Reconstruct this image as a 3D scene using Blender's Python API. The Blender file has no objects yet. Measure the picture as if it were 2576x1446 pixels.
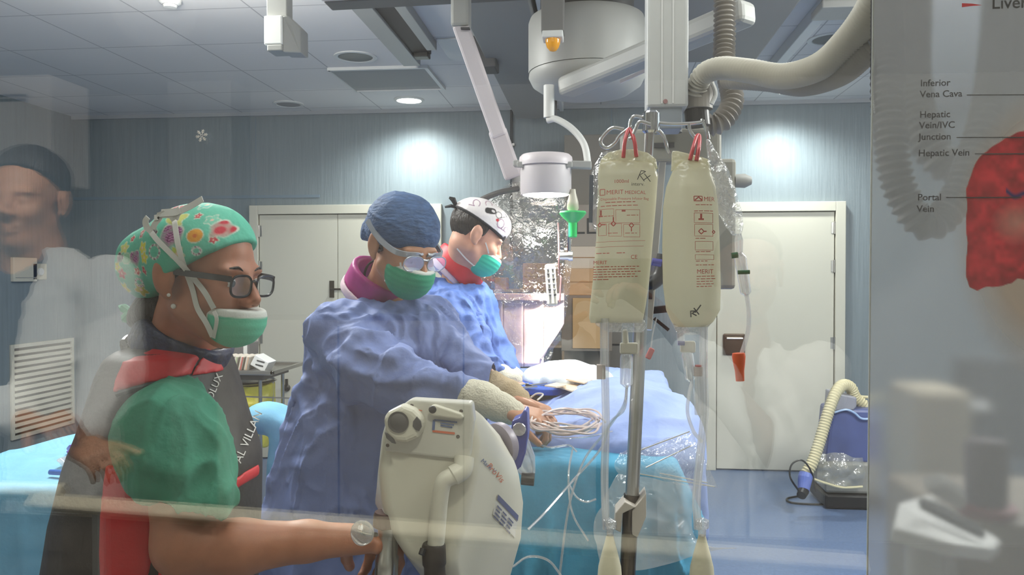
import bpy, bmesh, math, random
import numpy as np
from mathutils import Vector, Matrix
random.seed(7)
C = bpy.context.scene.collection
S = bpy.context.scene
PI = math.pi

# ------------------------------------------------------------------ camera
W_, H_, F_ = 2576, 1446, 2000.0
YAW, PIT = math.radians(6.0), math.radians(0.89)
CAM = np.array([0.0, 0.0, 1.55])
FW = np.array([-math.sin(YAW)*math.cos(PIT), math.cos(YAW)*math.cos(PIT), -math.sin(PIT)])
RT = np.array([math.cos(YAW), math.sin(YAW), 0.0])
UP = np.cross(RT, FW)
cd = bpy.data.cameras.new('camera'); cam = bpy.data.objects.new('camera', cd); C.objects.link(cam)
cd.sensor_width = 36; cd.lens = 36*F_/W_; cd.clip_start = 0.02
cam.matrix_world = Matrix(((RT[0], UP[0], -FW[0], 0), (RT[1], UP[1], -FW[1], 0), (RT[2], UP[2], -FW[2], 1.55), (0, 0, 0, 1)))
S.camera = cam
S.view_settings.view_transform = 'Standard'; S.view_settings.look = 'None'
S.view_settings.exposure = 0.0; S.view_settings.gamma = 1.0; S.view_settings.use_curve_mapping = False
S.cycles.max_bounces = 7; S.cycles.diffuse_bounces = 3; S.cycles.glossy_bounces = 3
S.cycles.transmission_bounces = 5; S.cycles.transparent_max_bounces = 28
S.cycles.caustics_reflective = False; S.cycles.caustics_refractive = False
S.cycles.use_denoising = True; S.cycles.denoising_input_passes = 'RGB_ALBEDO_NORMAL'; S.cycles.denoising_prefilter = 'ACCURATE'; S.cycles.sample_clamp_indirect = 4.0
YG = 0.95            # plane of the observation window
BK = 6.47            # back wall
CEIL = 2.92

# ------------------------------------------------------------------ world and lights
w = bpy.data.worlds.new('world'); S.world = w; w.use_nodes = True
w.node_tree.nodes['Background'].inputs[0].default_value = (0.75, 0.82, 0.9, 1)
w.node_tree.nodes['Background'].inputs[1].default_value = 0.05

def lamp(name, kind, loc, power, size=0.5, col=(1, 1, 1), aim=None, spot=None, blend=0.5, sy=None):
    d = bpy.data.lights.new(name, kind); d.energy = power; d.color = col
    if kind == 'AREA':
        d.shape = 'RECTANGLE'; d.size = size; d.size_y = sy or size
    elif kind == 'SPOT':
        d.spot_size = math.radians(spot); d.spot_blend = blend; d.shadow_soft_size = size
    else:
        d.shadow_soft_size = size
    o = bpy.data.objects.new(name, d); C.objects.link(o); o.location = loc
    if aim is not None:
        o.rotation_euler = (Vector(aim)-Vector(loc)).to_track_quat('-Z', 'Y').to_euler()
    return o
# operating room: fill panels added above the view, the wall-washing downlights, the surgical lamp
OR_FILL_PANELS = [(-0.35, 1.62), (1.0, 2.0), (-1.75, 3.0), (2.3, 3.0)]
for q, e in zip(OR_FILL_PANELS, (13, 20, 66, 100)):
    lamp('fill_panel', 'AREA', (q[0], q[1], CEIL-0.04), e, 0.58, (1.0, 0.98, 0.96), (q[0], q[1], 0), sy=1.1)
for q in OR_FILL_PANELS[2:]:
    lamp('fill_glow', 'POINT', (q[0], q[1], CEIL-0.30), 82, 0.16, (1.0, 0.945, 0.915))  # point lamps added to brighten the ceiling
for q in ((-1.45, 6.1), (1.43, 6.08)):
    lamp('downlight_beam', 'SPOT', (q[0], q[1], CEIL-0.06), 130, 0.07, (1.0, 1.0, 0.97), (q[0], q[1]+0.10, 0), 150, 1.0)
lamp('surgical_beam', 'SPOT', (-0.185, 2.95, 1.83), 420, 0.05, (1.0, 0.95, 0.93), (-0.175, 3.13, 1.22), 27, 0.9)
lamp('surgical_spill', 'SPOT', (-0.185, 2.95, 1.83), 34, 0.07, (1.0, 0.95, 0.93), (-0.15, 2.75, 1.0), 150, 0.8)
# control room
for x_ in (-1.1, 1.0):     # unseen washers added above the window to light what the glass reflects
    lamp('control_fill', 'AREA', (x_, 0.79, 2.44), 64, 1.2, (1.0, 0.95, 0.87), (x_, -1.0, 1.92), sy=0.16)

lamp('added_spot_beam', 'SPOT', (0.05, 0.42, 2.36), 30, 0.05, (1.0, 0.90, 0.74), (-0.20, 1.22, 1.13), 36, 0.8)  # spot added to brighten the injector front through the glass
lamp('added_spot_beam', 'SPOT', (1.05, 0.34, 2.36), 20, 0.05, (1.0, 0.95, 0.88), (0.66, 0.955, 1.60), 62, 0.9)  # spot added to brighten the film and its print

# ------------------------------------------------------------------ pixel <-> world (2576 x 1446)
def at(px, py, Y):
    d = FW + (px-W_/2)/F_*RT + (H_/2-py)/F_*UP
    return CAM + d*(Y/d[1])
def pxm(px, Y):                       # pixels per metre for something at depth Y under column px
    return F_/(Y/(math.cos(YAW)+(px-W_/2)/F_*math.sin(YAW)))
def refl(px, py, Yv):                 # real place of a thing whose mirror image stands at depth Yv
    p = at(px, py, Yv); p[1] = 2*YG-p[1]; return p

# ------------------------------------------------------------------ materials
def srgb(c):
    return tuple(((v/255/12.92) if v/255 <= 0.04045 else ((v/255+0.055)/1.055)**2.4) for v in c)
MATS = {}
def mat(name, rgb=(200, 200, 200), rough=0.5, metal=0.0, bump=0, bscale=40, var=0, vscale=8, spec=0.5, stretch=(1, 1, 1),
        trans=0, sheen=0, attr=None, emit=0, sub=0, alpha=1.0, coat=0, crease=0, cscale=9):
    if name in MATS: return MATS[name]
    m = bpy.data.materials.new(name); m.use_nodes = True; MATS[name] = m
    nt = m.node_tree; b = nt.nodes['Principled BSDF']; N = nt.nodes.new; L = nt.links.new
    col = (*srgb(rgb), 1)
    b.inputs['Base Color'].default_value = col
    b.inputs['Roughness'].default_value = rough; b.inputs['Metallic'].default_value = metal
    b.inputs['Specular IOR Level'].default_value = spec
    b.inputs['Alpha'].default_value = alpha
    if coat: b.inputs['Coat Weight'].default_value = coat
    if sheen: b.inputs['Sheen Weight'].default_value = sheen
    if sub:
        b.inputs['Subsurface Weight'].default_value = sub; b.inputs['Subsurface Radius'].default_value = (0.012, 0.005, 0.003)
        b.inputs['Subsurface Scale'].default_value = 0.5
    if trans: b.inputs['Transmission Weight'].default_value = trans
    if emit:
        b.inputs['Emission Color'].default_value = col; b.inputs['Emission Strength'].default_value = emit
    tc = mp = None
    if bump or var or crease:
        tc = N('ShaderNodeTexCoord'); mp = N('ShaderNodeMapping'); mp.inputs['Scale'].default_value = stretch
        L(tc.outputs['Object'], mp.inputs['Vector'])
    src = None
    if attr:
        a = N('ShaderNodeAttribute'); a.attribute_name = attr; src = a.outputs['Color']; L(src, b.inputs['Base Color'])
    if var:
        n = N('ShaderNodeTexNoise'); n.inputs['Scale'].default_value = vscale; n.inputs['Detail'].default_value = 5
        L(mp.outputs['Vector'], n.inputs['Vector'])
        r = N('ShaderNodeMapRange'); r.inputs['From Min'].default_value = 0.3; r.inputs['From Max'].default_value = 0.7
        r.inputs['To Min'].default_value = 1-var; r.inputs['To Max'].default_value = 1+var
        L(n.outputs['Fac'], r.inputs['Value'])
        mx = N('ShaderNodeMix'); mx.data_type = 'RGBA'; mx.blend_type = 'MULTIPLY'; mx.inputs['Factor'].default_value = 1
        if src: L(src, mx.inputs[6])
        else: mx.inputs[6].default_value = col
        L(r.outputs['Result'], mx.inputs[7]); L(mx.outputs[2], b.inputs['Base Color'])
    if bump:
        n = N('ShaderNodeTexNoise'); n.inputs['Scale'].default_value = bscale; n.inputs['Detail'].default_value = 4
        L(mp.outputs['Vector'], n.inputs['Vector'])
        bp = N('ShaderNodeBump'); bp.inputs['Strength'].default_value = bump; bp.inputs['Distance'].default_value = 0.01
        L(n.outputs['Fac'], bp.inputs['Height']); L(bp.outputs['Normal'], b.inputs['Normal'])
    if crease:
        n = N('ShaderNodeTexNoise'); n.noise_type = 'RIDGED_MULTIFRACTAL'; n.inputs['Scale'].default_value = cscale; n.inputs['Detail'].default_value = 2.5; n.inputs['Distortion'].default_value = 0.35
        L(mp.outputs['Vector'], n.inputs['Vector'])
        b2 = N('ShaderNodeBump'); b2.inputs['Strength'].default_value = crease; b2.inputs['Distance'].default_value = 0.05
        L(n.outputs['Fac'], b2.inputs['Height'])
        if bump: L(bp.outputs['Normal'], b2.inputs['Normal'])
        L(b2.outputs['Normal'], b.inputs['Normal'])
    return m

def clear_mat(name, rgb=(255, 255, 255), clear=0.85, rough=0.12, bump=0.6, bscale=60, haze=0.0, hazecol=(230, 230, 230), stretch=(1, 1, 1)):
    """thin clear plastic: transparent with a glossy skin and a little haze"""
    if name in MATS: return MATS[name]
    m = bpy.data.materials.new(name); m.use_nodes = True; MATS[name] = m
    nt = m.node_tree; nt.nodes.clear(); N = nt.nodes.new; L = nt.links.new
    out = N('ShaderNodeOutputMaterial'); t = N('ShaderNodeBsdfTransparent'); t.inputs[0].default_value = (*srgb(rgb), 1)
    g = N('ShaderNodeBsdfAnisotropic'); g.inputs['Roughness'].default_value = rough; g.inputs['Color'].default_value = (1, 1, 1, 1)
    mx = N('ShaderNodeMixShader')
    if bump:
        tc = N('ShaderNodeTexCoord'); mp = N('ShaderNodeMapping'); mp.inputs['Scale'].default_value = stretch
        L(tc.outputs['Object'], mp.inputs[0])
        n = N('ShaderNodeTexNoise'); n.inputs['Scale'].default_value = bscale; n.inputs['Detail'].default_value = 3
        n.inputs['Distortion'].default_value = 0.6
        L(mp.outputs[0], n.inputs['Vector'])
        bp = N('ShaderNodeBump'); bp.inputs['Strength'].default_value = bump; bp.inputs['Distance'].default_value = 0.02
        L(n.outputs['Fac'], bp.inputs['Height']); L(bp.outputs['Normal'], g.inputs['Normal'])
    mx.inputs[0].default_value = 1-clear
    L(t.outputs[0], mx.inputs[1]); L(g.outputs[0], mx.inputs[2]); last = mx
    if haze:
        d = N('ShaderNodeBsdfDiffuse'); d.inputs[0].default_value = (*srgb(hazecol), 1)
        tr = N('ShaderNodeBsdfTranslucent'); tr.inputs[0].default_value = (*srgb(hazecol), 1)
        ad = N('ShaderNodeMixShader'); ad.inputs[0].default_value = 0.5; L(d.outputs[0], ad.inputs[1]); L(tr.outputs[0], ad.inputs[2])
        m2 = N('ShaderNodeMixShader'); m2.inputs[0].default_value = haze
        L(mx.outputs[0], m2.inputs[1]); L(ad.outputs[0], m2.inputs[2]); last = m2
    L(last.outputs[0], out.inputs[0])
    return m

# ------------------------------------------------------------------ objects
def tag(o, label=None, cat=None, group=None, kind=None):
    if label: o['label'] = label
    if cat: o['category'] = cat
    if group: o['group'] = group
    if kind: o['kind'] = kind
    return o
def thing(name, loc, label, cat, group=None):
    o = bpy.data.objects.new(name, None); C.objects.link(o); o.empty_display_size = 0.05
    o.location = Vector([float(v) for v in loc]); return tag(o, label, cat, group)
def link(name, me, parent=None):
    o = bpy.data.objects.new(name, me); C.objects.link(o)
    if parent is not None:
        o.parent = parent
        p = parent; M = Matrix.Identity(4)
        while p is not None:
            M = Matrix.Translation(p.location) @ M; p = p.parent if p.parent and p.parent.type == 'EMPTY' else None
        if parent.type == 'EMPTY': o.matrix_parent_inverse = M.inverted()
    return o
def mesh_np(name, V, Q, m, parent=None, smooth=True):
    V = np.asarray(V, dtype=np.float32); Q = np.asarray(Q, dtype=np.int32)
    me = bpy.data.meshes.new(name); k = Q.shape[1]
    me.vertices.add(len(V)); me.vertices.foreach_set('co', V.ravel())
    me.loops.add(Q.size); me.loops.foreach_set('vertex_index', Q.ravel())
    me.polygons.add(len(Q)); me.polygons.foreach_set('loop_start', np.arange(0, Q.size, k, dtype=np.int32))
    me.update(calc_edges=True); me.validate()
    me.polygons.foreach_set('use_smooth', np.full(len(me.polygons), smooth))
    me.materials.append(m)
    return link(name, me, parent)
def set_col(o, col, name='Col'):
    a = o.data.color_attributes.new(name, 'FLOAT_COLOR', 'POINT')
    c = np.ones((len(o.data.vertices), 4), np.float32); c[:, :col.shape[1]] = col
    a.data.foreach_set('color', c.ravel())

def frame_axes(d):
    d = Vector(d).normalized(); a = Vector((0, 0, 1)) if abs(d.z) < 0.9 else Vector((1, 0, 0))
    s = d.cross(a).normalized(); return d, s, s.cross(d).normalized()
def catmull(pts, n=8):
    P = [np.asarray(p, float) for p in pts]; P = [2*P[0]-P[1]] + P + [2*P[-1]-P[-2]]; out = []
    for i in range(1, len(P)-2):
        for k in range(n):
            t = k/n; a, b, c, d = P[i-1:i+3]
            out.append(0.5*((2*b)+(c-a)*t+(2*a-5*b+4*c-d)*t*t+(3*b-a-3*c+d)*t**3))
    out.append(P[-2]); return out

class MB:
    """collects shapes for one mesh"""
    def __init__(s): s.v = []; s.f = []
    def add(s, V, Fs):
        o = len(s.v); s.v += [tuple(float(c) for c in v) for v in V]; s.f += [tuple(o+i for i in f) for f in Fs]; return s
    def box(s, c, d, R=None):
        V = []
        for x in (-.5, .5):
            for y in (-.5, .5):
                for z in (-.5, .5):
                    p = Vector((x*d[0], y*d[1], z*d[2]))
                    if R is not None: p = R @ p
                    V.append((c[0]+p[0], c[1]+p[1], c[2]+p[2]))
        return s.add(V, [(0, 1, 3, 2), (4, 6, 7, 5), (0, 4, 5, 1), (2, 3, 7, 6), (0, 2, 6, 4), (1, 5, 7, 3)])
    def box2(s, a, b): return s.box([(a[i]+b[i])/2 for i in range(3)], [abs(b[i]-a[i]) for i in range(3)])
    def bar(s, a, b, w, h, up=(0, 0, 1)):
        a, b = Vector(a), Vector(b); d = (b-a).normalized(); u = Vector(up); x = d.cross(u).normalized(); z = x.cross(d)
        V = []
        for p in (a, b):
            for i, j in ((-1, -1), (1, -1), (1, 1), (-1, 1)): V.append(p+x*(i*w/2)+z*(j*h/2))
        return s.add(V, [(0, 3, 2, 1), (4, 5, 6, 7), (0, 1, 5, 4), (1, 2, 6, 5), (2, 3, 7, 6), (3, 0, 4, 7)])
    def tube(s, path, r, n=12, cap=True):
        P = [Vector([float(c) for c in p]) for p in path]; m = len(P)
        rr = r if hasattr(r, '__len__') else [r]*m
        T = [(P[min(i+1, m-1)]-P[max(i-1, 0)]).normalized() for i in range(m)]
        _, u, v = frame_axes(T[0]); V = []; Fs = []
        for i in range(m):
            u = (u - T[i]*u.dot(T[i])).normalized(); v = T[i].cross(u)
            for k in range(n):
                a = 2*PI*k/n; V.append(P[i]+(u*math.cos(a)+v*math.sin(a))*rr[i])
        for i in range(m-1):
            for k in range(n):
                k2 = (k+1) % n; Fs.append((i*n+k, i*n+k2, (i+1)*n+k2, (i+1)*n+k))
        if cap: Fs.append(tuple(range(n-1, -1, -1))); Fs.append(tuple((m-1)*n+k for k in range(n)))
        return s.add(V, Fs)
    def cyl(s, a, b, r, n=24, r2=None): return s.tube([a, b], [r, r if r2 is None else r2], n)
    def lathe(s, prof, c, axis=(0, 0, 1), n=32, sx=1.0):
        d, u, v = frame_axes(axis); c = Vector([float(q) for q in c]); V = []; Fs = []; m = len(prof)
        for r, h in prof:
            for k in range(n):
                a = 2*PI*k/n; V.append(c+d*h+(u*math.cos(a)*sx+v*math.sin(a))*max(r, 1e-5))
        for i in range(m-1):
            for k in range(n):
                k2 = (k+1) % n; Fs.append((i*n+k, i*n+k2, (i+1)*n+k2, (i+1)*n+k))
        Fs.append(tuple(range(n-1, -1, -1))); Fs.append(tuple((m-1)*n+k for k in range(n)))
        return s.add(V, Fs)
    def prism(s, poly, off):
        """polygon of 3-D points swept by the vector off"""
        n = len(poly); A = [Vector([float(c) for c in p]) for p in poly]; o = Vector([float(c) for c in off])
        V = A+[p+o for p in A]
        return s.add(V, [tuple(range(n)), tuple(range(2*n-1, n-1, -1))]+[(i, i+n, (i+1) % n+n, (i+1) % n) for i in range(n)])
    def ribbon(s, path, wd, nrm, th=0.0012):
        P = [Vector([float(c) for c in p]) for p in path]; m = len(P); V = []; Fs = []
        for i in range(m):
            t = (P[min(i+1, m-1)]-P[max(i-1, 0)]).normalized()
            nn = Vector([float(c) for c in (nrm[i] if hasattr(nrm[0], '__len__') else nrm)]); x = t.cross(nn).normalized(); z = x.cross(t)
            for a, b in ((-1, -1), (1, -1), (1, 1), (-1, 1)): V.append(P[i]+x*(a*wd/2)+z*(b*th/2))
        for i in range(m-1):
            for k in range(4): Fs.append((i*4+k, i*4+(k+1) % 4, i*4+4+(k+1) % 4, i*4+4+k))
        Fs += [(3, 2, 1, 0), tuple((m-1)*4+k for k in range(4))]
        return s.add(V, Fs)
    def build(s, name, m, parent=None, bevel=0, smooth=None, seg=2, sub=0):
        me = bpy.data.meshes.new(name); me.from_pydata(s.v, [], s.f)
        bm = bmesh.new(); bm.from_mesh(me); bmesh.ops.recalc_face_normals(bm, faces=bm.faces); bm.to_mesh(me); bm.free()
        me.materials.append(m); o = link(name, me, parent)
        if bevel:
            b = o.modifiers.new('bevel', 'BEVEL'); b.width = bevel; b.segments = seg; b.limit_method = 'ANGLE'; b.angle_limit = 0.6
        if sub:
            b = o.modifiers.new('sub', 'SUBSURF'); b.levels = sub; b.render_levels = sub
        if smooth or (smooth is None and not bevel and len(s.f) > 40) or sub:
            me.polygons.foreach_set('use_smooth', [True]*len(me.polygons))
            if smooth is None or smooth == 'auto':
                try: me.set_sharp_from_angle(angle=0.7)
                except Exception: pass
        return o

def text_geo(s, size=1.0, align='LEFT', bold=0):
    cu = bpy.data.curves.new('t', 'FONT'); cu.body = s; cu.size = size; cu.align_x = align; cu.resolution_u = 3; cu.offset = bold
    o = bpy.data.objects.new('t', cu); me = o.to_mesh()
    V = np.array([v.co[:] for v in me.vertices]).reshape(-1, 3); Fs = [tuple(p.vertices) for p in me.polygons]
    o.to_mesh_clear(); bpy.data.objects.remove(o); bpy.data.curves.remove(cu); return V, Fs
def put_text(mb, s, size, o, ex, ey, align='LEFT', fn=None, lift=0.0006, bold=0):
    """lettering laid at o along ex / ey; fn may bend points onto a surface"""
    V, Fs = text_geo(s, size, align, bold*size); o, ex, ey = np.asarray(o, float), np.asarray(ex, float), np.asarray(ey, float)
    P = o+V[:, :1]*ex+V[:, 1:2]*ey+np.cross(ex, ey)*lift
    if fn is not None: P = fn(P)
    mb.add(P, Fs)

# ------------------------------------------------------------------ signed distance modelling
def vnoise(P, seed=0):
    P = np.asarray(P, np.float64); i = np.floor(P).astype(np.int64); f = P-i; f = f*f*(3-2*f); r = 0
    for dx in (0, 1):
        for dy in (0, 1):
            for dz in (0, 1):
                h = (i[:, 0]+dx)*73856093 ^ (i[:, 1]+dy)*19349663 ^ (i[:, 2]+dz)*83492791 ^ (seed*2654435761)
                h = (h ^ (h >> 13))*1274126177 & 0x7fffffff; h = (h ^ (h >> 16)) & 0xffff
                r = r+(h/32767.5-1)*(f[:, 0] if dx else 1-f[:, 0])*(f[:, 1] if dy else 1-f[:, 1])*(f[:, 2] if dz else 1-f[:, 2])
    return r
def folds(P, f, seed=0, warp=0.6):
    """creased cloth: ridges of warped noise, 0..1"""
    P = np.asarray(P)*np.asarray(f); q = P+warp*np.stack([vnoise(P*0.6, seed+1), vnoise(P*0.6, seed+2), vnoise(P*0.6, seed+3)], 1)
    return (1-np.abs(vnoise(q, seed)))**2.2*0.7+(1-np.abs(vnoise(q*2.1, seed+9)))**2*0.3
def crisp(P, f, seed=0, e=4.5):
    """long narrow creases"""
    P = np.asarray(P)*np.asarray(f); q = P+.9*np.stack([vnoise(P*.55, seed+1), vnoise(P*.55, seed+2), vnoise(P*.55, seed+3)], 1)
    return np.maximum((1-np.abs(vnoise(q, seed)))**e, .7*(1-np.abs(vnoise(q[:, [1, 2, 0]]*1.7+5, seed+6)))**e)
def smin(a, b, k):
    h = np.clip(0.5+0.5*(b-a)/k, 0, 1); return b*(1-h)+a*h-k*h*(1-h)
def smax(a, b, k): return -smin(-a, -b, k)
def ell(P, c, r):
    q = (P-np.asarray(c, np.float32)); r = np.asarray(r, np.float32)
    k0 = np.sqrt(((q/r)**2).sum(1)); k1 = np.sqrt(((q/r**2)**2).sum(1))+1e-9; return k0*(k0-1)/k1
def cap(P, a, b, ra, rb=None):
    a = np.asarray(a, np.float32); b = np.asarray(b, np.float32); rb = ra if rb is None else rb
    d = b-a; t = np.clip(((P-a)@d)/(d@d+1e-12), 0, 1); return np.sqrt(((P-a-t[:, None]*d)**2).sum(1))-(ra+(rb-ra)*t)
def chain(P, pts, k=0.02):
    f = None
    for (a, ra), (b, rb) in zip(pts[:-1], pts[1:]):
        g = cap(P, a, b, ra, rb); f = g if f is None else smin(f, g, k)
    return f
def rbox(P, c, d, r):
    q = np.abs(P-np.asarray(c, np.float32))-(np.asarray(d, np.float32)-r)
    return np.sqrt((np.maximum(q, 0)**2).sum(1))+np.minimum(q.max(1), 0)-r
def loft(P, secs):
    """vertical stack of ellipses: (centre xyz, half x, half y), top to bottom or bottom to top"""
    secs = sorted(secs, key=lambda s: s[0][2]); z = np.array([s[0][2] for s in secs]); g = lambda v: np.interp(P[:, 2], z, v)
    cx, cy = g([s[0][0] for s in secs]), g([s[0][1] for s in secs]); a, b = g([s[1] for s in secs]), g([s[2] for s in secs])
    e = np.sqrt(((P[:, 0]-cx)/a)**2+((P[:, 1]-cy)/b)**2); d = (e-1)*np.minimum(a, b)
    return np.maximum(d, np.maximum(P[:, 2]-z[-1], z[0]-P[:, 2]))
def poly2(x, z, poly):
    """signed distance to a 2-D polygon"""
    d = np.full(x.shape, 1e9); s = np.ones(x.shape); n = len(poly)
    for i in range(n):
        ax, az = poly[i]; bx, bz = poly[i-1]; ex, ez = bx-ax, bz-az; wx, wz = x-ax, z-az
        t = np.clip((wx*ex+wz*ez)/(ex*ex+ez*ez+1e-12), 0, 1); d = np.minimum(d, (wx-ex*t)**2+(wz-ez*t)**2)
        c = np.stack([z >= az, z < bz, ex*wz > ez*wx]); s = np.where(c.all(0) | (~c).all(0), -s, s)
    return s*np.sqrt(d)
def snets(fn, lo, hi, h):
    lo = np.asarray(lo, float); n = np.ceil((np.asarray(hi)-lo)/h).astype(int)+1
    ax = [lo[i]+h*np.arange(n[i]) for i in range(3)]
    f = np.empty(n, np.float32); st = max(1, int(600000/(n[1]*n[2])))
    yy, zz = np.meshgrid(ax[1], ax[2], indexing='ij')
    for i in range(0, n[0], st):
        xs = ax[0][i:i+st]; k = len(xs)
        P = np.empty((k, n[1], n[2], 3), np.float32); P[..., 0] = xs[:, None, None]; P[..., 1] = yy; P[..., 2] = zz
        f[i:i+st] = fn(P.reshape(-1, 3)).reshape(k, n[1], n[2])
    s = f < 0; cs = [(a, b, c) for a in (0, 1) for b in (0, 1) for c in (0, 1)]
    sl = lambda A, o: A[o[0]:A.shape[0]-1+o[0], o[1]:A.shape[1]-1+o[1], o[2]:A.shape[2]-1+o[2]]
    cnt = sum(sl(s, o).astype(np.int8) for o in cs); act = (cnt > 0) & (cnt < 8); idx = np.argwhere(act)
    vals = np.stack([f[idx[:, 0]+o[0], idx[:, 1]+o[1], idx[:, 2]+o[2]] for o in cs], 1)
    pos = np.zeros((len(idx), 3)); num = np.zeros((len(idx), 1)); ca = np.array(cs, float)
    for a in range(8):
        for b in range(a+1, 8):
            if np.abs(ca[a]-ca[b]).sum() != 1: continue
            va, vb = vals[:, a], vals[:, b]; m = (va < 0) != (vb < 0); t = np.where(m, va/(va-vb+1e-20), 0)
            pos += np.where(m[:, None], ca[a]+t[:, None]*(ca[b]-ca[a]), 0); num += m[:, None]
    V = lo+h*(idx+pos/num); ID = np.full(act.shape, -1, np.int32); ID[act] = np.arange(len(idx)); Q = []
    for d in range(3):
        e, g = [(1, 2), (2, 0), (0, 1)][d]
        A = np.take(s, range(0, n[d]-1), d); B = np.take(s, range(1, n[d]), d); I = np.argwhere(A != B)
        I = I[(I[:, e] > 0) & (I[:, g] > 0) & (I[:, e] < n[e]-1) & (I[:, g] < n[g]-1)]
        if not len(I): continue
        fl = A[I[:, 0], I[:, 1], I[:, 2]]
        def cell(de, dg):
            J = I.copy(); J[:, e] += de; J[:, g] += dg; return ID[J[:, 0], J[:, 1], J[:, 2]]
        q = np.stack([cell(-1, -1), cell(0, -1), cell(0, 0), cell(-1, 0)], 1); q[~fl] = q[~fl][:, ::-1]; Q.append(q)
    Q = np.concatenate(Q); Q = Q[(Q >= 0).all(1)]; return V, Q
def vnorm(V, Q):
    n = np.cross(V[Q[:, 2]]-V[Q[:, 0]], V[Q[:, 3]]-V[Q[:, 1]]); N = np.zeros_like(V)
    for k in range(4): np.add.at(N, Q[:, k], n)
    return N/(np.linalg.norm(N, axis=1, keepdims=True)+1e-12)
def relax(V, Q, it=2):
    for _ in range(it):
        A = np.zeros_like(V); c = np.zeros((len(V), 1))
        for k in range(4):
            np.add.at(A, Q[:, k], V[Q[:, (k+1) % 4]]+V[Q[:, k-1]]); np.add.at(c, Q[:, k], 2)
        V = V*0.4+A/np.maximum(c, 1)*0.6
    return V
def sdf_obj(name, fn, lo, hi, h, m, parent=None, disp=None, it=1):
    V, Q = snets(fn, lo, hi, h)
    if it: V = relax(V, Q, it)
    if disp is not None: V = V+vnorm(V, Q)*disp(V)[:, None]
    return mesh_np(name, V, Q, m, parent)
def hit(fn, px, py, Y0, Y1, n=400):
    """first place where the line of sight through a pixel meets a modelled surface"""
    Y = np.linspace(Y0, Y1, n); d = FW+(px-W_/2)/F_*RT+(H_/2-py)/F_*UP
    P = (CAM+d*(Y/d[1])[:, None]).astype(np.float32); f = fn(P); i = np.argmax(f < 0)
    return P[i] if f[i] < 0 else P[np.argmin(f)]
class Frame:
    def __init__(s, yaw, pitch, roll=0, o=(0, 0, 0), sc=1.0):
        y, p = math.radians(yaw), math.radians(pitch)
        fx = np.array([math.cos(p)*math.cos(y), math.cos(p)*math.sin(y), -math.sin(p)]); fy = np.array([-math.sin(y), math.cos(y), 0.0]); fz = np.cross(fx, fy)
        r = math.radians(roll); fy, fz = fy*math.cos(r)+fz*math.sin(r), fz*math.cos(r)-fy*math.sin(r)
        s.R = np.stack([fx, fy, fz], 1); s.o = np.asarray(o, float); s.s = sc
    def pin(s, local, world): s.o = np.asarray(world, float)-s.R@(np.asarray(local)*s.s); return s
    def loc(s, P): return ((P-s.o.astype(np.float32))@s.R.astype(np.float32)/s.s).astype(np.float32)
    def w(s, *p): return s.o+s.R@(np.asarray(p, float)*s.s)

# ================================================================== SETTING
XL, XR = -4.5, 3.1
def struct(name, mb, m, **k):
    o = mb.build(name, m, **k); o['kind'] = 'structure'; return o
def wall_mat(name, rgb):
    m = mat(name, rgb, 0.42, bump=0.25, bscale=55, var=0.07, vscale=30, stretch=(1, 1, 0.06), spec=0.35); return m
M_wall = wall_mat('blue_wall_vinyl', (128, 140, 146))
M_cwall = mat('control_wall_paint', (205, 200, 190), 0.8, var=0.03)
M_cream = mat('cream_paint', (206, 203, 188), 0.45)
M_white = mat('white_paint', (225, 225, 222), 0.5)
M_floor = mat('blue_vinyl_floor', (98, 118, 152), 0.3, var=0.12, vscale=60, bump=0.03, bscale=90)
M_steel = mat('brushed_steel', (190, 188, 184), 0.28, 1.0)
M_chrome = mat('chrome', (220, 220, 222), 0.10, 1.0)
M_dsteel = mat('dark_steel', (95, 88, 80), 0.3, 1.0)
M_black = mat('black_plastic', (22, 22, 24), 0.4)
M_grey = mat('grey_enamel', (168, 168, 164), 0.45)
M_dgrey = mat('dark_grey_plastic', (70, 70, 72), 0.5)
M_pink = mat('white_enamel_arm', (214, 205, 208), 0.4)
M_beige = mat('beige_plastic', (196, 190, 172), 0.42)
M_emit = mat('lamp_glow', (255, 253, 246), 0.5, emit=9)
M_emit_s = mat('surgical_glow', (255, 244, 238), 0.5, emit=7)

# ceiling with its grid of tiles
def tile_mat():
    m = mat('ceiling_tiles', (236, 233, 231), 0.7); nt = m.node_tree; N = nt.nodes.new; L = nt.links.new; b = nt.nodes['Principled BSDF']
    tc = N('ShaderNodeTexCoord'); sp = N('ShaderNodeSeparateXYZ'); L(tc.outputs['Object'], sp.inputs[0]); ds = []
    for ax, off in (('X', 1.76), ('Y', -4.53)):
        a = N('ShaderNodeMath'); a.operation = 'ADD'; a.inputs[1].default_value = off+60*0.6; L(sp.outputs[ax], a.inputs[0])
        d = N('ShaderNodeMath'); d.operation = 'PINGPONG'; d.inputs[1].default_value = 0.3; L(a.outputs[0], d.inputs[0]); ds.append(d)
    mn = N('ShaderNodeMath'); mn.operation = 'MINIMUM'; L(ds[0].outputs[0], mn.inputs[0]); L(ds[1].outputs[0], mn.inputs[1])
    r = N('ShaderNodeMapRange'); r.inputs['From Min'].default_value = 0.002; r.inputs['From Max'].default_value = 0.006; L(mn.outputs[0], r.inputs['Value'])
    mx = N('ShaderNodeMix'); mx.data_type = 'RGBA'; mx.inputs[6].default_value = (*srgb((176, 175, 176)), 1); mx.inputs[7].default_value = (*srgb((236, 233, 231)), 1)
    L(r.outputs[0], mx.inputs['Factor']); L(mx.outputs[2], b.inputs['Base Color']); return m
M_ceil = tile_mat()
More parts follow.
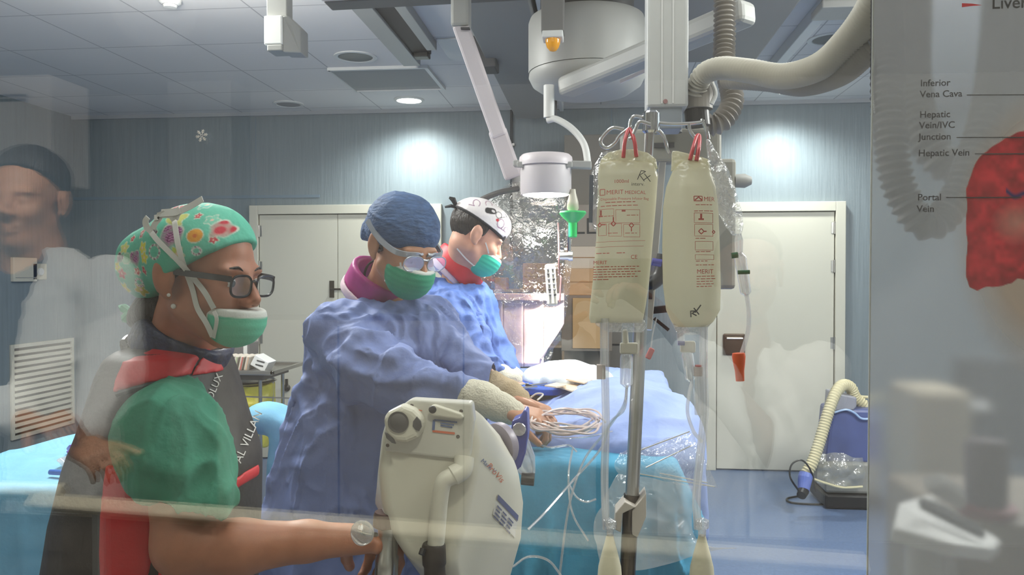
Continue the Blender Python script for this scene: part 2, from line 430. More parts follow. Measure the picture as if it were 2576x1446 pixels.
for q in OR_FILL_PANELS[2:]:  # globes added as housings for the ceiling fill lamps
    t = thing('fill_globe', (q[0], q[1], CEIL), 'added white globe, out of view, housing a fill lamp for the ceiling', 'ceiling light', 'added fill globes under the far panels')
    MB().cyl((q[0], q[1], CEIL-.03), (q[0], q[1], CEIL-.16), .012, 12).build('stem', M_white, t)
    MB().lathe([(.03, -.14), (.08, -.15), (.05, -.18), (.0, -.185)], (q[0], q[1], CEIL), n=24).build('shade', M_white, t)
struct('floor', MB().box2((XL-.1, YG+.06, -.1), (XR+.1, BK+.1, 0)), M_floor)
struct('ceiling', MB().box2((XL-.1, YG+.06, CEIL), (XR+.1, BK+.1, CEIL+.1)), M_ceil)
struct('wall_back', MB().box2((XL-.1, BK, 0), (XR+.1, BK+.1, CEIL)), M_wall)
struct('wall_left', MB().box2((XL-.1, YG+.06, 0), (XL, BK, CEIL)), M_wall)
struct('wall_right', MB().box2((XR, YG+.06, 0), (XR+.1, BK, CEIL)), M_wall)
M_trim = mat('skirting_vinyl', (88, 104, 128), 0.5)
struct('baseboard_back', MB().box2((XL, BK-.012, 0), (XR, BK, .09)), M_trim)
struct('baseboard_left', MB().box2((XL, YG+.1, 0), (XL+.012, BK-.012, .09)), M_trim)
# shallow vertical joints of the wall sheeting
struct('trim_1', MB().box2((-2.86, BK-.003, .1), (-2.852, BK, CEIL)).box2((.12, BK-.004, .1), (.13, BK, CEIL)).box2((XL, BK-.006, 2.20), (-2.3, BK, 2.225)), mat('wall_joint', (120, 138, 152), 0.5))
struct('trim_2', MB().box2((XL, BK-.03, CEIL-.03), (XR, BK, CEIL)), mat('cornice_paint', (168, 172, 176), 0.6))

# doors ------------------------------------------------------------
def door(name, x0, x1, top, leaves, hinge_left, hinge_right):
    r = bpy.data.objects.new(name, None); C.objects.link(r); r.location = ((x0+x1)/2, BK, 0); r['kind'] = 'structure'
    f = 0.075; y = BK
    fr = MB()
    fr.box2((x0, y-.05, 0), (x0+f, y, top)).box2((x1-f, y-.05, 0), (x1, y, top)).box2((x0+f, y-.05, top-f), (x1-f, y, top))
    fo = fr.build('door_frame', M_cream, r, bevel=.004)
    MB().box2((x0+f, y-.006, 0.004), (x1-f, y-.001, top-f)).build('door_rebate', mat('door_gap', (70, 68, 62), 0.8), r)
    g = 0.006; xs = [x0+f+g]+[x0+f+(x1-x0-2*f)*t for t in leaves]+[x1-f-g]; lv = []
    for a, b in zip(xs[:-1], xs[1:]):
        lv.append(MB().box2((a+.002, y-.03, .012), (b-.002, y-.004, top-f-.006)).build('door_leaf', M_cream, r, bevel=.002))
    for side, x, lf in ((hinge_left, xs[0], lv[0]), (hinge_right, xs[-1], lv[-1])):
        if side:
            for z in (0.28, 1.02, 1.62, 1.92):
                MB().cyl((x, y-.038, z-.05), (x, y-.038, z+.05), .007, 10).box2((x-.025, y-.034, z-.045), (x+.025, y-.029, z+.045)).build('hinge', M_steel, lf, bevel=.001)
    return r, lv
xa, xb = at(634, 800, BK)[0], at(1113, 800, BK)[0]
d1, lv1 = door('door_1', xa, xb, 2.135, [0.46], True, False)
hx = at(838, 727, BK)
MB().box2((hx[0]-.02, BK-.036, hx[2]-.07), (hx[0]+.02, BK-.03, hx[2]+.07)).tube([(hx[0], BK-.036, hx[2]), (hx[0], BK-.075, hx[2]), (hx[0]+.1, BK-.075, hx[2])], .009, 10).build('door_handle', M_dsteel, lv1[0])
kx = at(722, 975, BK-.03)
MB().lathe([(.03, 0), (.03, .012), (.012, .02), (.012, .04), (.018, .05), (0, .052)], (kx[0], BK-.03, kx[2]), (0, -1, 0), 16).box2((kx[0]-.01, BK-.05, kx[2]+.01), (kx[0]+.012, BK-.035, kx[2]+.075)).build('door_lock', M_black, lv1[0])
xc, xd = at(1776, 800, BK)[0], at(2122, 800, BK)[0]
d2, lv2 = door('door_2', xc, xd, 2.125, [], False, True)
px = at(1846, 866, BK-.03)
hb = MB().box2((px[0]-.085, BK-.05, px[2]-.085), (px[0]+.085, BK-.03, px[2]+.085)).build('door_handle', M_dsteel, lv2[0], bevel=.012)
MB().tube([(px[0]-.06, BK-.055, px[2]+.05), (px[0]-.06, BK-.075, px[2]+.05), (px[0]+.06, BK-.075, px[2]+.05), (px[0]+.06, BK-.055, px[2]+.05)], .008, 10).build('pull_bar', M_steel, hb)

# ceiling fittings ---------------------------------------------------
def downlight(x, y, lit, label):
    t = thing('downlight', (x, y, CEIL), label, 'ceiling light', 'round downlights along the back wall')
    MB().lathe([(.118, 0), (.118, -.008), (.098, -.012), (.092, -.004), (.092, 0)], (x, y, CEIL), n=40).build('trim_ring', M_white, t)
    MB().lathe([(.093, -.003), (.088, -.009), (.05, -.013), (0, -.014)], (x, y, CEIL), n=40).build('diffuser', M_emit if lit else mat('dull_diffuser', (150, 150, 152), 0.5), t)
downlight(-1.45, 6.11, True, 'lit round downlight in the ceiling above the double door')
downlight(1.43, 6.09, True, 'lit round downlight half hidden under the grey hoses on the right')
downlight(-2.44, 6.15, False, 'unlit round downlight in the ceiling left of the lit one')
def speaker(x, y, label):
    t = thing('ceiling_speaker', (x, y, CEIL), label, 'ceiling speaker', 'round speakers in the ceiling')
    MB().lathe([(.135, 0), (.135, -.006), (.122, -.010), (.108, -.006), (.106, 0)], (x, y, CEIL), n=40).build('rim', M_white, t)
    MB().lathe([(.106, -.002), (.09, -.007), (0, -.010)], (x, y, CEIL), n=40).build('grille', mat('speaker_mesh', (160, 163, 158), 0.8, bump=0.8, bscale=400), t)
speaker(-1.50, 4.88, 'round white mesh speaker in the ceiling left of the dark rail slot')
speaker(1.36, 4.80, 'round white speaker in the ceiling behind the corrugated hoses')
t = thing('air_vent', (-1.43, 5.43, CEIL), 'grey rectangular return air panel in the ceiling above the lit downlight', 'air vent')
MB().box2((-1.755, 5.135, CEIL-.012), (-1.105, 5.73, CEIL)).build('panel', mat('vent_panel', (172, 174, 172), 0.8, bump=0.4, bscale=300), t, bevel=.002)
f = MB()
for a, b in (((-1.765, 5.115, CEIL-.02), (-1.095, 5.14, CEIL)), ((-1.765, 5.725, CEIL-.02), (-1.095, 5.74, CEIL)), ((-1.765, 5.12, CEIL-.02), (-1.75, 5.74, CEIL)), ((-1.115, 5.12, CEIL-.022), (-1.09, 5.74, CEIL))): f.box2(a, b)
f.build('frame', M_white, t)
t = thing('access_hatch', (-.79, 4.75, CEIL), 'small white square hatch in the ceiling at the end of the dark slot', 'ceiling hatch')
MB().box2((-.92, 4.55, CEIL-.01), (-.63, 5.0, CEIL)).build('panel', M_white, t, bevel=.003)
MB().box2((-.70, 4.6, CEIL-.022), (-.68, 5.0, CEIL-.008)).build('pull_edge', M_dgrey, t)
a = at(428, 4, 1.0); k = (CEIL-.012-1.55)/(a[2]-1.55); a = CAM+(a-CAM)*k
t = thing('smoke_detector', (a[0], a[1], CEIL), 'small round detector on the ceiling at the top left', 'smoke detector')
MB().lathe([(.055, 0), (.052, -.02), (.035, -.03), (.03, -.042), (0, -.044)], (a[0], a[1], CEIL), n=28).build('casing', M_white, t)
MB().lathe([(.036, -.022), (.038, -.026), (.036, -.030)], (a[0], a[1], CEIL), n=28).build('slot_ring', M_dgrey, t)
# the long ceiling rail with a dark channel
t = thing('ceiling_rail', (-1.0, 3.6, CEIL), 'long ceiling rail with a dark open channel left of the lamp arm', 'ceiling rail')
MB().box2((-1.21, 2.0, CEIL-.05), (-1.10, 4.95, CEIL)).box2((-.99, 2.0, CEIL-.05), (-.93, 4.62, CEIL)).build('side_profile', M_grey, t, bevel=.004)
MB().box2((-1.10, 2.0, CEIL-.035), (-.99, 4.75, CEIL-.005)).build('channel', mat('dark_channel', (52, 48, 50), 0.6), t)
MB().box2((-1.09, 4.70, CEIL-.06), (-1.0, 4.78, CEIL-.01)).build('end_stop', M_black, t, bevel=.006)
t = thing('ceiling_beam', (-.45, 4, CEIL), 'wide grey ceiling beam running to the back wall behind the lamp mount', 'ceiling beam')
MB().box2((-.62, 2.2, CEIL-.15), (-.30, 6.2, CEIL)).build('casing', mat('beam_grey', (138, 138, 136), 0.5), t, bevel=.006)
MB().box2((-.28, 2.2, CEIL-.10), (-.25, 6.2, CEIL-.02)).build('edge_rail', M_white, t, bevel=.003)
MB().box2((-.70, 4.45, CEIL-.2), (-.56, 4.62, CEIL-.02)).build('bracket', M_dgrey, t, bevel=.01)
t = thing('mount_plate', (.25, 3.6, CEIL), 'broad grey ceiling plate above the round lamp mount', 'ceiling plate')
MB().box2((-.24, 3.16, CEIL-.09), (.95, 4.9, CEIL)).build('plate', mat('plate_grey', (150, 147, 144), 0.55), t, bevel=.01)
t = thing('gantry_rail', (.9, 4.2, CEIL), 'white track on the ceiling at upper right behind the hoses', 'ceiling rail')
for x in (1.02, 1.30): MB().box2((x+.08, 2.7, CEIL-.07), (x+.14, 5.6, CEIL)).build('track', M_white, t, bevel=.004)
MB().box2((1.06, 3.9, CEIL-.11), (1.48, 4.1, CEIL-.07)).build('carriage', M_grey, t, bevel=.006)
for i, (x, y) in enumerate(OR_FILL_PANELS):  # housings for the added, unseen fill panels
    t = thing('fill_panel', (x, y, CEIL), 'added ceiling fill panel over the operating room, out of view', 'ceiling light', 'added fill panels overhead')
    MB().box2((x-.32, y-.58, CEIL-.03), (x+.32, y+.58, CEIL)).build('housing', M_white, t, bevel=.005)
# crossbeam along the top, with the white box and the amber beacon hanging from it
bl, br = at(690, 22, 3.05), at(1700, 2, 3.0)
t = thing('crossbeam', ((bl+br)/2), 'grey horizontal crossbeam along the top edge of the view', 'ceiling beam')
MB().bar((-1.05, 3.05, bl[2]+.05), (.72, 3.05, bl[2]+.08), .10, .10).build('beam', mat('beam_dark', (98, 97, 97), 0.5), t, bevel=.006)
MB().bar((-1.05, 2.985, bl[2]+.012), (.72, 2.985, bl[2]+.042), .012, .022).build('lower_edge', M_pink, t)
for x in (-.95, .65): MB().box2((x-.03, 3.02, bl[2]+.08), (x+.03, 3.08, CEIL)).build('hanger', M_grey, t, bevel=.004)
a = at(705, 78, 2.9); k = pxm(705, 2.9)
t = thing('sensor_box', (a[0], 2.95, a[2]), 'small white box hanging on a grey post at upper left', 'sensor box')
MB().box2((a[0]-.052, 2.87, a[2]-.058), (a[0]+.018, 2.94, a[2]+.05)).build('cover', mat('lit_white_plastic', (240, 240, 236), 0.5), t, bevel=.005)
MB().prism([(a[0]+.018, 2.88, a[2]-.085), (a[0]+.068, 2.93, a[2]-.075), (a[0]+.068, 2.93, a[2]+.02), (a[0]+.04, 2.88, a[2]+.05), (a[0]+.018, 2.88, a[2]+.05)], (0, .08, 0)).box2((a[0]-.04, 2.87, a[2]-.082), (a[0]+.018, 2.95, a[2]-.058)).build('bracket', M_grey, t, bevel=.004)
MB().box2((a[0]-.05, 2.89, a[2]+.05), (a[0]+.03, 2.95, CEIL)).build('post', M_grey, t, bevel=.004)
a = at(1391, 85, 2.95)
t = thing('warning_beacon', (a[0], 2.95, a[2]), 'amber dome warning lamp under a grey hanging post', 'warning lamp')
MB().box2((a[0]-.042, 2.92, a[2]), (a[0]+.042, 3.0, a[2]+.17)).build('post', mat('post_grey', (112, 110, 108), 0.5), t, bevel=.005)
MB().box2((a[0]-.038, 2.915, a[2]-.022), (a[0]+.038, 2.995, a[2]+.004)).build('end_cap', M_white, t, bevel=.004)
MB().lathe([(.027, 0), (.027, -.016), (.022, -.032), (.012, -.044), (0, -.047)], (a[0], 2.945, a[2]-.02), n=24).build('dome', mat('amber_glass', (235, 160, 30), 0.12, spec=0.8, emit=0.12), t)

# left wall fittings ---------------------------------------------------
yv0, yv1 = 5.72, 6.40
zt = 0.62
t = thing('wall_grille', (XL, 6.05, .3), 'cream louvred air grille low on the left wall', 'air grille')
z0, z1 = .30, .98
fr = MB().box2((XL, yv0-.03, z0-.03), (XL+.02, yv0, z1+.03)).box2((XL, yv1, z0-.03), (XL+.02, yv1+.03, z1+.03)).box2((XL, yv0, z1), (XL+.02, yv1, z1+.03)).box2((XL, yv0, z0-.03), (XL+.02, yv1, z0))
fr.build('frame', M_cream, t, bevel=.003)
MB().box2((XL+.001, yv0, z0), (XL+.004, yv1, z1)).build('dark_back', mat('vent_dark', (62, 60, 58), 0.8), t)
for i in range(14):
    z = z0+.02+(z1-z0-.02)*i/14
    MB().box((XL+.014, (yv0+yv1)/2, z+.012), (.030, yv1-yv0, .006), Matrix.Rotation(math.radians(52), 3, 'Y')).build('slat', M_cream, t)
def wallbox(name, px, py, w, h, label, cat, dial=False):
    Y = (XL+.02)/at(px, py, 1.0)[0]
    a = at(px, py, Y); t = thing(name, a, label, cat)
    MB().box2((XL, Y-w/2, a[2]-h/2), (XL+.03, Y+w/2, a[2]+h/2)).build('casing', M_cream if not dial else M_beige, t, bevel=.004)
    if dial: MB().lathe([(.03, 0), (.028, .014), (0, .016)], (XL+.03, Y, a[2]), (1, 0, 0), 24).build('dial', M_white, t)
    else: MB().box2((XL+.03, Y-w/2+.02, a[2]-h/2+.03), (XL+.034, Y+w/2-.02, a[2]-h/2+.035)).build('seam', M_grey, t)
wallbox('control_box', 62, 678, .26, .19, 'cream square control box on the left wall above the grille', 'wall control')
wallbox('thermostat', 98, 683, .16, .13, 'small thermostat with a round dial beside the control box', 'thermostat', True)

# equipment at the back between the doors -------------------------------------------------
MB_ = MB()
xa, xb = at(1418, 700, BK-.45)[0], at(1565, 700, BK-.45)[0]
t = thing('storage_cabinet', ((xa+xb)/2, 6.2, 0), 'tall grey brown cabinet against the back wall beside the pale shelves', 'cabinet')
MB().box2((xa, 6.1, 0), (xb, 6.44, 2.62)).build('carcass', mat('taupe_laminate', (122, 116, 108), 0.5), t, bevel=.004)
for z in (1.02, 1.75): MB().box2((xa+.01, 6.085, z), (xb-.01, 6.10, z+.006)).build('door_gap', M_black, t)
xa2, xb2 = at(1212, 700, 6.0)[0], at(1420, 700, 6.0)[0]
t = thing('shelf_unit', ((xa2+xb2)/2, 6.2, 0), 'open storage shelf behind the lead curtain', 'shelf')
for x in (xa2, xb2-.02): MB().box2((x, 6.0, 0), (x+.02, 6.4, 1.62)).build('side_panel', mat('wood_laminate', (172, 146, 116), 0.5, var=.1, stretch=(1, 1, .1)), t, bevel=.002)
for z in (.1, .55, 1.0, 1.42): MB().box2((xa2+.02, 6.0, z), (xb2-.02, 6.4, z+.02)).build('shelf_board', mat('wood_laminate'), t, bevel=.002)
M_card = mat('cardboard', (196, 156, 116), 0.8, var=.06)
def carton(x0, x1, y0, y1, z0, h, label, m=None, tape=True, word=None):
    t = thing('carton', ((x0+x1)/2, (y0+y1)/2, z0), label, 'cardboard box', 'cartons at the back of the room')
    MB().box2((x0, y0, z0), (x1, y1, z0+h)).build('box', m or M_card, t, bevel=.004)
    if tape: MB().box2((x0+.01, y0-.002, z0+h*.48), (x1-.01, y0-.0005, z0+h*.52)).build('tape', mat('parcel_tape', (160, 118, 78), 0.3), t)
    if word:
        mb = MB(); put_text(mb, word, h*.55, (x0+.02, y0-.001, z0+h*.3), (1, 0, 0), (0, 0, 1)); mb.build('lettering', M_black, t)
p1, p2 = at(1315, 738, 6.02), at(1412, 680, 6.02)
carton(p1[0], p2[0], 6.02, 6.3, 1.44, .20, 'tan carton on the top shelf left of the cabinet')
p1, p2 = at(1244, 732, 6.02), at(1274, 710, 6.02)
carton(p1[0], p2[0], 6.03, 6.2, 1.44, .09, 'smallest tan carton on the shelf seen through the clear screen', tape=False)
p1, p2 = at(1425, 738, 5.85), at(1490, 682, 5.85)
t = thing('side_table', (p1[0]+.15, 5.85, 0), 'low grey stand holding tan cartons before the cabinet', 'stand')
zb = at(1450, 742, 5.75)[2]
MB().box2((p1[0]-.03, 5.70, 0), (p1[0]+.33, 6.05, .5)).box2((p1[0]-.03, 5.70, zb-.4), (p1[0]+.33, 6.05, zb)).box2((p1[0]-.02, 5.95, .5), (p1[0]+.32, 6.04, zb-.4)).build('body', mat('stand_grey', (120, 110, 98), 0.6), t, bevel=.005)
MB().box2((p1[0]+.05, 5.69, zb-.38), (p1[0]+.30, 5.70, zb-.02)).build('front_panel', mat('tan_panel', (186, 150, 104), 0.7), t, bevel=.003)
carton(p1[0]-.02, p1[0]+.30, 5.72, 6.0, zb, .19, 'wide tan carton stacked lowest on the grey stand')
carton(p1[0]-.01, p1[0]+.30, 5.74, 6.0, zb+.19, .16, 'pale carton stacked second on the grey stand', mat('pale_card', (206, 188, 168), 0.8))
carton(p1[0]+.0, p1[0]+.31, 5.74, 6.0, zb+.35, .30, 'tall grey carton with black letters on top of the stack', mat('grey_card', (150, 138, 126), 0.8), tape=False, word='iLL')
t = thing('pipe_conduit', at(1285, 340, 6.4), 'thin vertical dark pipe on the back wall below the ceiling', 'pipe')
a = at(1286, 300, 6.42)
MB().cyl((a[0], 6.44, 1.75), (a[0], 6.44, CEIL-.03), .012, 12).build('pipe', mat('dark_pipe', (60, 66, 74), .3, .6), t)
for z in (1.9, 2.6): MB().box2((a[0]-.025, 6.43, z), (a[0]+.025, 6.47, z+.02)).build('clip', M_steel, t)

# ================================================================== PEOPLE
def skin_mat(name, rgb): return mat(name, rgb, 0.48, var=.07, vscale=45, sub=0.12, bump=.05, bscale=700)
M_sk1 = skin_mat('tan_skin', (176, 118, 92)); M_sk2 = skin_mat('light_skin', (214, 160, 136)); M_sk3 = skin_mat('olive_skin', (188, 136, 106))
M_hair = mat('dark_hair', (38, 28, 24), 0.5, bump=.7, bscale=160, stretch=(1, 1, .25))
M_gown = mat('blue_gown_cloth', (108, 125, 176), 0.7, bump=.2, bscale=60, var=.05, vscale=25, crease=.8, cscale=10)
M_gown2 = mat('royal_blue_gown_cloth', (84, 116, 186), 0.7, bump=.2, bscale=60, var=.05, vscale=25, crease=.8, cscale=11)
M_scrub = mat('green_scrub_cloth', (66, 138, 114), 0.85, bump=.15, bscale=90, var=.06, vscale=20, crease=.5, cscale=10)
M_lead = mat('dark_lead_vinyl', (44, 39, 37), 0.55, bump=.12, bscale=60, var=.08)
M_red = mat('red_vinyl', (200, 38, 46), 0.5, bump=.1, bscale=60, var=.06)
M_maskw = mat('white_ribbon', (226, 224, 220), 0.8)
M_lens = clear_mat('clear_lens', clear=.86, rough=.02, bump=0)
M_coat = mat('white_coat_cloth', (236, 236, 234), 0.85, bump=.2, bscale=40)
M_knit = mat('knit_cuff', (214, 208, 188), 0.9, bump=.5, bscale=220, stretch=(1, 1, 1))
M_dress = mat('trousers_cloth', (60, 96, 110), .85)
M_shoe = mat('white_clog', (210, 210, 208), .5)

def boxed(P, lo, hi, fn, far=.06):
    m = ((P > np.asarray(lo, np.float32)) & (P < np.asarray(hi, np.float32))).all(1); f = np.full(len(P), far, np.float32)
    if m.any(): f[m] = fn(P[m])
    return f
def head_sdf(q, eyes=True, ears=True):
    f = ell(q, (-.012, 0, .038), (.098, .076, .082))
    f = smin(f, ell(q, (.032, 0, -.028), (.064, .060, .082)), .03)
    f = smin(f, cap(q, (.068, 0, -.098), (.068, 0, -.100), .020), .03)
    for s in (-1, 1):
        f = smin(f, cap(q, (.004, s*.054, -.055), (.058, s*.018, -.100), .016, .013), .025)
        f = smin(f, ell(q, (.064, s*.040, -.028), (.024, .022, .022)), .02)
        f = smin(f, ell(q, (.080, s*.026, .020), (.013, .028, .010)), .014)
        f = smax(f, -ell(q, (.101, s*.033, .000), (.017, .019, .012)), .012)
    f = smin(f, cap(q, (.090, 0, .012), (.114, 0, -.027), .0075, .0105), .012)
    f = smin(f, ell(q, (.088, 0, -.062), (.011, .024, .007)), .007); f = smin(f, ell(q, (.086, 0, -.075), (.011, .021, .008)), .007)
    for s in (-1, 1):
        if not ears: break
        e = smin(ell(q, (-.014, s*.082, -.004), (.022, .008, .033)), ell(q, (-.022, s*.087, .006), (.012, .006, .024)), .008); e = smax(e, -ell(q, (-.006, s*.094, -.002), (.010, .007, .018)), .003)
        f = smin(f, e, .006)
        f = smin(f, ell(q, (-.004, s*.081, -.034), (.010, .006, .009)), .006)
    for s in (-1, 1):
        f = smin(f, ell(q, (.104, s*.012, -.034), (.012, .008, .008)), .006)
        f = smin(f, ell(q, (.0775, s*.032, -.001), (.0135, .0145, .0125)), .004)
        if eyes: f = smax(f, -ell(q, (.0915, s*.032, -.002), (.010, .0115, .0048)), .0015)
    return f
def hand_caps(wr, d, n, side=1, curl=(20, 30, 30, 35, 40), sc=1.0, thumb=(.7, .6, .35)):
    d = np.asarray(d, float)/np.linalg.norm(d); n = np.asarray(n, float); n = n-d*(n@d); n /= np.linalg.norm(n); s = np.cross(d, n)*side
    wr = np.asarray(wr, float); out = []
    for i, (L, r) in enumerate(zip((.074, .082, .076, .060), (.0092, .0095, .009, .008))):
        b = wr+sc*(d*(.088-.004*abs(i-1))+s*(.031-.0205*i)); a = 0; seg = []
        k = math.radians(curl[i+1]); dd = d+s*(.10-.07*i); dd /= np.linalg.norm(dd)
        for fr, kk in ((.46, .8), (.30, 1.1), (.24, .8)):
            a += k*kk; v = dd*math.cos(a)+n*math.sin(a); e = b+v*L*fr*sc; seg.append((b, e, r*sc)); b = e; r *= .93
        m0 = wr+sc*(d*.03+s*(.018-.012*i)); out.append([(m0, seg[0][0], .0105*sc)]+seg)
    b = wr+sc*(d*.022+s*.026); v = d*thumb[0]+s*thumb[1]+n*thumb[2]; v /= np.linalg.norm(v); seg = []; r = .0118
    for L, t in ((.045, 0), (.033, .25), (.027, .5)):
        vv = v+d*t*.6-s*t*math.radians(curl[0])*1.2; vv /= np.linalg.norm(vv); e = b+vv*L*sc; seg.append((b, e, r*sc)); b = e; r *= .9
    out.append(seg); return out
def hand_sdf(P, caps, wr, d, n, sc=1.0):
    d = np.asarray(d, float)/np.linalg.norm(d); n = np.asarray(n, float); n = n-d*(n@d); n /= np.linalg.norm(n)
    R = np.stack([d, np.cross(d, n), n], 1).astype(np.float32); q = (P-np.asarray(wr, np.float32))@R/sc
    f = rbox(q, (.048, 0, 0), (.046, .040, .014), .013)*sc
    for fin in caps:
        g = None
        for a, b, r in fin:
            c = cap(P, a, b, r, r*.95); g = c if g is None else smin(g, c, .004)
        f = smin(f, g, .008)
    return f
def around(pts, pad): A = np.array(pts); return A.min(0)-pad, A.max(0)+pad
def disc_eye(fr, root, s, look=(0, 0)):
    o = MB().lathe([(0, -.0126)]+[(.0126*math.cos(a), .0126*math.sin(a)) for a in np.linspace(-1.5, 1.5, 13)]+[(0, .0126)], fr.w(.0768, s*.032, -.001), fr.R[:, 0], 20).build('eye', mat('eye_white', (225, 220, 215), .15), root)
    MB().lathe([(.0055, .0116), (.004, .0124), (0, .0130)], fr.w(.0768, s*.032, -.001), fr.R[:, 0]-fr.R[:, 2]*.12, 16).build('iris', mat('brown_iris', (50, 30, 20), .1), o)
def trousers(root, c, gap, top, m, name='trousers', sx=1.0):
    def fn(P):
        f = None
        for s in (-1, 1):
            a = (c[0], c[1]+s*gap, top); b = (c[0], c[1]+s*gap, .10); g = cap(P, a, b, .105, .075); f = g if f is None else smin(f, g, .05)
        return np.maximum(f, np.maximum(P[:, 2]-top, .07-P[:, 2]))
    sdf_obj(name, fn, (c[0]-.2, c[1]-gap-.2, .04), (c[0]+.2, c[1]+gap+.2, top+.03), .016, m, root)
    for s in (-1, 1):
        def sh(P): return smax(smin(ell(P, (c[0]+.06*sx, c[1]+s*gap, .045), (.135, .05, .05)), cap(P, (c[0], c[1]+s*gap, .05), (c[0], c[1]+s*gap, .09), .045), .03), .004-P[:, 2], .004)
        sdf_obj('shoe', sh, (c[0]-.2, c[1]+s*gap-.08, -.01), (c[0]+.25, c[1]+s*gap+.08, .16), .01, M_shoe, root)
def collar(name, fr, a, b, h, th, m, root, wob=0.0):
    def fn(P):
        q = fr.loc(P); e = (np.sqrt((q[:, 0]/a)**2+(q[:, 1]/b)**2)-1)*min(a, b)
        return smax(np.abs(e)-th, np.abs(q[:, 2]-wob*np.sin(np.arctan2(q[:, 1], q[:, 0])*2))-h, .006)
    r = max(a, b)+th+.02
    lo, hi = fr.o-r-h, fr.o+r+h
    return sdf_obj(name, fn, lo, hi, .005, m, root)
def mask_obj(fr, root, c, r, top, back, m, white=.012, pleat=.0016, low=-1, h=.0025, rgb=(52, 176, 146)):
    def fn(P):
        q = fr.loc(P); f = ell(q, c, r)
        return smax(smax(f, q[:, 2]-top+np.maximum(.09-q[:, 0], 0)*.35*0, .004), smax(back-q[:, 0], low-q[:, 2], .003), .004)
    o0 = fr.w(*c); k = max(r)+.02
    V, Q = snets(fn, o0-k, o0+k, h); V = relax(V, Q, 1); q = fr.loc(V.astype(np.float32)); fade = np.clip((q[:, 0]-back)/.02, 0, 1)*np.clip((top-q[:, 2])/.012, 0, 1)
    V = V+vnorm(V, Q)*(pleat*np.sin(q[:, 2]*2*PI/.0155)*fade)[:, None]
    o = mesh_np('face_mask', V, Q, m, root)
    q = fr.loc(V.astype(np.float32)); wmask = np.clip(np.maximum((white-(top-q[:, 2]))/.002+.5, (white*.6-(q[:, 0]-back))/.002+.5), 0, 1)[:, None]
    set_col(o, wmask*np.array(srgb((214, 216, 210)))+(1-wmask)*np.array(srgb(rgb))); return o
M_mask = mat('mask_fabric', (60, 180, 150), .8, attr='Col', bump=.1, bscale=300)

# ------------------------------------------------------------------ nurse in the foreground
base = at(420, 900, 1.34)
W = thing('person', (base[0], 1.34, 0), 'person in flowered green cap, black glasses and red lead vest, reaching to the injector', 'person')
WF = Frame(-12, 8, 0, (0, 0, 0), .93).pin((.127, 0, -.031), at(657, 762, 1.25))
nb = at(438, 905, 1.36)
sh, elb, wri = at(432, 1048, 1.21), at(462, 1372, 1.14), at(900, 1356, 1.22)
hd = wri-elb; hd = hd/np.linalg.norm(hd); hn = np.array([0, 1, -.1])
fin = at(1000, 1382, 1.34)-wri
hcaps = hand_caps(wri, fin, (0.25, .9, -.45), 1, (30, 45, 48, 50, 52), thumb=(.75, .5, .5))
def w_body(P):
    f = boxed(P, WF.o-.17, WF.o+.17, lambda p: head_sdf(WF.loc(p)))
    f = smin(f, cap(P, WF.w(-.022, 0, -.055), nb, .050, .056), .025)
    f = smin(f, cap(P, nb, nb+np.array([-.02, .0, -.2]), .07, .10), .04)
    f = smin(f, cap(P, nb+np.array([0, -.05, -.07]), sh, .045, .045), .03)
    f = smin(f, cap(P, sh, elb, .046, .044), .03)
    m = elb*.68+wri*.32+np.array([0, 0, -.006])
    f = smin(f, chain(P, [(elb, .043), (m, .041), (elb*.3+wri*.7, .030), (wri, .024)], .015), .02)
    f = smin(f, boxed(P, *around([wri, wri+fin*2.2], .10), lambda p: hand_sdf(p, hcaps, wri, fin, (0.25, .9, -.45))), .012)
    return f
lo = np.array([nb[0]-.14, 1.05, .98]); hi = np.array([at(1060, 1300, 1.2)[0], 1.46, WF.o[2]+.14])
sdf_obj('body', w_body, lo, hi, .0036, M_sk1, W)
for s in (-1, 1): disc_eye(WF, W, s)
# brows
for s in (-1, 1):
    MB().tube(catmull([WF.w(.093, s*.016, .021), WF.w(.0935, s*.03, .027), WF.w(.083, s*.048, .022)], 5), [.0016]*5+[.0022]*5+[.0008], 6).build('eyebrow', M_hair, W)
# cap with its printed pattern
cA, cB = WF.w(-.022, 0, .046), at(386, 667, 1.30)
p1, p2 = at(644, 610, 1.3), at(346, 775, 1.3); pd = (p2-p1)/np.linalg.norm(p2-p1); pn = np.array([pd[2], 0, -pd[0]]); pn = pn if pn[2] < 0 else -pn
def w_cap(P):
    q = WF.loc(P); f = ell(q, (-.012, 0, .036), (.104, .094, .0865)); f = smin(f, ell(P, cB, (.056, .056, .060)), .03)
    f = smin(f, cap(P, at(388, 655, 1.30), at(478, 612, 1.29), .052, .058), .02); f = smin(f, ell(P, at(540, 592, 1.29), (.052, .056, .044)), .03)
    c = ((P-p1.astype(np.float32))@pn.astype(np.float32)); return smax(f, c, .004)
V, Q = snets(w_cap, WF.o-np.array([.21, .19, .08]), WF.o+np.array([.14, .16, .17]), .0021); V = relax(V, Q, 1)
N_ = vnorm(V, Q); V = V+N_*(.0022*folds(V, (16, 16, 16), 5))[:, None]
capo = mesh_np('cap', V, Q, mat('printed_cotton', (90, 190, 160), .8, attr='Col', bump=.12, bscale=120), W)
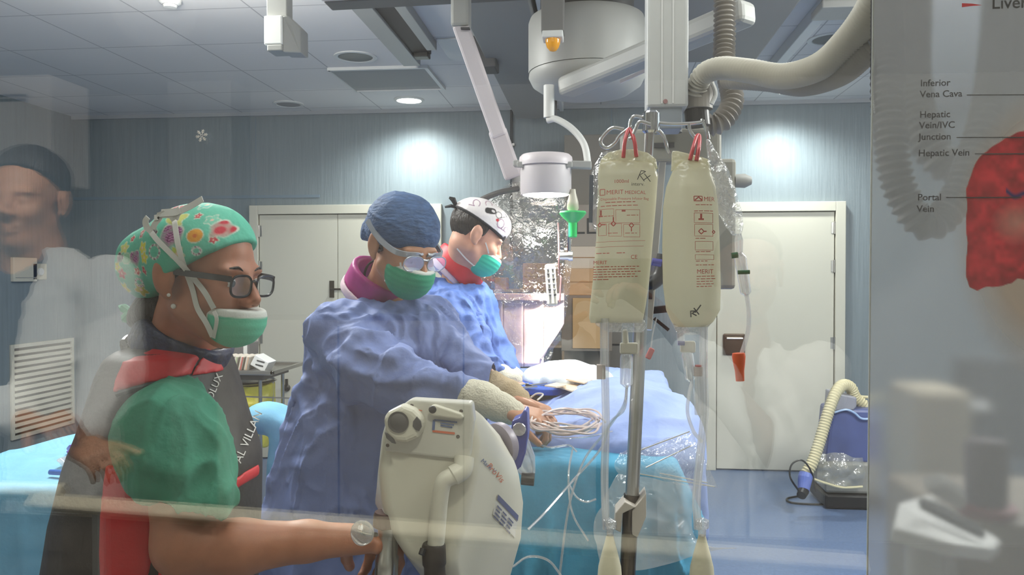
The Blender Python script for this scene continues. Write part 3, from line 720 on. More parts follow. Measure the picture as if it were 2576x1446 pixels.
def cap_pattern(V):
    # pattern laid on the cloth seen from the side of the head; units: zoomed pixels of the cap
    k = 1442*3.014; cx, cz = WF.o[0], WF.o[2]
    ox, oz = at(WF_PX[0], WF_PX[1], 1.3)[[0, 2]]
    x = (V[:, 0]-ox)*k+(WF_PX[0]-280)*3.014; y = -(V[:, 2]-oz)*k+(WF_PX[1]-480)*3.014
    far = V[:, 1] > WF.o[1]+.01; x = np.where(far, x+137, x); y = np.where(far, y+90, y)
    col = np.tile(np.array(srgb((92, 184, 158))), (len(V), 1))
    def put(m, c): col[:] = col*(1-m[:, None])+np.array(srgb(c))*m[:, None]
    sm = lambda d: np.clip(.5-d/4, 0, 1)
    def flower(cx, cy, r, c, c2=(240, 200, 180), dots=False):
        dx, dy = x-cx, y-cy; a = np.arctan2(dy, dx); R = np.hypot(dx, dy); d = R-r*(.80+.20*np.cos(5*a+cx))
        put(sm(d-7), (196, 214, 196)); put(sm(d), c); put(sm(R-r*.22), c2)
        if dots: put(sm(d)*(np.sin(dx*.5)*np.sin(dy*.5) > .35), (235, 225, 215))
    def heart(cx, cy, r, c, rot=0, stripe=False):
        ca, sa = math.cos(rot), math.sin(rot); dx, dy = ((x-cx)*ca+(y-cy)*sa)/r, (-(x-cx)*sa+(y-cy)*ca)/r; dy = -dy
        for g, cc in ((1.13, (206, 214, 200)), (1.0, c)):
            X, Y = dx/g, dy/g+.1; v = (X*X+Y*Y-.62)**3-1.3*X*X*Y**3; put(np.clip(.5-v*5, 0, 1), cc)
            if cc == c and stripe: put(np.clip(.5-v*5, 0, 1)*(np.sin((x-y*.6)*.55) > .3), (196, 130, 180))
    def circ(cx, cy, r, c, c2=None):
        R = np.hypot(x-cx, y-cy); put(sm(R-r-6), (205, 215, 195)); put(sm(R-r), c)
        if c2: put(sm(R-r*.3), c2)
    def ring(cx, cy, r):
        dx, dy = x-cx, y-cy; R = np.hypot(dx, dy); put(sm(np.abs(R-r)-7), (214, 220, 214)); put(sm(np.abs(R-r)-5)*(np.sin(np.arctan2(dy, dx)*9) > .2), (150, 60, 110))
    flower(700, 255, 80, (196, 196, 110)); flower(450, 445, 48, (214, 206, 60)); flower(472, 515, 44, (214, 206, 60)); flower(765, 490, 52, (190, 204, 80))
    flower(168, 735, 48, (214, 210, 80)); flower(318, 740, 50, (190, 180, 80)); flower(552, 192, 46, (204, 204, 96)); flower(150, 575, 40, (226, 216, 90)); flower(215, 440, 44, (204, 206, 120))
    circ(868, 365, 47, (222, 152, 40), (200, 100, 30)); circ(250, 515, 38, (150, 200, 170)); flower(930, 250, 40, (120, 196, 170))
    for a in ((665, 160, 34), (195, 625, 40), (432, 602, 34), (272, 372, 24), (980, 392, 26), (838, 222, 22), (500, 262, 22), (345, 610, 30)): flower(*a, (190, 30, 52), dots=a[2] == 30)
    flower(385, 335, 42, (176, 40, 60), dots=True); heart(705, 370, 78, (112, 40, 92), .15, True); heart(340, 515, 52, (112, 40, 92), -.2, True); heart(545, 336, 34, (82, 28, 62), .9)
    heart(178, 512, 36, (82, 28, 62), .6); heart(95, 700, 30, (70, 30, 60), .4); heart(1000, 318, 60, (186, 22, 48), .7); heart(600, 155, 22, (190, 30, 52)); heart(735, 130, 24, (196, 40, 60)); ring(580, 475, 48); ring(330, 690, 28)
    flower(820, 130, 40, (110, 196, 176)); ring(890, 470, 26)
    return col
WF_PX = (519, 639)
set_col(capo, cap_pattern(V))
MB().tube([at(330, 786, 1.30), at(318, 800, 1.30), at(310, 806, 1.31)], [.008, .010, .003], 8).tube([at(330, 788, 1.30), at(312, 775, 1.31), at(300, 770, 1.32)], [.007, .008, .002], 8).build('cap_tie', capo.data.materials[0], W)
set_col(bpy.data.objects['cap_tie'], np.tile(np.array(srgb((110, 180, 150))), (len(bpy.data.objects['cap_tie'].data.vertices), 1)))
# hair at the nape and the temple
def w_hair(P):
    q = WF.loc(P); f = smax(head_sdf(q, False, False)-.003, -q[:, 2]-.02, .004)
    x, z = P[:, 0], P[:, 2]; T = lambda L: [(at(a, b, 1.28)[0], at(a, b, 1.28)[2]) for a, b in L]
    f1 = np.maximum(f, poly2(x, z, T([(470, 668), (520, 640), (560, 618), (552, 640), (528, 668), (500, 696), (478, 702), (466, 690)])))
    f1 = np.maximum(f1, P[:, 1]-WF.o[1])
    n = smin(ell(P, at(392, 778, 1.31), (.036, .045, .032)), ell(P, at(360, 800, 1.32), (.026, .03, .022)), .02)
    return np.minimum(f1, n)
sdf_obj('hair', w_hair, WF.o-np.array([.2, .16, .12]), WF.o+np.array([.1, .13, .12]), .003, M_hair, W, lambda V: .0015*folds(V, (60, 60, 20), 3))
# pearl earrings
for p in ((438, 770, .0042), (426, 742, .003)):
    h_ = hit(w_body, p[0], p[1], 1.1, 1.36); MB().lathe([(p[2]*math.cos(a), p[2]*math.sin(a)) for a in np.linspace(-1.57, 1.57, 9)], h_+np.array([0, -.002, 0]), (0, 0, 1), 14).build('earring', mat('pearl', (240, 236, 230), .15), W)
# glasses
def rim(fr, s, cx, cy, cz, w, h, n=28, p=3.0, lean=0.0):
    pts = []
    for i in range(n+1):
        a = 2*PI*i/n; c, sn = math.cos(a), math.sin(a); e = (abs(c)**p+abs(sn)**p)**(-1/p)
        y = cy+w*e*c; z = cz+h*e*sn; pts.append(fr.w(cx-.10*max(0, abs(y)-.02)**1.0*.45+lean*(z-cz), s*y, z))
    return pts
M_gl = mat('black_acetate', (26, 20, 22), .25, spec=.6)
g = MB(); 
for s in (-1, 1): g.tube(rim(WF, s, .108, .034, -.004, .0265, .0185), .0021, 8, False)
g.tube(catmull([WF.w(.107, -.009, .003), WF.w(.111, 0, .006), WF.w(.107, .009, .003)], 4), .0022, 8)
for s in (-1, 1): g.ribbon(catmull([WF.w(.106, s*.060, .008), WF.w(.085, s*.073, .009), WF.w(.04, s*.0785, .008), WF.w(-.005, s*.083, .006), WF.w(-.02, s*.084, -.004)], 5), .0095, WF.R[:, 1]*s, .0032)
gl = g.build('glasses', M_gl, W)
for s in (-1, 1):
    r_ = rim(WF, s, .108, .034, -.004, .0255, .0175)[:-1]; MB().prism(r_, WF.R[:, 0]*.0012).build('lens', M_lens, gl)
# mask hanging under the nose
mk = mask_obj(WF, W, (.078, 0, -.066), (.052, .058, .052), -.046, .054, M_mask, white=.012, pleat=.0003, rgb=(84, 190, 158))
def w_surf2(P): return np.minimum(w_surf(P), ell(WF.loc(P), (.078, 0, -.066), (.054, .060, .054)))
def w_surf(P): return np.minimum(np.minimum(w_body(P), w_cap(P)), 1)
def strap(root, fn, pts, y0, y1, wd=.006, name='mask_strap', lift=.004, n=5):
    P = [hit(fn, a, b, y0, y1)+np.array([0, -lift, 0]) for a, b in pts]
    return MB().ribbon(catmull(P, n), wd, (0.12, -1, .1), .0008).build(name, M_maskw, root)
strap(W, w_surf, [(541, 776), (518, 735), (490, 700), (455, 660), (425, 630), (400, 605), (382, 582)], 1.0, 1.42, .0085)
strap(W, w_surf2, [(538, 846), (522, 812), (500, 775), (488, 730), (474, 690), (460, 650), (450, 610), (444, 570), (441, 548)], 1.0, 1.42, .0085)
strap(W, w_surf2, [(541, 782), (548, 805), (540, 850)], 1.0, 1.42, .006)
bw = [(382, 582), (370, 572), (366, 556), (372, 546)], [(384, 575), (392, 560), (403, 546), (388, 548)], [(441, 552), (430, 540), (408, 538), (404, 532)], [(441, 552), (450, 534), (480, 518), (510, 500)], [(405, 536), (440, 533), (452, 528)]
mbw = MB()
for L_, wd in zip(bw, (.010, .010, .013, .011, .013)): mbw.ribbon(catmull([at(a, b, 1.20) for a, b in L_], 4), wd, (0, -1, .35), .001)
mbw.build('strap_bow', M_maskw, W)
# thyroid collar, lead vest, sleeve
CF = Frame(-8, 30, 0, at(458, 862, 1.335))
collar('thyroid_collar', CF, .077, .075, .030, .009, mat('navy_vinyl', (34, 42, 74), .5, bump=.3, bscale=120, var=.5, vscale=110), W)
vs = [(430, 868, .055, .07), (428, 885, .082, .14), (426, 930, .096, .155), (426, 985, .108, .165), (426, 1060, .126, .175), (424, 1150, .150, .19), (408, 1290, .163, .195), (388, 1446, .170, .2)]
vsec = [(at(a, b, 1.33), c, d) for a, b, c, d in vs]; bt = vsec[-1][0]; vsec.append((np.array([bt[0]-.02, bt[1], .55]), .19, .21))
armhole = lambda P: cap(P, sh+np.array([0, -.02, -.02]), elb, .075, .06)
def w_vest(P):
    f = loft(P, vsec); return smax(f, -cap(P, nb+np.array([.01, 0, -.02]), nb+np.array([.02, 0, .2]), .062), .01)
lo, hi = np.array([bt[0]-.26, 1.08, .53]), np.array([bt[0]+.32, 1.6, nb[2]+.08])
vdisp = lambda V: .004*folds(V, (9, 9, 5), 11)
vest = sdf_obj('lead_vest', w_vest, lo, hi, .008, M_lead, W, vdisp, 2)
def patch(name, L, m, th=.0035, root=vest, y1=1.36, Yp=1.2):
    T = [(at(a, b, Yp)[0], at(a, b, Yp)[2]) for a, b in L]; A = np.array(T)
    def fn(P): return smax(smax(w_vest(P)-.004-th, poly2(P[:, 0], P[:, 2], T), .003), P[:, 1]-y1, .003)
    return sdf_obj(name, fn, (A[:, 0].min()-.01, 1.08, A[:, 1].min()-.01), (A[:, 0].max()+.01, y1+.01, A[:, 1].max()+.01), .0045, m, root, None, 1)
patch('red_yoke', [(316, 876), (360, 868), (420, 872), (426, 955), (380, 962), (335, 975), (298, 986), (303, 930)], M_red, y1=1.33, Yp=1.18)
patch('red_yoke', [(434, 874), (490, 890), (548, 930), (542, 960), (532, 998), (500, 975), (460, 960), (434, 956)], M_red, y1=1.33, Yp=1.19)
patch('red_side_panel', [(270, 1165), (300, 1180), (392, 1240), (380, 1320), (362, 1460), (272, 1500), (262, 1380), (266, 1250)], M_red, Yp=1.145)
patch('red_side_panel', [(398, 1240), (440, 1290), (470, 1380), (485, 1460), (380, 1480), (388, 1350)], M_red, Yp=1.145)
patch('red_front_trim', [(598, 1205), (642, 1165), (648, 1190), (602, 1228)], M_red, Yp=1.31)
def cast(fn, P, Y0, Y1, lift=.0015):
    out = []
    for p in np.asarray(P, float):
        d = p-CAM; Y = np.linspace(Y0, Y1, 240); A = (CAM+d[None]*(Y/d[1])[:, None]).astype(np.float32); f = fn(A); i = int(np.argmax(f < 0)) if (f < 0).any() else int(np.argmin(f)); out.append(A[i]-d/np.linalg.norm(d)*lift)
    return np.array(out)
w_vestc = lambda P: w_vest(P)-.005
for s, x, y, rot, sz in (('AL VILLAN', 606, 1166, 66, 30), ('OLUX', 534, 1008, 66, 26)):
    mb = MB(); o = at(x, y, 1.27); a = math.radians(rot); ex = np.array([math.cos(a), 0, math.sin(a)]); ey = np.array([-math.sin(a), 0, math.cos(a)])
    put_text(mb, s, sz/1500, o, ex, ey, fn=lambda P: cast(w_vestc, P, 1.05, 1.5))
    mb.build('lettering', mat('white_print', (210, 208, 202), .7), vest)
# trims of the shoulder piece
for L in ([(296, 990), (335, 978), (385, 965), (430, 958), (470, 966), (505, 982), (534, 1004)], [(318, 876), (345, 862), (352, 850), (330, 848), (314, 860), (316, 878)]):
    MB().tube(catmull([hit(w_vest, a, b, 1.0, 1.36)+np.array([0, -.004, 0]) for a, b in L], 4), .006, 8).build('black_binding', M_black, vest)
hem_a, hem_b = at(410, 1300, 1.13), at(585, 1262, 1.13)
def w_sleeve(P):
    f = chain(P, [(at(418, 1026, 1.235), .066), (at(430, 1092, 1.18), .077), (at(452, 1175, 1.165), .072), (at(496, 1270, 1.14), .058)], .02)
    f = smin(f, cap(P, at(330, 1080, 1.23), at(345, 1170, 1.21), .028), .03); f = smin(f, cap(P, at(545, 1085, 1.16), at(560, 1240, 1.14), .010), .03)
    c = at(498, 1266, 1.14); n = np.array([-.20, 0, -1.0]); n /= np.linalg.norm(n); f = smax(f, ((P-c.astype(np.float32))@n.astype(np.float32)), .003)
    f = smax(f, -cap(P, at(500, 1295, 1.14), at(494, 1245, 1.14), .044, .034), .004)
    return f
sdf_obj('scrub_sleeve', w_sleeve, at(420, 1130, 1.16)-np.array([.2, .14, .2]), at(470, 1080, 1.16)+np.array([.16, .15, .14]), .005, M_scrub, W,
        lambda V: .012*folds(V, (11, 11, 5), 21)+.012*crisp(V, (8, 8, 5), 23)-.012, 1)
trousers(W, (bt[0], 1.35), .1, .75, M_scrub)

# ------------------------------------------------------------------ surgeon with goggles
b0 = at(900, 1000, 2.2)
G = thing('person', (b0[0], 2.2, 0), 'person in pale blue gown, dark blue cap and goggles, leaning over the draped table', 'person')
GF = Frame(-40, 24, 0).pin((.127, 0, -.031), at(1072, 694, 2.04))
nb = at(962, 752, 2.2)
gsh, gel, gwr = at(862, 838, 2.08), at(985, 958, 1.96), at(1275, 1030, 1.90)
fsh, fel, fwr = at(1075, 815, 2.26), at(1175, 925, 2.16), at(1300, 1005, 2.02)
gfin = at(1350, 1050, 1.90)-gwr; ffin = at(1362, 1030, 1.99)-fwr
gc = hand_caps(gwr, gfin, (-.3, .2, -1), -1, (20, 40, 42, 44, 46), .92); fc = hand_caps(fwr, ffin, (-.35, -.1, -1), 1, (25, 48, 50, 52, 54), .95)
def g_body(P):
    f = boxed(P, GF.o-.17, GF.o+.17, lambda p: head_sdf(GF.loc(p), False))
    f = smin(f, cap(P, GF.w(-.022, 0, -.055), nb, .050, .056), .025)
    f = smin(f, chain(P, [(nb, .06), (nb+np.array([-.02, .02, -.2]), .1)], .03), .04)
    for a, b, c, fi, cp, n in ((gsh, gel, gwr, gfin, gc, (-.3, .2, -1)), (fsh, fel, fwr, ffin, fc, (-.35, -.1, -1))):
        f = smin(f, chain(P, [(nb+np.array([0, 0, -.08]), .06), (a, .05), (b, .04), (c, .025)], .02), .03)
        f = smin(f, boxed(P, *around([c, c+fi*2.6], .1), lambda p, cp=cp, c=c, fi=fi, n=n: hand_sdf(p, cp, c, fi, n, .94)), .01)
    return f
lo, hi = around([gsh, gwr, fwr+ffin*1.9, GF.o, nb], .15); sdf_obj('body', g_body, lo, hi, .0042, M_sk3, G)
def g_cap(P):
    q = GF.loc(P); f = ell(q, (-.020, 0, .048), (.112, .094, .094)); f = smin(f, ell(q, (-.115, 0, -.005), (.04, .055, .055)), .03)
    return smax(f, -(q[:, 2]-.030+(.09-q[:, 0])*.30), .004)
V, Q = snets(g_cap, GF.o-.2, GF.o+.2, .0035); V = relax(V, Q, 1); V = V+vnorm(V, Q)*(.005*folds(GF.loc(V.astype(np.float32)), (12, 18, 38), 4)-.002)[:, None]
mesh_np('cap', V, Q, mat('dark_blue_bouffant', (58, 88, 130), .75, bump=.5, bscale=60, var=.22, vscale=40, stretch=(1, 1, 2.5)), G)
def hairpatch(fr, pts, off, root, h=.003, name='hair', disp=.003):
    def fn(P):
        q = fr.loc(P); f = head_sdf(q, False, False)-off; return smax(f, np.abs(poly2(q[:, 0], q[:, 2], pts)) if 0 else poly2(q[:, 0], q[:, 2], pts), .003)
    sdf_obj(name, fn, fr.o-.17, fr.o+.17, h, M_hair, root, lambda V: disp*folds(V, (70, 70, 30), 8))
hairpatch(GF, [(-.005, .03), (.01, -.01), (-.012, -.02), (-.04, -.045), (-.09, -.05), (-.13, -.03), (-.12, .04)], .004, G)
mb = MB(); mb.tube(catmull([at(940, 655, 2.17), at(925, 668, 2.18), at(917, 690, 2.18), at(922, 706, 2.18)], 6), .0035, 8); mb.tube(catmull([at(950, 650, 2.16), at(935, 672, 2.17), at(945, 690, 2.16)], 6), .0025, 8); mb.build('hair_strand', M_hair, G)
mask_obj(GF, G, (.058, 0, -.052), (.074, .066, .073), -.022, .018, M_mask, white=.006, pleat=.0004, h=.003, rgb=(46, 158, 118))
gsf = lambda P: np.minimum(g_body(P), g_cap(P))
strap(G, gsf, [(1000, 706), (985, 706), (968, 705)], 1.9, 2.4, .005)
strap(G, gsf, [(1004, 702), (1010, 680), (1008, 660)], 1.9, 2.4, .005)
# goggles
M_sil = mat('silver_plastic', (178, 182, 190), .22, .35)
g = MB()
for s in (-1, 1): g.ribbon(catmull([GF.w(.099, s*.010, .016), GF.w(.104, s*.034, .018), GF.w(.092, s*.060, .015), GF.w(.07, s*.076, .014), GF.w(.03, s*.086, .020), GF.w(-.01, s*.094, .034), GF.w(-.05, s*.094, .050)], 5), .014, GF.R[:, 1]*s+GF.R[:, 0]*.4, .006)
for s in (-1, 1): g.tube(rim(GF, s, .112, .038, -.004, .031, .021, p=2.3), .0016, 8, False)
g.tube([GF.w(.108, -.01, .006), GF.w(.113, 0, .006), GF.w(.108, .01, .006)], .003, 8)
gg = g.build('goggles', M_sil, G)
for s in (-1, 1): MB().prism(rim(GF, s, .112, .038, -.004, .030, .020, p=2.3)[:-1], GF.R[:, 0]*.0015).build('lens', clear_mat('goggle_lens', clear=.84, rough=.03, bump=0), gg)
CFg = Frame(-30, 38, 0, at(948, 712, 2.19)); collar('thyroid_collar', CFg, .080, .078, .034, .009, mat('magenta_vinyl', (170, 44, 128), .5, var=.15, vscale=30), G)
CFh = Frame(-30, 36, 0, at(940, 742, 2.19)); collar('undershirt_neckline', CFh, .096, .092, .014, .004, mat('pink_cloth', (226, 200, 208), .8), G)
gs = [(960, 748, .085, .085), (956, 765, .125, .12), (952, 795, .180, .145), (952, 840, .200, .155), (958, 900, .205, .16), (950, 960, .195, .16), (925, 1050, .215, .17), (900, 1150, .235, .18), (875, 1300, .252, .19), (865, 1446, .262, .2)]
gsec = [(at(a, b, 2.2), c, d) for a, b, c, d in gs]; e = gsec[-1][0]; gsec.append((np.array([e[0]-.02, e[1], .28]), .30, .24))
def g_gown(P):
    f = loft(P, gsec); f = smax(f, -cap(P, nb+np.array([.015, -.01, -.0]), nb+np.array([.03, 0, .2]), .075, .08), .012)
    f = smin(f, chain(P, [(gsh, .092), (at(925, 925, 2.0), .088), (gel+np.array([0, 0, .004]), .078), (at(1075, 985, 1.94), .060), (at(1172, 994, 1.925), .043)], .03), .045)
    f = smin(f, chain(P, [(fsh, .085), (fel, .068), (at(1245, 975, 2.08), .042)], .03), .05)
    return f
def ridge(P0, P1, w): return lambda P: cap(P, P0, P1, w, w*.5)
RD = []
for L, Y, wd in (([(872, 872), (925, 885), (985, 905), (1020, 880)], 1.9, .020), ([(800, 930), (850, 900), (900, 935), (985, 960)], 1.88, .026), ([(1010, 965), (1075, 950), (1150, 968)], 1.86, .018), ([(905, 850), (960, 850), (1035, 878)], 1.95, .014),
                 ([(780, 960), (735, 1010), (712, 1080), (690, 1220), (672, 1340)], 1.95, .016), ([(1045, 770), (1062, 830), (1070, 900)], 2.0, .014), ([(870, 790), (905, 770), (950, 800)], 2.0, .016), ([(1140, 830), (1150, 870), (1130, 910)], 2.05, .014), ([(765, 1000), (780, 1080), (760, 1200)], 1.95, .010)):
    pts = [hit(g_gown, a, b, 1.6, 2.5) for a, b in L]; RD += [(a, b, wd) for a, b in zip(pts[:-1], pts[1:])]
def g_gown2(P):
    f = g_gown(P)
    for a, b, wd in RD:
        lo, hi = around([a, b], wd+.05); m = ((P > lo) & (P < hi)).all(1)
        if m.any(): f[m] = smin(f[m], cap(P[m], a, b, wd*.75, wd*.55), .022)
    return f
def gown_disp(amp, seed): return lambda V: amp*.7*folds(V, (6, 6, 3.2), seed)+amp*.75*crisp(V, (5.5, 5.5, 3.4), seed+3)+amp*.3*crisp(V, (14, 14, 8), seed+7)-amp*.75
gown = sdf_obj('gown', g_gown2, (e[0]-.34, 1.75, .26), (at(1215, 1000, 1.9)[0], 2.5, nb[2]+.06), .0062, M_gown, G, gown_disp(.028, 31), 1)
def cuff(pts, m, root, seed=3):
    lo, hi = around([p for p, r in pts], .08)
    sdf_obj('knit_cuff', lambda P: chain(P, pts, .01), lo, hi, .0035, m, root, lambda V: .004*folds(V, (26, 26, 26), seed), 1)
cuff([(at(1165, 993, 1.925), .042), (at(1215, 1005, 1.91), .040), (at(1260, 1024, 1.90), .033), (at(1288, 1036, 1.90), .029)], M_knit, G)
cuff([(at(1238, 972, 2.085), .040), (at(1280, 992, 2.04), .034), (at(1303, 1006, 2.02), .030)], mat('tan_cuff', (180, 160, 128), .9, bump=.5, bscale=220), G, 6)
trousers(G, (e[0], 2.2), .11, .5, M_dress)

# ------------------------------------------------------------------ surgeon with the white cap
b1 = at(1150, 900, 2.95)
Mn = thing('person', (b1[0], 2.95, 0), 'person in royal blue gown, white patterned cap and red collar, head bowed under lamp', 'person')
MF = Frame(20, 28, 0).pin((.127, 0, -.031), at(1262, 654, 2.92))
nb = at(1160, 690, 2.95)
msh, mel, mwr = at(1120, 790, 2.80), at(1180, 900, 2.72), at(1285, 962, 2.62)
mfin = at(1330, 985, 2.58)-mwr; mc = hand_caps(mwr, mfin, (-.3, 0, -1), -1, (20, 35, 38, 40, 42))
osh, oel, owr = at(1195, 780, 3.02), at(1230, 880, 2.98), at(1292, 950, 2.85); ofin = at(1335, 972, 2.8)-owr; oc = hand_caps(owr, ofin, (-.3, 0, -1), 1, (20, 35, 38, 40, 42))
def m_body(P):
    f = boxed(P, MF.o-.17, MF.o+.17, lambda p: head_sdf(MF.loc(p), False))
    f = smin(f, cap(P, MF.w(-.025, 0, -.045), nb, .056, .062), .025)
    f = smin(f, chain(P, [(nb, .06), (nb+np.array([-.02, .02, -.2]), .1)], .03), .04)
    for a, b, c, fi, cp in ((msh, mel, mwr, mfin, mc), (osh, oel, owr, ofin, oc)):
        f = smin(f, chain(P, [(nb+np.array([0, 0, -.08]), .06), (a, .05), (b, .04), (c, .026)], .02), .03)
        f = smin(f, boxed(P, *around([c, c+fi*2.6], .1), lambda p, cp=cp, c=c, fi=fi: hand_sdf(p, cp, c, fi, (-.3, 0, -1))), .01)
    return f
lo, hi = around([msh, mwr+mfin*1.5, owr+ofin*1.5, MF.o, nb], .15); sdf_obj('body', m_body, lo, hi, .0045, M_sk2, Mn)
bA, bB = (.098, .030), (-.115, .055)     # brim line in the head's side plane
def m_cap(P):
    q = MF.loc(P); f = ell(q, (-.012, 0, .046), (.109, .088, .090)); f = smin(f, ell(q, (.045, 0, .075), (.055, .06, .045)), .03)
    d = np.array([bB[0]-bA[0], bB[1]-bA[1]]); n = np.array([d[1], -d[0]])/np.linalg.norm(d); n = n if n[1] < 0 else -n
    return smax(f, (q[:, 0]-bA[0])*n[0]+(q[:, 2]-bA[1])*n[1], .003)
V, Q = snets(m_cap, MF.o-.18, MF.o+.2, .0026); V = relax(V, Q, 1); V = V+vnorm(V, Q)*(.003*folds(V, (14, 14, 14), 6))[:, None]
mcap = mesh_np('cap', V, Q, mat('white_printed_cotton', (230, 225, 220), .8, attr='Col', bump=.15, bscale=120), Mn)
q = MF.loc(V.astype(np.float32)); col = np.tile(np.array(srgb((232, 226, 226))), (len(V), 1)); near = q[:, 1] < .02
def stroke(pts, wd, c):
    d = np.full(len(V), 9.0)
    for a, b in zip(pts[:-1], pts[1:]):
        a, b = np.array(a), np.array(b); e_ = b-a; p = np.stack([q[:, 0], q[:, 2]], 1)-a; t = np.clip((p@e_)/(e_@e_+1e-12), 0, 1); d = np.minimum(d, np.hypot(*(p-t[:, None]*e_).T))
    m = (np.clip(.5-(d-wd)/.0012, 0, 1)*near)[:, None]; col[:] = col*(1-m)+np.array(srgb(c))*m
stroke([bA, bB], .0065, (30, 30, 36))
loop = lambda cx, cz, r, a0, a1, k=1: [(cx+r*math.cos(a), cz+r*k*math.sin(a)) for a in np.linspace(a0, a1, 14)]
stroke(loop(.048, .073, .014, -2.4, 4.2, 1.2)+[(.078, .058)], .0013, (120, 60, 110)); stroke(loop(.078, .066, .009, .6, 5), .0013, (120, 60, 110))
stroke(loop(-.062, .098, .012, -.6, 4.4, 1.2)+[(-.085, .080)], .0013, (120, 60, 110)); stroke(loop(-.02, .118, .013, 0, 4), .0011, (150, 90, 120))
stroke(loop(.028, .098, .012, 0, 6.3), .0012, (40, 40, 46)); stroke([(.03, .085), (.062, .112)], .0012, (40, 40, 46)); stroke([(.05, .118), (.075, .105)], .0014, (40, 40, 46)); stroke([(.066, .125), (.092, .095)], .0010, (60, 50, 60))
stroke([(-.016, .092), (.004, .100)], .0115, (24, 24, 28)); stroke([(.002, .100), (.006, .1)], .005, (210, 205, 205)); stroke([(.030, .078), (.031, .079)], .0055, (190, 40, 56))
stroke([(.093, .038), (.096, .036)], .009, (30, 30, 36)); set_col(mcap, col)
mb = MB(); k = MF.w(-.112, -.01, .058)
mb.tube([k, k+np.array([-.012, -.01, .028]), k+np.array([-.026, -.012, .034])], [.006, .010, .004], 6); mb.tube([k, k+np.array([-.02, -.01, .004]), k+np.array([-.042, -.01, .0])], [.006, .007, .004], 6); mb.build('cap_tie', M_black, Mn)
hairpatch(MF, [(.02, .05), (.014, .012), (.006, -.004), (-.02, .022), (-.036, .0), (-.044, -.035), (-.07, -.06), (-.14, -.05), (-.14, .07)], .005, Mn)
mask_obj(MF, Mn, (.066, 0, -.060), (.066, .060, .066), -.036, .028, M_mask, white=.010, pleat=.0004, h=.0028, rgb=(40, 190, 160))
msf = lambda P: np.minimum(m_body(P), m_cap(P))
strap(Mn, msf, [(1190, 666), (1172, 650), (1150, 625)], 2.6, 3.1, .005)
strap(Mn, msf, [(1232, 650), (1228, 630), (1222, 610)], 2.6, 3.1, .005); strap(Mn, msf, [(1190, 668), (1215, 662), (1232, 650)], 2.6, 3.1, .005)
CM = Frame(15, 46, 0, at(1150, 676, 2.95)); collar('thyroid_collar', CM, .094, .090, .036, .010, mat('red_collar_vinyl', (206, 30, 48), .5, var=.1, vscale=40), Mn)
CM2 = Frame(15, 44, 0, at(1126, 692, 2.95)); collar('undershirt_neckline', CM2, .102, .094, .016, .004, mat('pink_cloth'), Mn)
ms = [(1142, 706, .09, .085), (1138, 722, .125, .12), (1136, 745, .155, .165), (1138, 800, .165, .18), (1148, 880, .172, .18), (1158, 950, .18, .18), (1150, 1050, .2, .19)]
msec = [(at(a, b, 2.95), c, d) for a, b, c, d in ms]; e = msec[-1][0]; msec.append((np.array([e[0]-.03, e[1], .28]), .25, .23))
def m_gown(P):
    f = loft(P, msec); f = smax(f, -cap(P, nb+np.array([.02, 0, -.01]), nb+np.array([.05, 0, .2]), .082, .09), .012)
    f = smin(f, chain(P, [(msh, .085), (mel, .07), (at(1262, 950, 2.65), .045)], .03), .05)
    return smin(f, chain(P, [(osh, .08), (oel, .066), (at(1275, 938, 2.88), .045)], .03), .05)
RM = []
for L, Y, wd in (([(1150, 720), (1170, 760), (1190, 830), (1205, 900), (1235, 935)], 2.6, .018), ([(1180, 700), (1205, 790), (1225, 870), (1262, 930)], 2.6, .018), ([(1110, 720), (1130, 740), (1160, 735)], 2.6, .016), ([(1195, 740), (1215, 800), (1240, 860)], 2.6, .012)):
    pts = [hit(m_gown, a, b, 2.3, 3.3) for a, b in L]; RM += [(a, b, wd) for a, b in zip(pts[:-1], pts[1:])]
def m_gown2(P):
    f = m_gown(P)
    for a, b, wd in RM:
        lo, hi = around([a, b], wd+.05); m = ((P > lo) & (P < hi)).all(1)
        if m.any(): f[m] = smin(f[m], cap(P[m], a, b, wd*.75, wd*.55), .02)
    return f
sdf_obj('gown', m_gown2, (e[0]-.3, 2.5, .26), (at(1300, 950, 2.7)[0], 3.25, nb[2]+.06), .007, M_gown2, Mn, gown_disp(.028, 41), 1)
cuff([(at(1258, 948, 2.655), .044), (at(1288, 962, 2.62), .034)], M_knit, Mn); cuff([(at(1270, 936, 2.88), .044), (at(1294, 950, 2.85), .034)], M_knit, Mn)
trousers(Mn, (e[0], 2.95), .11, .5, M_dress)

# ================================================================== OVERHEAD EQUIPMENT
def hose(mb, pts, r, pitch=.011, amp=.26, n=16, sub=24):
    P = np.array(catmull(pts, sub)); d = np.r_[0, np.cumsum(np.linalg.norm(np.diff(P, axis=0), axis=1))]
    s = np.arange(0, d[-1], pitch/5); Q = np.stack([np.interp(s, d, P[:, i]) for i in range(3)], 1)
    return mb.tube(Q, [r*(1-amp*.5+amp*.5*math.cos(2*PI*t/pitch)) for t in s], n)
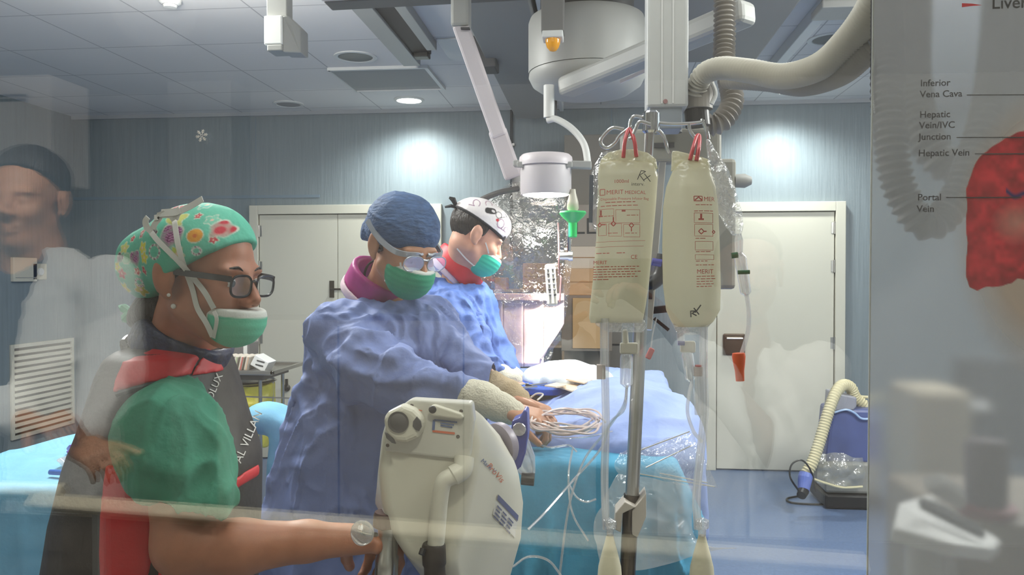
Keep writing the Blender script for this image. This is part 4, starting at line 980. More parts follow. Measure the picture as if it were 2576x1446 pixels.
# ceiling mounted surgical lamp
a = at(1476, 150, 3.3); zc = a[2]
L = thing('surgical_lamp', (a[0], 3.3, CEIL), 'ceiling mounted surgical lamp with a round grey mount, long arm and lit lamp head', 'surgical lamp')
k = 1/pxm(1476, 3.3); R_ = 146*k; z = lambda py: at(1476, py, 3.3)[2]
MB().lathe([(R_*.97, z(50)), (R_, z(62)), (R_*1.0, z(168)), (R_*1.0, z(185))], (a[0], 3.3, 0), n=56).build('mount_drum', M_grey, L)
MB().lathe([(R_*.985, z(186)), (R_*.995, z(196)), (R_*.93, z(215)), (R_*.72, z(236)), (R_*.4, z(246)), (0, z(248))], (a[0], 3.3, 0), n=56).build('mount_dome', M_grey, L)
MB().cyl((a[0], 3.3, z(50)-.01), (a[0], 3.3, CEIL-.09), R_*.8, 40).build('ceiling_collar', M_dgrey, L)
st = at(1381, 240, 3.1)
MB().cyl((st[0], 3.1, at(1381, 215, 3.1)[2]), (st[0], 3.1, at(1381, 296, 3.1)[2]), .021, 24).build('stub', M_white, L)
MB().bar(at(1420, 222, 3.12), at(1885, 28, 2.5), .085, .075).build('spring_arm', M_grey, L, bevel=.02, seg=3)
MB().bar(at(1560, 190, 3.05)+np.array([0, -.045, -.035]), at(1640, 152, 2.95)+np.array([0, -.045, -.035]), .006, .012).build('arm_strip', M_pink, L)
MB().tube(catmull([at(1378, 302, 3.1), at(1400, 300, 3.08), at(1440, 325, 3.04), at(1470, 365, 3.0), at(1480, 420, 2.97)], 8), .013, 14).build('curved_arm', M_white, L)
c = at(1373, 440, 2.95); k = 1/pxm(1373, 2.95)
zz = lambda py: at(1373, py, 2.95)[2]-c[2]
MB().lathe([(.0, zz(388)), (60*k, zz(390)), (66*k, zz(396)), (68*k, zz(410)), (68*k, zz(418))], c, n=44).build('top_cover', M_pink, L)
MB().lathe([(63*k, zz(418)), (64*k, zz(424)), (64*k, zz(482)), (62*k, zz(490)), (58*k, zz(490))], c, n=44).build('lamp_head', mat('lamp_head_white', (205, 198, 200), .45), L)
MB().lathe([(60*k, zz(489)), (55*k, zz(492)), (0, zz(494))], c, n=44).build('lit_lens', M_emit_s, L)
MB().bar(at(1292, 412, 2.95), at(1330, 412, 2.95), .05, .022).bar(at(1420, 414, 2.95), at(1488, 416, 2.95), .05, .026).bar(at(1300, 414, 2.90), at(1440, 414, 2.90), .012, .022).build('yoke', M_grey, L, bevel=.004)
h = at(1441, 500, 2.93)
hn_ = MB().lathe([(.010, .035), (.012, .02), (.020, -.01), (.022, -.035), (.016, -.045), (.016, -.06)], h, n=24).build('handle', M_beige, L)
M_green = mat('green_sterile_plastic', (30, 190, 96), .3, spec=.6, emit=0)
MB().lathe([(.014, -.050), (.030, -.048), (.047, -.046), (.050, -.052), (.040, -.066), (.022, -.082), (.016, -.088), (.0155, -.138), (.012, -.142), (0, -.142)], h+np.array([0, 0, 0]), n=28).build('handle_cover', M_green, hn_)
# shield arm and hanging lead screen
Sx = thing('radiation_screen', at(1310, 700, 3.1), 'hanging clear radiation screen with a pinkish lead curtain beside the bowed surgeon', 'radiation screen')
MB().bar(at(1158, 62, 3.0), at(1258, 345, 3.05), .062, .055, (0, 1, 0)).build('upper_arm', M_pink, Sx, bevel=.01)
MB().bar(at(1250, 325, 3.05), at(1293, 448, 3.08), .070, .05, (0, 1, 0)).build('lower_arm', M_pink, Sx, bevel=.01)
MB().bar(at(1160, -30, 3.0), at(1160, 72, 3.0), .07, .07, (0, 1, 0)).build('arm_joint', M_grey, Sx, bevel=.012)
MB().bar(at(1160, 72, 2.97), at(1182, 72, 2.97), .02, .006).build('seam', M_dgrey, Sx)
MB().cyl(at(1300, 440, 3.08), at(1306, 500, 3.1), .020, 20, .026).build('swivel', M_grey, Sx)
MB().tube(catmull([at(1170, 562, 3.04), at(1172, 538, 3.03), at(1198, 510, 3.02), at(1250, 486, 3.02), at(1304, 474, 3.06)], 6), .011, 12).build('frame_tube', mat('frame_grey', (92, 90, 90), .35, .2), Sx)
pts = [(1178, 560), (1205, 520), (1300, 470), (1385, 490), (1418, 540), (1424, 620), (1422, 720), (1414, 745), (1216, 745), (1180, 650)]
MB().prism([at(a_, b_, 3.12) for a_, b_ in pts], (0, .008, 0)).build('acrylic_panel', clear_mat('acrylic', clear=.90, rough=.02, bump=0, rgb=(248, 244, 240)), Sx)
M_curt = mat('pale_lead_curtain', (214, 190, 186), .6, bump=.2, bscale=20, var=.05)
xs = np.linspace(1214, 1420, 5)
for i, (x0, x1) in enumerate(zip(xs[:-1], xs[1:])):
    bot = [915, 922, 922, 905][i]; V = []; n = 10; m = 16
    for j in range(m+1):
        t = j/m; py = 742+(bot-742)*t
        for q in range(n+1):
            u = q/n; xx = x0+(x1-x0)*u-.6; yy = py
            if i == 3: xx = min(xx, 1420-max(0, t-.45)*110); yy = py-max(0, u-.5)*(t > .8)*20*0
            p = at(xx, yy, 3.125); p[1] += .006*math.sin(u*PI)-.010*(u-.5)+.004*math.sin(t*7+i); V.append(p)
    Fq = [(j*(n+1)+q, j*(n+1)+q+1, (j+1)*(n+1)+q+1, (j+1)*(n+1)+q) for j in range(m) for q in range(n)]
    o = mesh_np('lead_curtain', V, Fq, M_curt, Sx); sm_ = o.modifiers.new('thick', 'SOLIDIFY'); sm_.thickness = .004
MB().box2(at(1214, 756, 3.11), at(1420, 738, 3.13)).build('curtain_rail', mat('rail_pinkgrey', (166, 140, 136), .5), Sx, bevel=.003)
def sheet(name, ctrl, m, root, n=10, noise=.01, f=(8, 8, 8), seed=1, thick=0):
    """crumpled sheet through a grid of (px, py, Y) control points"""
    rows = [catmull([at(*c_) for c_ in r], n) for r in ctrl]; cols = list(zip(*rows)); G_ = np.array([catmull(list(c_), n) for c_ in cols]); a_, b_ = G_.shape[:2]
    V = G_.reshape(-1, 3); Q = np.array([(i*b_+j, (i+1)*b_+j, (i+1)*b_+j+1, i*b_+j+1) for i in range(a_-1) for j in range(b_-1)])
    nn = vnorm(V, Q); V = V+nn*(noise*(folds(V, f, seed)-.5)*2)[:, None]
    o = mesh_np(name, V, Q, m, root)
    if thick: s_ = o.modifiers.new('thick', 'SOLIDIFY'); s_.thickness = thick
    return o
M_wrap = clear_mat('clear_wrap', clear=.84, rough=.10, bump=1.0, bscale=38, rgb=(250, 246, 242))
sheet('plastic_cover', [[(1180, 520, 3.06), (1250, 480, 3.05), (1310, 455, 3.05), (1400, 480, 3.05), (1440, 530, 3.06)],
                        [(1168, 600, 3.08), (1250, 600, 3.03), (1320, 600, 3.02), (1400, 600, 3.04), (1436, 610, 3.06)],
                        [(1190, 740, 3.10), (1250, 740, 3.05), (1320, 740, 3.04), (1400, 740, 3.05), (1432, 740, 3.07)],
                        [(1215, 850, 3.10), (1260, 850, 3.07), (1330, 850, 3.06), (1390, 850, 3.06), (1415, 840, 3.08)],
                        [(1225, 920, 3.11), (1270, 925, 3.09), (1330, 925, 3.08), (1370, 918, 3.08), (1395, 890, 3.09)]], M_wrap, Sx, 8, .022, (9, 9, 9), 3)
t = thing('hand_control', at(1388, 720, 3.0), 'long white push button hand control hung on the lead screen', 'hand control')
MB().bar(at(1383, 664, 3.0), at(1390, 770, 3.0), .040, .022, (0, 1, 0)).build('casing', M_beige, t, bevel=.012, seg=4)
for r in range(6):
    for q in (-1, 1):
        p = at(1384.5+r*1.1+q*6, 676+r*13, 2.985); MB().box(p, (.010, .008, .009)).build('button', M_dgrey if (r+q) % 3 else M_black, t, bevel=.002)
MB().tube(catmull([at(1404, 560, 3.0), at(1406, 640, 3.0), at(1407, 690, 3.02), at(1411, 700, 3.02), at(1408, 760, 3.03)], 5), .0035, 8).build('cord', mat('dark_pink_cord', (120, 90, 90), .5), t)
t = thing('screen_clamp', at(1426, 645, 3.0), 'chrome rod and clamp hanging below the green lamp handle', 'clamp')
MB().cyl(at(1431, 575, 3.02), at(1431, 645, 3.02), .007, 14).build('rod', M_chrome, t)
MB().cyl(at(1408, 644, 3.0), at(1440, 644, 3.0), .015, 20).cyl(at(1430, 644, 3.0), at(1441, 644, 3.0), .019, 20).build('clamp_knob', M_steel, t)

# supply column and grey hoses
a = at(1675, 280, 2.2); t = thing('supply_column', (a[0], 2.2, CEIL), 'square grey telescopic column hanging from the ceiling above the drip bags', 'ceiling column')
hw = 50/pxm(1675, 2.2); tilt = 2/pxm(1675, 2.2)
MB().box2((a[0]-hw, 2.2-hw, a[2]), (a[0]+hw, 2.2+hw, CEIL)).build('outer_tube', mat('column_grey', (188, 189, 187), .5), t, bevel=.008)
MB().box2((a[0]-hw*.86, 2.2-hw*.86, at(1675, 332, 2.2)[2]), (a[0]+hw*.72, 2.2+hw*.8, a[2]+.02)).build('inner_tube', mat('inner_column', (134, 142, 150), .5), t, bevel=.004)
for dx in (-.28, .26): MB().box2((a[0]+hw*dx-.002, 2.2-hw-.0015, a[2]+.01), (a[0]+hw*dx+.002, 2.2-hw, CEIL)).build('groove', mat('groove_light', (214, 214, 212), .4), t)
MB().cyl((a[0]-.006, 2.2-hw-.003, at(1675, 266, 2.2)[2]), (a[0]-.006, 2.2-hw+.002, at(1675, 266, 2.2)[2]), .006, 14).build('screw', mat('reddish_screw', (150, 110, 110), .4), t)
M_hose = mat('grey_corrugated', (164, 160, 152), .42)
M_hosel = mat('light_corrugated', (196, 192, 180), .36)
M_hosed = mat('taupe_corrugated', (142, 136, 128), .5)
t = tag(hose(MB(), [at(1752, 285, 2.25), at(1750, 235, 2.22), at(1768, 190, 2.18), at(1810, 172, 2.12), at(1880, 178, 2.02), at(1970, 192, 1.90), at(2060, 168, 1.75), at(2130, 108, 1.6), at(2190, 30, 1.46), at(2225, -60, 1.38), at(2215, -190, 1.34), at(2220, -420, 1.5)], .030, .0125).build('corrugated_hose', M_hosel), 'pale corrugated hose curving up to the top right beside the film', 'hose', 'corrugated hoses at upper right')
tag(hose(MB(), [at(1830, 200, 2.28), at(1930, 205, 2.12), at(2020, 215, 1.95), at(2110, 188, 1.74), at(2170, 140, 1.60), at(2215, 95, 1.52), at(2260, 20, 1.5), at(2270, -200, 1.55)], .026, .0125).build('corrugated_hose', M_hose), 'lower grey corrugated hose running along under the pale one', 'hose', 'corrugated hoses at upper right')
M_hose_backlit = mat('backlit_corrugated', (70, 69, 66), .5)  # loops coloured dark to stand for hose left unlit against a bright wall
tag(hose(MB(), [at(2228, -200, 1.40), at(2232, 100, 1.16), at(2236, 300, 1.10), at(2262, 470, 1.08), at(2330, 565, 1.07), at(2400, 510, 1.08), at(2450, 390, 1.10), at(2490, 250, 1.14), at(2505, 60, 1.33), at(2510, -150, 1.42)], .022, .011).build('corrugated_hose', M_hose_backlit), 'dark hose hanging in a long loop behind the frosted film', 'hose', 'corrugated hoses at upper right')
tag(hose(MB(), [at(2300, -200, 1.46), at(2300, 20, 1.34), at(2295, 180, 1.25), at(2320, 330, 1.19), at(2390, 420, 1.17), at(2470, 380, 1.20), at(2530, 280, 1.34), at(2560, 120, 1.42), at(2565, -120, 1.5)], .026, .012).build('corrugated_hose', mat('backlit_inner_corrugated', (92, 90, 86), .5)), 'shorter inner hose loop seen only as a blur behind the frosted film', 'hose', 'corrugated hoses at upper right')  # inner loop darkened in colour the same way, as if backlit
tag(hose(MB(), [at(1823, -150, 2.42), at(1823, 70, 2.40), at(1822, 150, 2.38), at(1835, 210, 2.35), at(1842, 260, 2.32), at(1815, 305, 2.30), at(1775, 318, 2.30)], .033, .015).build('corrugated_hose', M_hosed), 'taupe corrugated hose dropping straight from the ceiling behind the pale hose', 'hose', 'corrugated hoses at upper right')
t = thing('hose_connector', at(1755, 250, 2.25), 'grey elbow fitting where the hoses meet beside the column', 'pipe fitting')
MB().cyl(at(1752, 212, 2.24), at(1752, 276, 2.24), .044, 24).build('sleeve', M_hosed, t); MB().cyl(at(1752, 276, 2.24), at(1756, 318, 2.24), .034, 24).build('dark_collar', M_black, t)
MB().tube(catmull([at(1790, 205, 2.2), at(1800, 235, 2.2), at(1790, 262, 2.2)], 5), .006, 8).build('strap', M_white, t)
# back of a hanging display
a0, a1 = at(1560, 415, 2.45), at(1814, 322, 2.45); t = thing('display_panel', ((a0[0]+a1[0])/2, 2.45, a0[2]), 'back of a grey hanging display with a dark jointed bracket, behind the drip bags', 'monitor')
M_mon = mat('monitor_back', (150, 148, 138), .5)
MB().box2((a0[0], 2.43, a0[2]), (a1[0], 2.48, a1[2])).build('upper_back', M_mon, t, bevel=.014, seg=3)
b0_, b1_ = at(1720, 727, 2.5), at(1850, 400, 2.5)
MB().box2((b0_[0], 2.48, b0_[2]), (b1_[0], 2.56, b1_[2])).build('side_housing', M_mon, t, bevel=.012)
MB().lathe([(.0, 0), (.02, 0), (.022, .03), (.012, .05)], at(1848, 455, 2.5), (1, 0, 0), 16).build('side_knob', M_grey, t)
MB().box2((a0[0]+.10, 2.425, a1[2]-.06), (a0[0]+.16, 2.43, a1[2]-.045)).build('slot', M_dgrey, t)
MB().cyl((at(1690, 320, 2.4)[0], 2.4, a1[2]-.02), (at(1690, 320, 2.4)[0], 2.4, CEIL), .03, 20).build('neck', M_dgrey, t)
MB().tube(catmull([at(1672, 640, 2.4), at(1662, 690, 2.4), at(1640, 712, 2.4), at(1625, 716, 2.4)], 5), .022, 12).build('elbow', M_black, t)
MB().bar(at(1634, 720, 2.4), at(1632, 752, 2.4), .02, .03, (0, 1, 0)).build('grip', M_black, t, bevel=.003); MB().cyl(at(1640, 658, 2.35), at(1664, 662, 2.35), .011, 16).build('blue_ring', mat('violet_blue', (50, 50, 130), .4), t)
MB().bar(at(1666, 404, 2.45), at(1630, 830, 2.4), .022, .03, (0, 1, 0)).build('steel_strut', M_steel, t, bevel=.002)
MB().bar(at(1640, 780, 2.42), at(1680, 776, 2.42), .02, .05, (0, 1, 0)).bar(at(1645, 800, 2.42), at(1682, 830, 2.42), .01, .01, (0, 1, 0)).build('black_shelf', M_black, t)

# ================================================================== DRIP STAND, BAGS, LINES
YP = 1.47
P_ = thing('drip_stand', (at(1585, 1400, YP)[0]-.03, YP, 0), 'steel drip pole with chrome hooks carrying the fluid bags', 'drip stand')
pt, pm, pb = at(1636, 292, YP), at(1600, 1000, YP), at(1578, 1446, YP); dr = (pb-pt)/(pt[2]-pb[2]); fl = pb+dr*pb[2]
MB().cyl(pt, at(1618, 660, YP), .0085, 18).build('upper_pole', M_steel, P_); mid = at(1589, 1270, YP)
MB().cyl(at(1619, 640, YP), mid, .0125, 20).build('middle_pole', M_steel, P_)
MB().cyl(mid+np.array([0, 0, .02]), fl+np.array([0, 0, .06]), .0145, 20).build('lower_pole', M_dsteel, P_)
for i in range(5):
    a = 2*PI*i/5+.3; e = fl+np.array([.3*math.cos(a), .3*math.sin(a), .05]); MB().tube([fl+np.array([0, 0, .07]), e], [.016, .010], 10).lathe([(0, -.02), (.025, -.02), (.025, .02), (0, .02)], e-np.array([0, 0, .022]), (1, 0, 0), 16).build('leg', M_dsteel, P_)
MB().lathe([(.012, -.02), (.016, -.016), (.016, .016), (.012, .02)], at(1638, 308, YP), n=18).build('hook_collar', M_chrome, P_)
hk = [[(1636, 300), (1600, 292), (1588, 300), (1584, 322), (1578, 338)], [(1636, 312), (1610, 306), (1600, 322), (1590, 345), (1580, 350)], [(1570, 325), (1540, 322), (1515, 345), (1512, 362), (1528, 372), (1548, 358), (1560, 340), (1590, 318)],
      [(1640, 312), (1668, 340), (1678, 372), (1684, 386)], [(1640, 308), (1700, 312), (1760, 308), (1768, 300)], [(1732, 310), (1736, 328), (1748, 345), (1758, 338)], [(1768, 305), (1778, 330), (1782, 350)]]
for i, L_ in enumerate(hk): MB().tube(catmull([at(x_, y_, YP+(.0 if i not in (1,) else -.03)) for x_, y_ in L_], 6), .0034, 10).build('hook', M_chrome, P_)
cl = at(1585, 1290, YP)
MB().prism([at(1600, 1272, YP-.03), at(1626, 1240, YP-.03), at(1626, 1300, YP-.03), at(1604, 1352, YP-.03), at(1590, 1345, YP-.03), at(1590, 1285, YP-.03)], (0, .05, 0)).prism([at(1548, 1290, YP-.035), at(1572, 1262, YP-.035), at(1600, 1276, YP-.035), at(1566, 1292, YP-.035), at(1562, 1340, YP-.035), at(1546, 1332, YP-.035)], (0, .05, 0)).build('pole_clamp', mat('clamp_white', (200, 192, 182), .45), P_, bevel=.002)
M_fluid = clear_mat('milky_fluid_bag', rgb=(245, 242, 230), clear=.80, rough=.16, bump=.35, bscale=26, haze=.82, hazecol=(232, 228, 206))
M_flap = clear_mat('bag_flap', rgb=(250, 246, 226), clear=.80, rough=.14, bump=.6, bscale=40, haze=.42, hazecol=(232, 228, 200))
M_clearbag = clear_mat('clear_bag', clear=.74, rough=.09, bump=.9, bscale=30, haze=.08)
M_redprint = mat('red_bag_print', (196, 70, 56), .6); M_ink = mat('black_marker', (40, 38, 36), .6); M_redloop = mat('red_hanger_loop', (196, 30, 40), .35)
def pillow(name, rows, Y, m, root, n=40, nr=70, p=2.4, noise=.004, seed=2):
    """bag from rows (py, left px, right px, half thickness in m)"""
    r = np.array(rows, float); ys = np.linspace(r[0, 0], r[-1, 0], nr); V = []
    for y_ in ys:
        xl, xr, th = [np.interp(y_, r[:, 0], r[:, i]) for i in (1, 2, 3)]; A, B = at(xl, y_, Y), at(xr, y_, Y); c_ = (A+B)/2; h_ = (B-A)/2
        for k_ in range(n):
            a_ = 2*PI*k_/n; ca, sa = math.cos(a_), math.sin(a_); e_ = (abs(ca)**p+abs(sa)**p)**(-1/p); V.append(c_+h_*ca*e_*(.98 if abs(sa) > .9 else 1)+np.array([0, th*sa*e_*(1-abs(ca*e_)**3*.3), 0]))
    V = np.array(V); Q = np.array([(i*n+k_, i*n+(k_+1) % n, (i+1)*n+(k_+1) % n, (i+1)*n+k_) for i in range(nr-1) for k_ in range(n)])
    V[:, 1] += noise*(folds(V, (14, 14, 7), seed)-.5)*2
    o = mesh_np(name, V, Q, m, root)
    bm = bmesh.new(); bm.from_mesh(o.data); bmesh.ops.holes_fill(bm, edges=[e for e in bm.edges if e.is_boundary], sides=200); bmesh.ops.recalc_face_normals(bm, faces=bm.faces); bm.to_mesh(o.data); bm.free()
    def front(P):
        out = []
        for q in np.asarray(P):
            py_ = 723-0; z_ = q[2]; zr = np.array([at(1600, y_, Y)[2] for y_ in r[:, 0]]); y_ = np.interp(-z_, -zr, r[:, 0]); xl, xr, th = [np.interp(y_, r[:, 0], r[:, i]) for i in (1, 2, 3)]
            A, B = at(xl, y_, Y)[0], at(xr, y_, Y)[0]; u = min(.97, abs((q[0]-(A+B)/2)/((B-A)/2))); out.append((q[0], Y-th*(1-u**p)**(1/p)*(1-u**3*.3)-.0045, q[2]))
        return np.array(out)
    return o, front
Y1 = 1.43
B1 = thing('fluid_bag', at(1565, 600, Y1), 'left milky fluid bag in a pressure sleeve, marked RX interv. in black pen', 'drip bag', 'large fluid bags on the drip pole')
body1, fr1 = pillow('bag', [(404, 1520, 1632, .006), (412, 1508, 1646, .014), (440, 1504, 1655, .024), (520, 1502, 1650, .030), (600, 1500, 1643, .032), (700, 1492, 1634, .030), (770, 1484, 1624, .022), (800, 1482, 1618, .012), (812, 1486, 1614, .004)], Y1, M_fluid, B1)
pillow('top_flap', [(376, 1560, 1600, .003), (384, 1530, 1630, .004), (400, 1512, 1650, .006), (425, 1505, 1655, .010)], Y1, M_flap, B1, nr=20)
pillow('bottom_seal', [(800, 1490, 1616, .006), (818, 1500, 1628, .004), (835, 1530, 1618, .003)], Y1, M_clearbag, B1, nr=14, noise=.006)
sheet('pressure_sleeve', [[(1515, 385, 1.45), (1535, 380, 1.44), (1560, 385, 1.43)], [(1488, 440, 1.46), (1500, 440, 1.44), (1512, 430, 1.43)], [(1482, 520, 1.46), (1494, 520, 1.43), (1504, 520, 1.41)], [(1484, 580, 1.46), (1496, 575, 1.43), (1503, 590, 1.42)]], M_clearbag, B1, 8, .004)
MB().ribbon([at(1488, 440, 1.435), at(1486, 560, 1.435)], .007, (0, -1, 0)).build('sleeve_scale', mat('slate_tape', (92, 104, 122), .5), B1)
MB().tube(catmull([at(1568, 396, Y1-.008), at(1572, 355, Y1), at(1580, 328, YP-.02), at(1586, 328, YP-.02), at(1596, 355, Y1), at(1601, 394, Y1-.008)], 6), .0036, 10).build('hanger_loop', M_redloop, B1)
def bag_print(root, fn, Y, ox, oy, lines, m):
    mb = MB(); k_ = pxm(ox, Y)
    for s_, x_, y_, h_ in lines:
        if isinstance(s_, str): put_text(mb, s_, h_/k_/.72, at(x_, y_, Y-.06), (1, 0, .0), (0, 0, 1), fn=fn)
        else:
            P = [at(a_, b_, Y-.06) for a_, b_ in s_]; pth = []
            for p0, p1_ in zip(P[:-1], P[1:]): pth += [p0+(p1_-p0)*t_ for t_ in np.linspace(0, 1, 5)[:-1]]
            mb.ribbon(fn(pth+[P[-1]]), h_/k_, (0, -1, 0), .0005)
    return mb.build('lettering', m, root)
box = lambda x0, y0, x1, y1: [(x0, y0), (x1, y0), (x1, y1), (x0, y1), (x0, y0)]
def smallprint(x, y, ln, h, seed=0, slope=-.02):
    """a line of print too small to read: word-long strokes"""
    r = random.Random(seed+int(x*7+y)); out = []; q = x
    while q < x+ln-3:
        w_ = min(r.uniform(5, 14), x+ln-q); out.append(([(q, y-h*.4+(q-x)*slope), (q+w_, y-h*.4+(q+w_-x)*slope)], 0, 0, h*.36)); q += w_+r.uniform(2, 3.5)
    return out
PAR = 'Disposable Pressure Infusor Bag'
tap = lambda x, y, r: [(x-r, y), (x, y-r), (x+r, y), (x, y+r), (x-r, y)]
L1 = [('1000ml', 1545, 455, 9), ('MERIT', 1526, 484, 11), ('MEDICAL', 1573, 484, 9), (box(1510, 470, 1522, 485), 0, 0, 1.6), (PAR, 1511, 499, 6.5),]+smallprint(1524, 507, 78, 5)+smallprint(1512, 516, 98, 4.5)
L1 += [(box(1508, 522, 1545, 556), 0, 0, .9), (box(1550, 524, 1612, 558), 0, 0, .9), (box(1506, 560, 1526, 590), 0, 0, .9), (box(1532, 560, 1565, 592), 0, 0, .9), (box(1570, 562, 1612, 594), 0, 0, .9),
       ([(1512, 538), (1512, 524)], 0, 0, 4), ([(1507, 540), (1517, 540)], 0, 0, 3), ([(1565, 527), (1575, 527)], 0, 0, 4), (tap(1509, 562, 5), 0, 0, 2), ([(1514, 562), (1524, 562)], 0, 0, 2), (tap(1544, 560, 6), 0, 0, 2.4), ([(1544, 553), (1544, 543)], 0, 0, 3), (tap(1590, 564, 6), 0, 0, 2.2), ([(1590, 571), (1590, 580)], 0, 0, 2.4)]
L1 += smallprint(1530, 586, 26, 4)+smallprint(1574, 586, 30, 4)+smallprint(1520, 542, 24, 4)+smallprint(1578, 540, 30, 4)+smallprint(1500, 638, 34, 5)+smallprint(1552, 637, 22, 5)+[([(1500, 607), (1626, 603)], 0, 0, .8), ([(1498, 620), (1622, 617)], 0, 0, .8), ('CE', 1588, 650, 10), ('MERIT', 1492, 664, 9)]
for i in range(6): L1 += smallprint(1492, 673+i*6.5, (118, 108, 122, 110, 114, 40)[i], 4.5, i)
bag_print(B1, fr1, Y1, 1560, 600, L1, M_redprint)
bag_print(B1, fr1, Y1, 1560, 600, [([(1606, 446), (1616, 422), (1628, 424), (1612, 434), (1624, 450)], 0, 0, 1.8), ([(1624, 430), (1640, 450)], 0, 0, 1.8), ([(1640, 434), (1622, 447)], 0, 0, 1.8), ('interv.', 1590, 462, 9)], M_ink)
Y2 = 1.41
B2 = thing('fluid_bag', at(1740, 600, Y2), 'right milky fluid bag tapering at the top, RX scrawled near its foot', 'drip bag', 'large fluid bags on the drip pole')
body2, fr2 = pillow('bag', [(404, 1708, 1772, .010), (425, 1694, 1786, .020), (470, 1676, 1800, .030), (520, 1668, 1806, .035), (620, 1666, 1810, .038), (720, 1668, 1813, .037), (780, 1676, 1812, .030), (808, 1688, 1796, .018), (822, 1700, 1782, .008)], Y2, M_fluid, B2, seed=8)
pillow('top_flap', [(380, 1692, 1705, .003), (386, 1690, 1730, .004), (400, 1690, 1782, .006), (430, 1688, 1790, .012)], Y2, M_flap, B2, nr=20, noise=.006)
pillow('bottom_seal', [(812, 1690, 1790, .008), (828, 1698, 1778, .005), (842, 1706, 1760, .003)], Y2, M_clearbag, B2, nr=14, noise=.006)
MB().tube(catmull([at(1736, 402, Y2-.01), at(1744, 370, Y2), at(1754, 342, YP-.02), at(1760, 345, YP-.02), at(1758, 372, Y2), at(1752, 404, Y2-.01)], 6), .0036, 10).build('hanger_loop', M_redloop, B2)
L2 = [(box(1750, 490, 1771, 502), 0, 0, 2), ([(1752, 500), (1762, 492), (1770, 500)], 0, 0, 3), ('MER', 1775, 502, 11), (box(1750, 533, 1800, 558), 0, 0, 1), (box(1751, 562, 1800, 592), 0, 0, 1), ([(1768, 548), (1768, 535)], 0, 0, 5), ([(1761, 549), (1775, 549)], 0, 0, 4),
      (tap(1768, 580, 7), 0, 0, 2.4), ([(1775, 580), (1782, 580)], 0, 0, 3), (tap(1802, 581, 4), 0, 0, 2), (box(1752, 606, 1800, 628), 0, 0, 1), (box(1752, 640, 1802, 652), 0, 0, .8), ('MERIT', 1756, 688, 11)]
for x_, y_, l_ in ((1754, 514, 46), (1750, 530, 50), (1753, 600, 28), (1754, 634, 44), (1754, 658, 30), (1754, 668, 48)): L2 += smallprint(x_, y_, l_, 4.5)
for i in range(5): L2 += smallprint(1756, 697+i*6.5, (48, 50, 46, 50, 44)[i], 4.6, i)
bag_print(B2, fr2, Y2, 1740, 600, L2, M_redprint)
bag_print(B2, fr2, Y2, 1740, 600, [([(1744, 800), (1742, 784), (1756, 784), (1746, 790), (1758, 796)], 0, 0, 3), ([(1750, 776), (1764, 793)], 0, 0, 3), ([(1768, 768), (1754, 788)], 0, 0, 3)], M_ink)
B3 = thing('saline_bag', at(1830, 480, 1.40), 'small crumpled clear drip bag at the right of the milky bags', 'drip bag')
pillow('bag', [(352, 1775, 1784, .004), (380, 1778, 1800, .010), (430, 1784, 1832, .018), (480, 1792, 1852, .024), (530, 1806, 1866, .024), (570, 1826, 1869, .018), (592, 1842, 1864, .008)], 1.40, clear_mat('clear_saline', clear=.78, rough=.06, bump=1.2, bscale=34, haze=.10), B3, noise=.010, seed=14)
M_tube = clear_mat('clear_tubing', clear=.62, rough=.08, bump=0, haze=.22); M_tubew = clear_mat('frosted_tubing', clear=.72, rough=.12, bump=0, haze=.28)
d = MB().tube([at(1857, 588, 1.40), at(1858, 604, 1.40), at(1859, 645, 1.40)], [.005, .0075, .006], 14).build('port', M_tubew, B3)
MB().tube([at(1856, 640, 1.40), at(1862, 648, 1.40), at(1876, 735, 1.40), at(1878, 742, 1.40)], [.008, .0105, .0095, .005], 16).build('drip_chamber', M_tube, B3)
for p0, p1_, r in (((1840, 643), (1856, 641), .005), ((1856, 685), (1886, 684), .0035)): MB().cyl(at(*p0, 1.388), at(*p1_, 1.388), r, 12).build('green_clip', mat('dark_green_clip', (24, 110, 74), .4), B3)
MB().tube(catmull([at(1878, 740, 1.40), at(1884, 790, 1.40), at(1880, 840, 1.40), at(1862, 900, 1.40)], 6), .0036, 10).build('line', M_tubew, B3)
t = thing('orange_connector', at(1860, 925, 1.40), 'bright orange flared connector at the end of the small bag line', 'connector')
MB().lathe([(.0105, .026), (.0115, .020), (.010, .008), (.008, -.004), (.0072, -.022), (.006, -.022)], at(1860, 926, 1.40), (-.06, 0, 1), 20).build('body', mat('orange_plastic', (236, 92, 34), .4), t)
# lines under bag 1
t = thing('infusion_line', at(1578, 880, 1.43), 'infusion line with a clear drip chamber under the left bag', 'infusion line', 'infusion lines')
MB().tube([at(1572, 828, 1.43), at(1574, 870, 1.43)], [.005, .006], 12).box(at(1582, 876, 1.43), (.032, .014, .020)).build('spike', mat('ivory_plastic', (222, 218, 202), .4), t, bevel=.003)
MB().tube([at(1574, 890, 1.43), at(1576, 900, 1.43), at(1576, 965, 1.43), at(1577, 974, 1.43)], [.009, .0115, .0115, .004], 18).build('drip_chamber', M_tube, t)
MB().tube(catmull([at(1577, 972, 1.43), at(1572, 1010, 1.45), at(1556, 1040, 1.5), at(1520, 1090, 1.6), at(1468, 1160, 1.68), at(1430, 1280, 1.66), at(1405, 1470, 1.6)], 8), .0026, 8).tube(catmull([at(1577, 972, 1.43), at(1570, 1030, 1.48), at(1536, 1062, 1.55), at(1510, 1130, 1.62), at(1440, 1210, 1.6), at(1370, 1290, 1.5), at(1330, 1330, 1.45)], 8), .0026, 8).build('tubing', M_tube, t)
t = thing('pressure_tube', at(1530, 1100, 1.42), 'long frosted tube from the left bag down to a squeeze bulb', 'tube', 'squeeze bulb tubes')
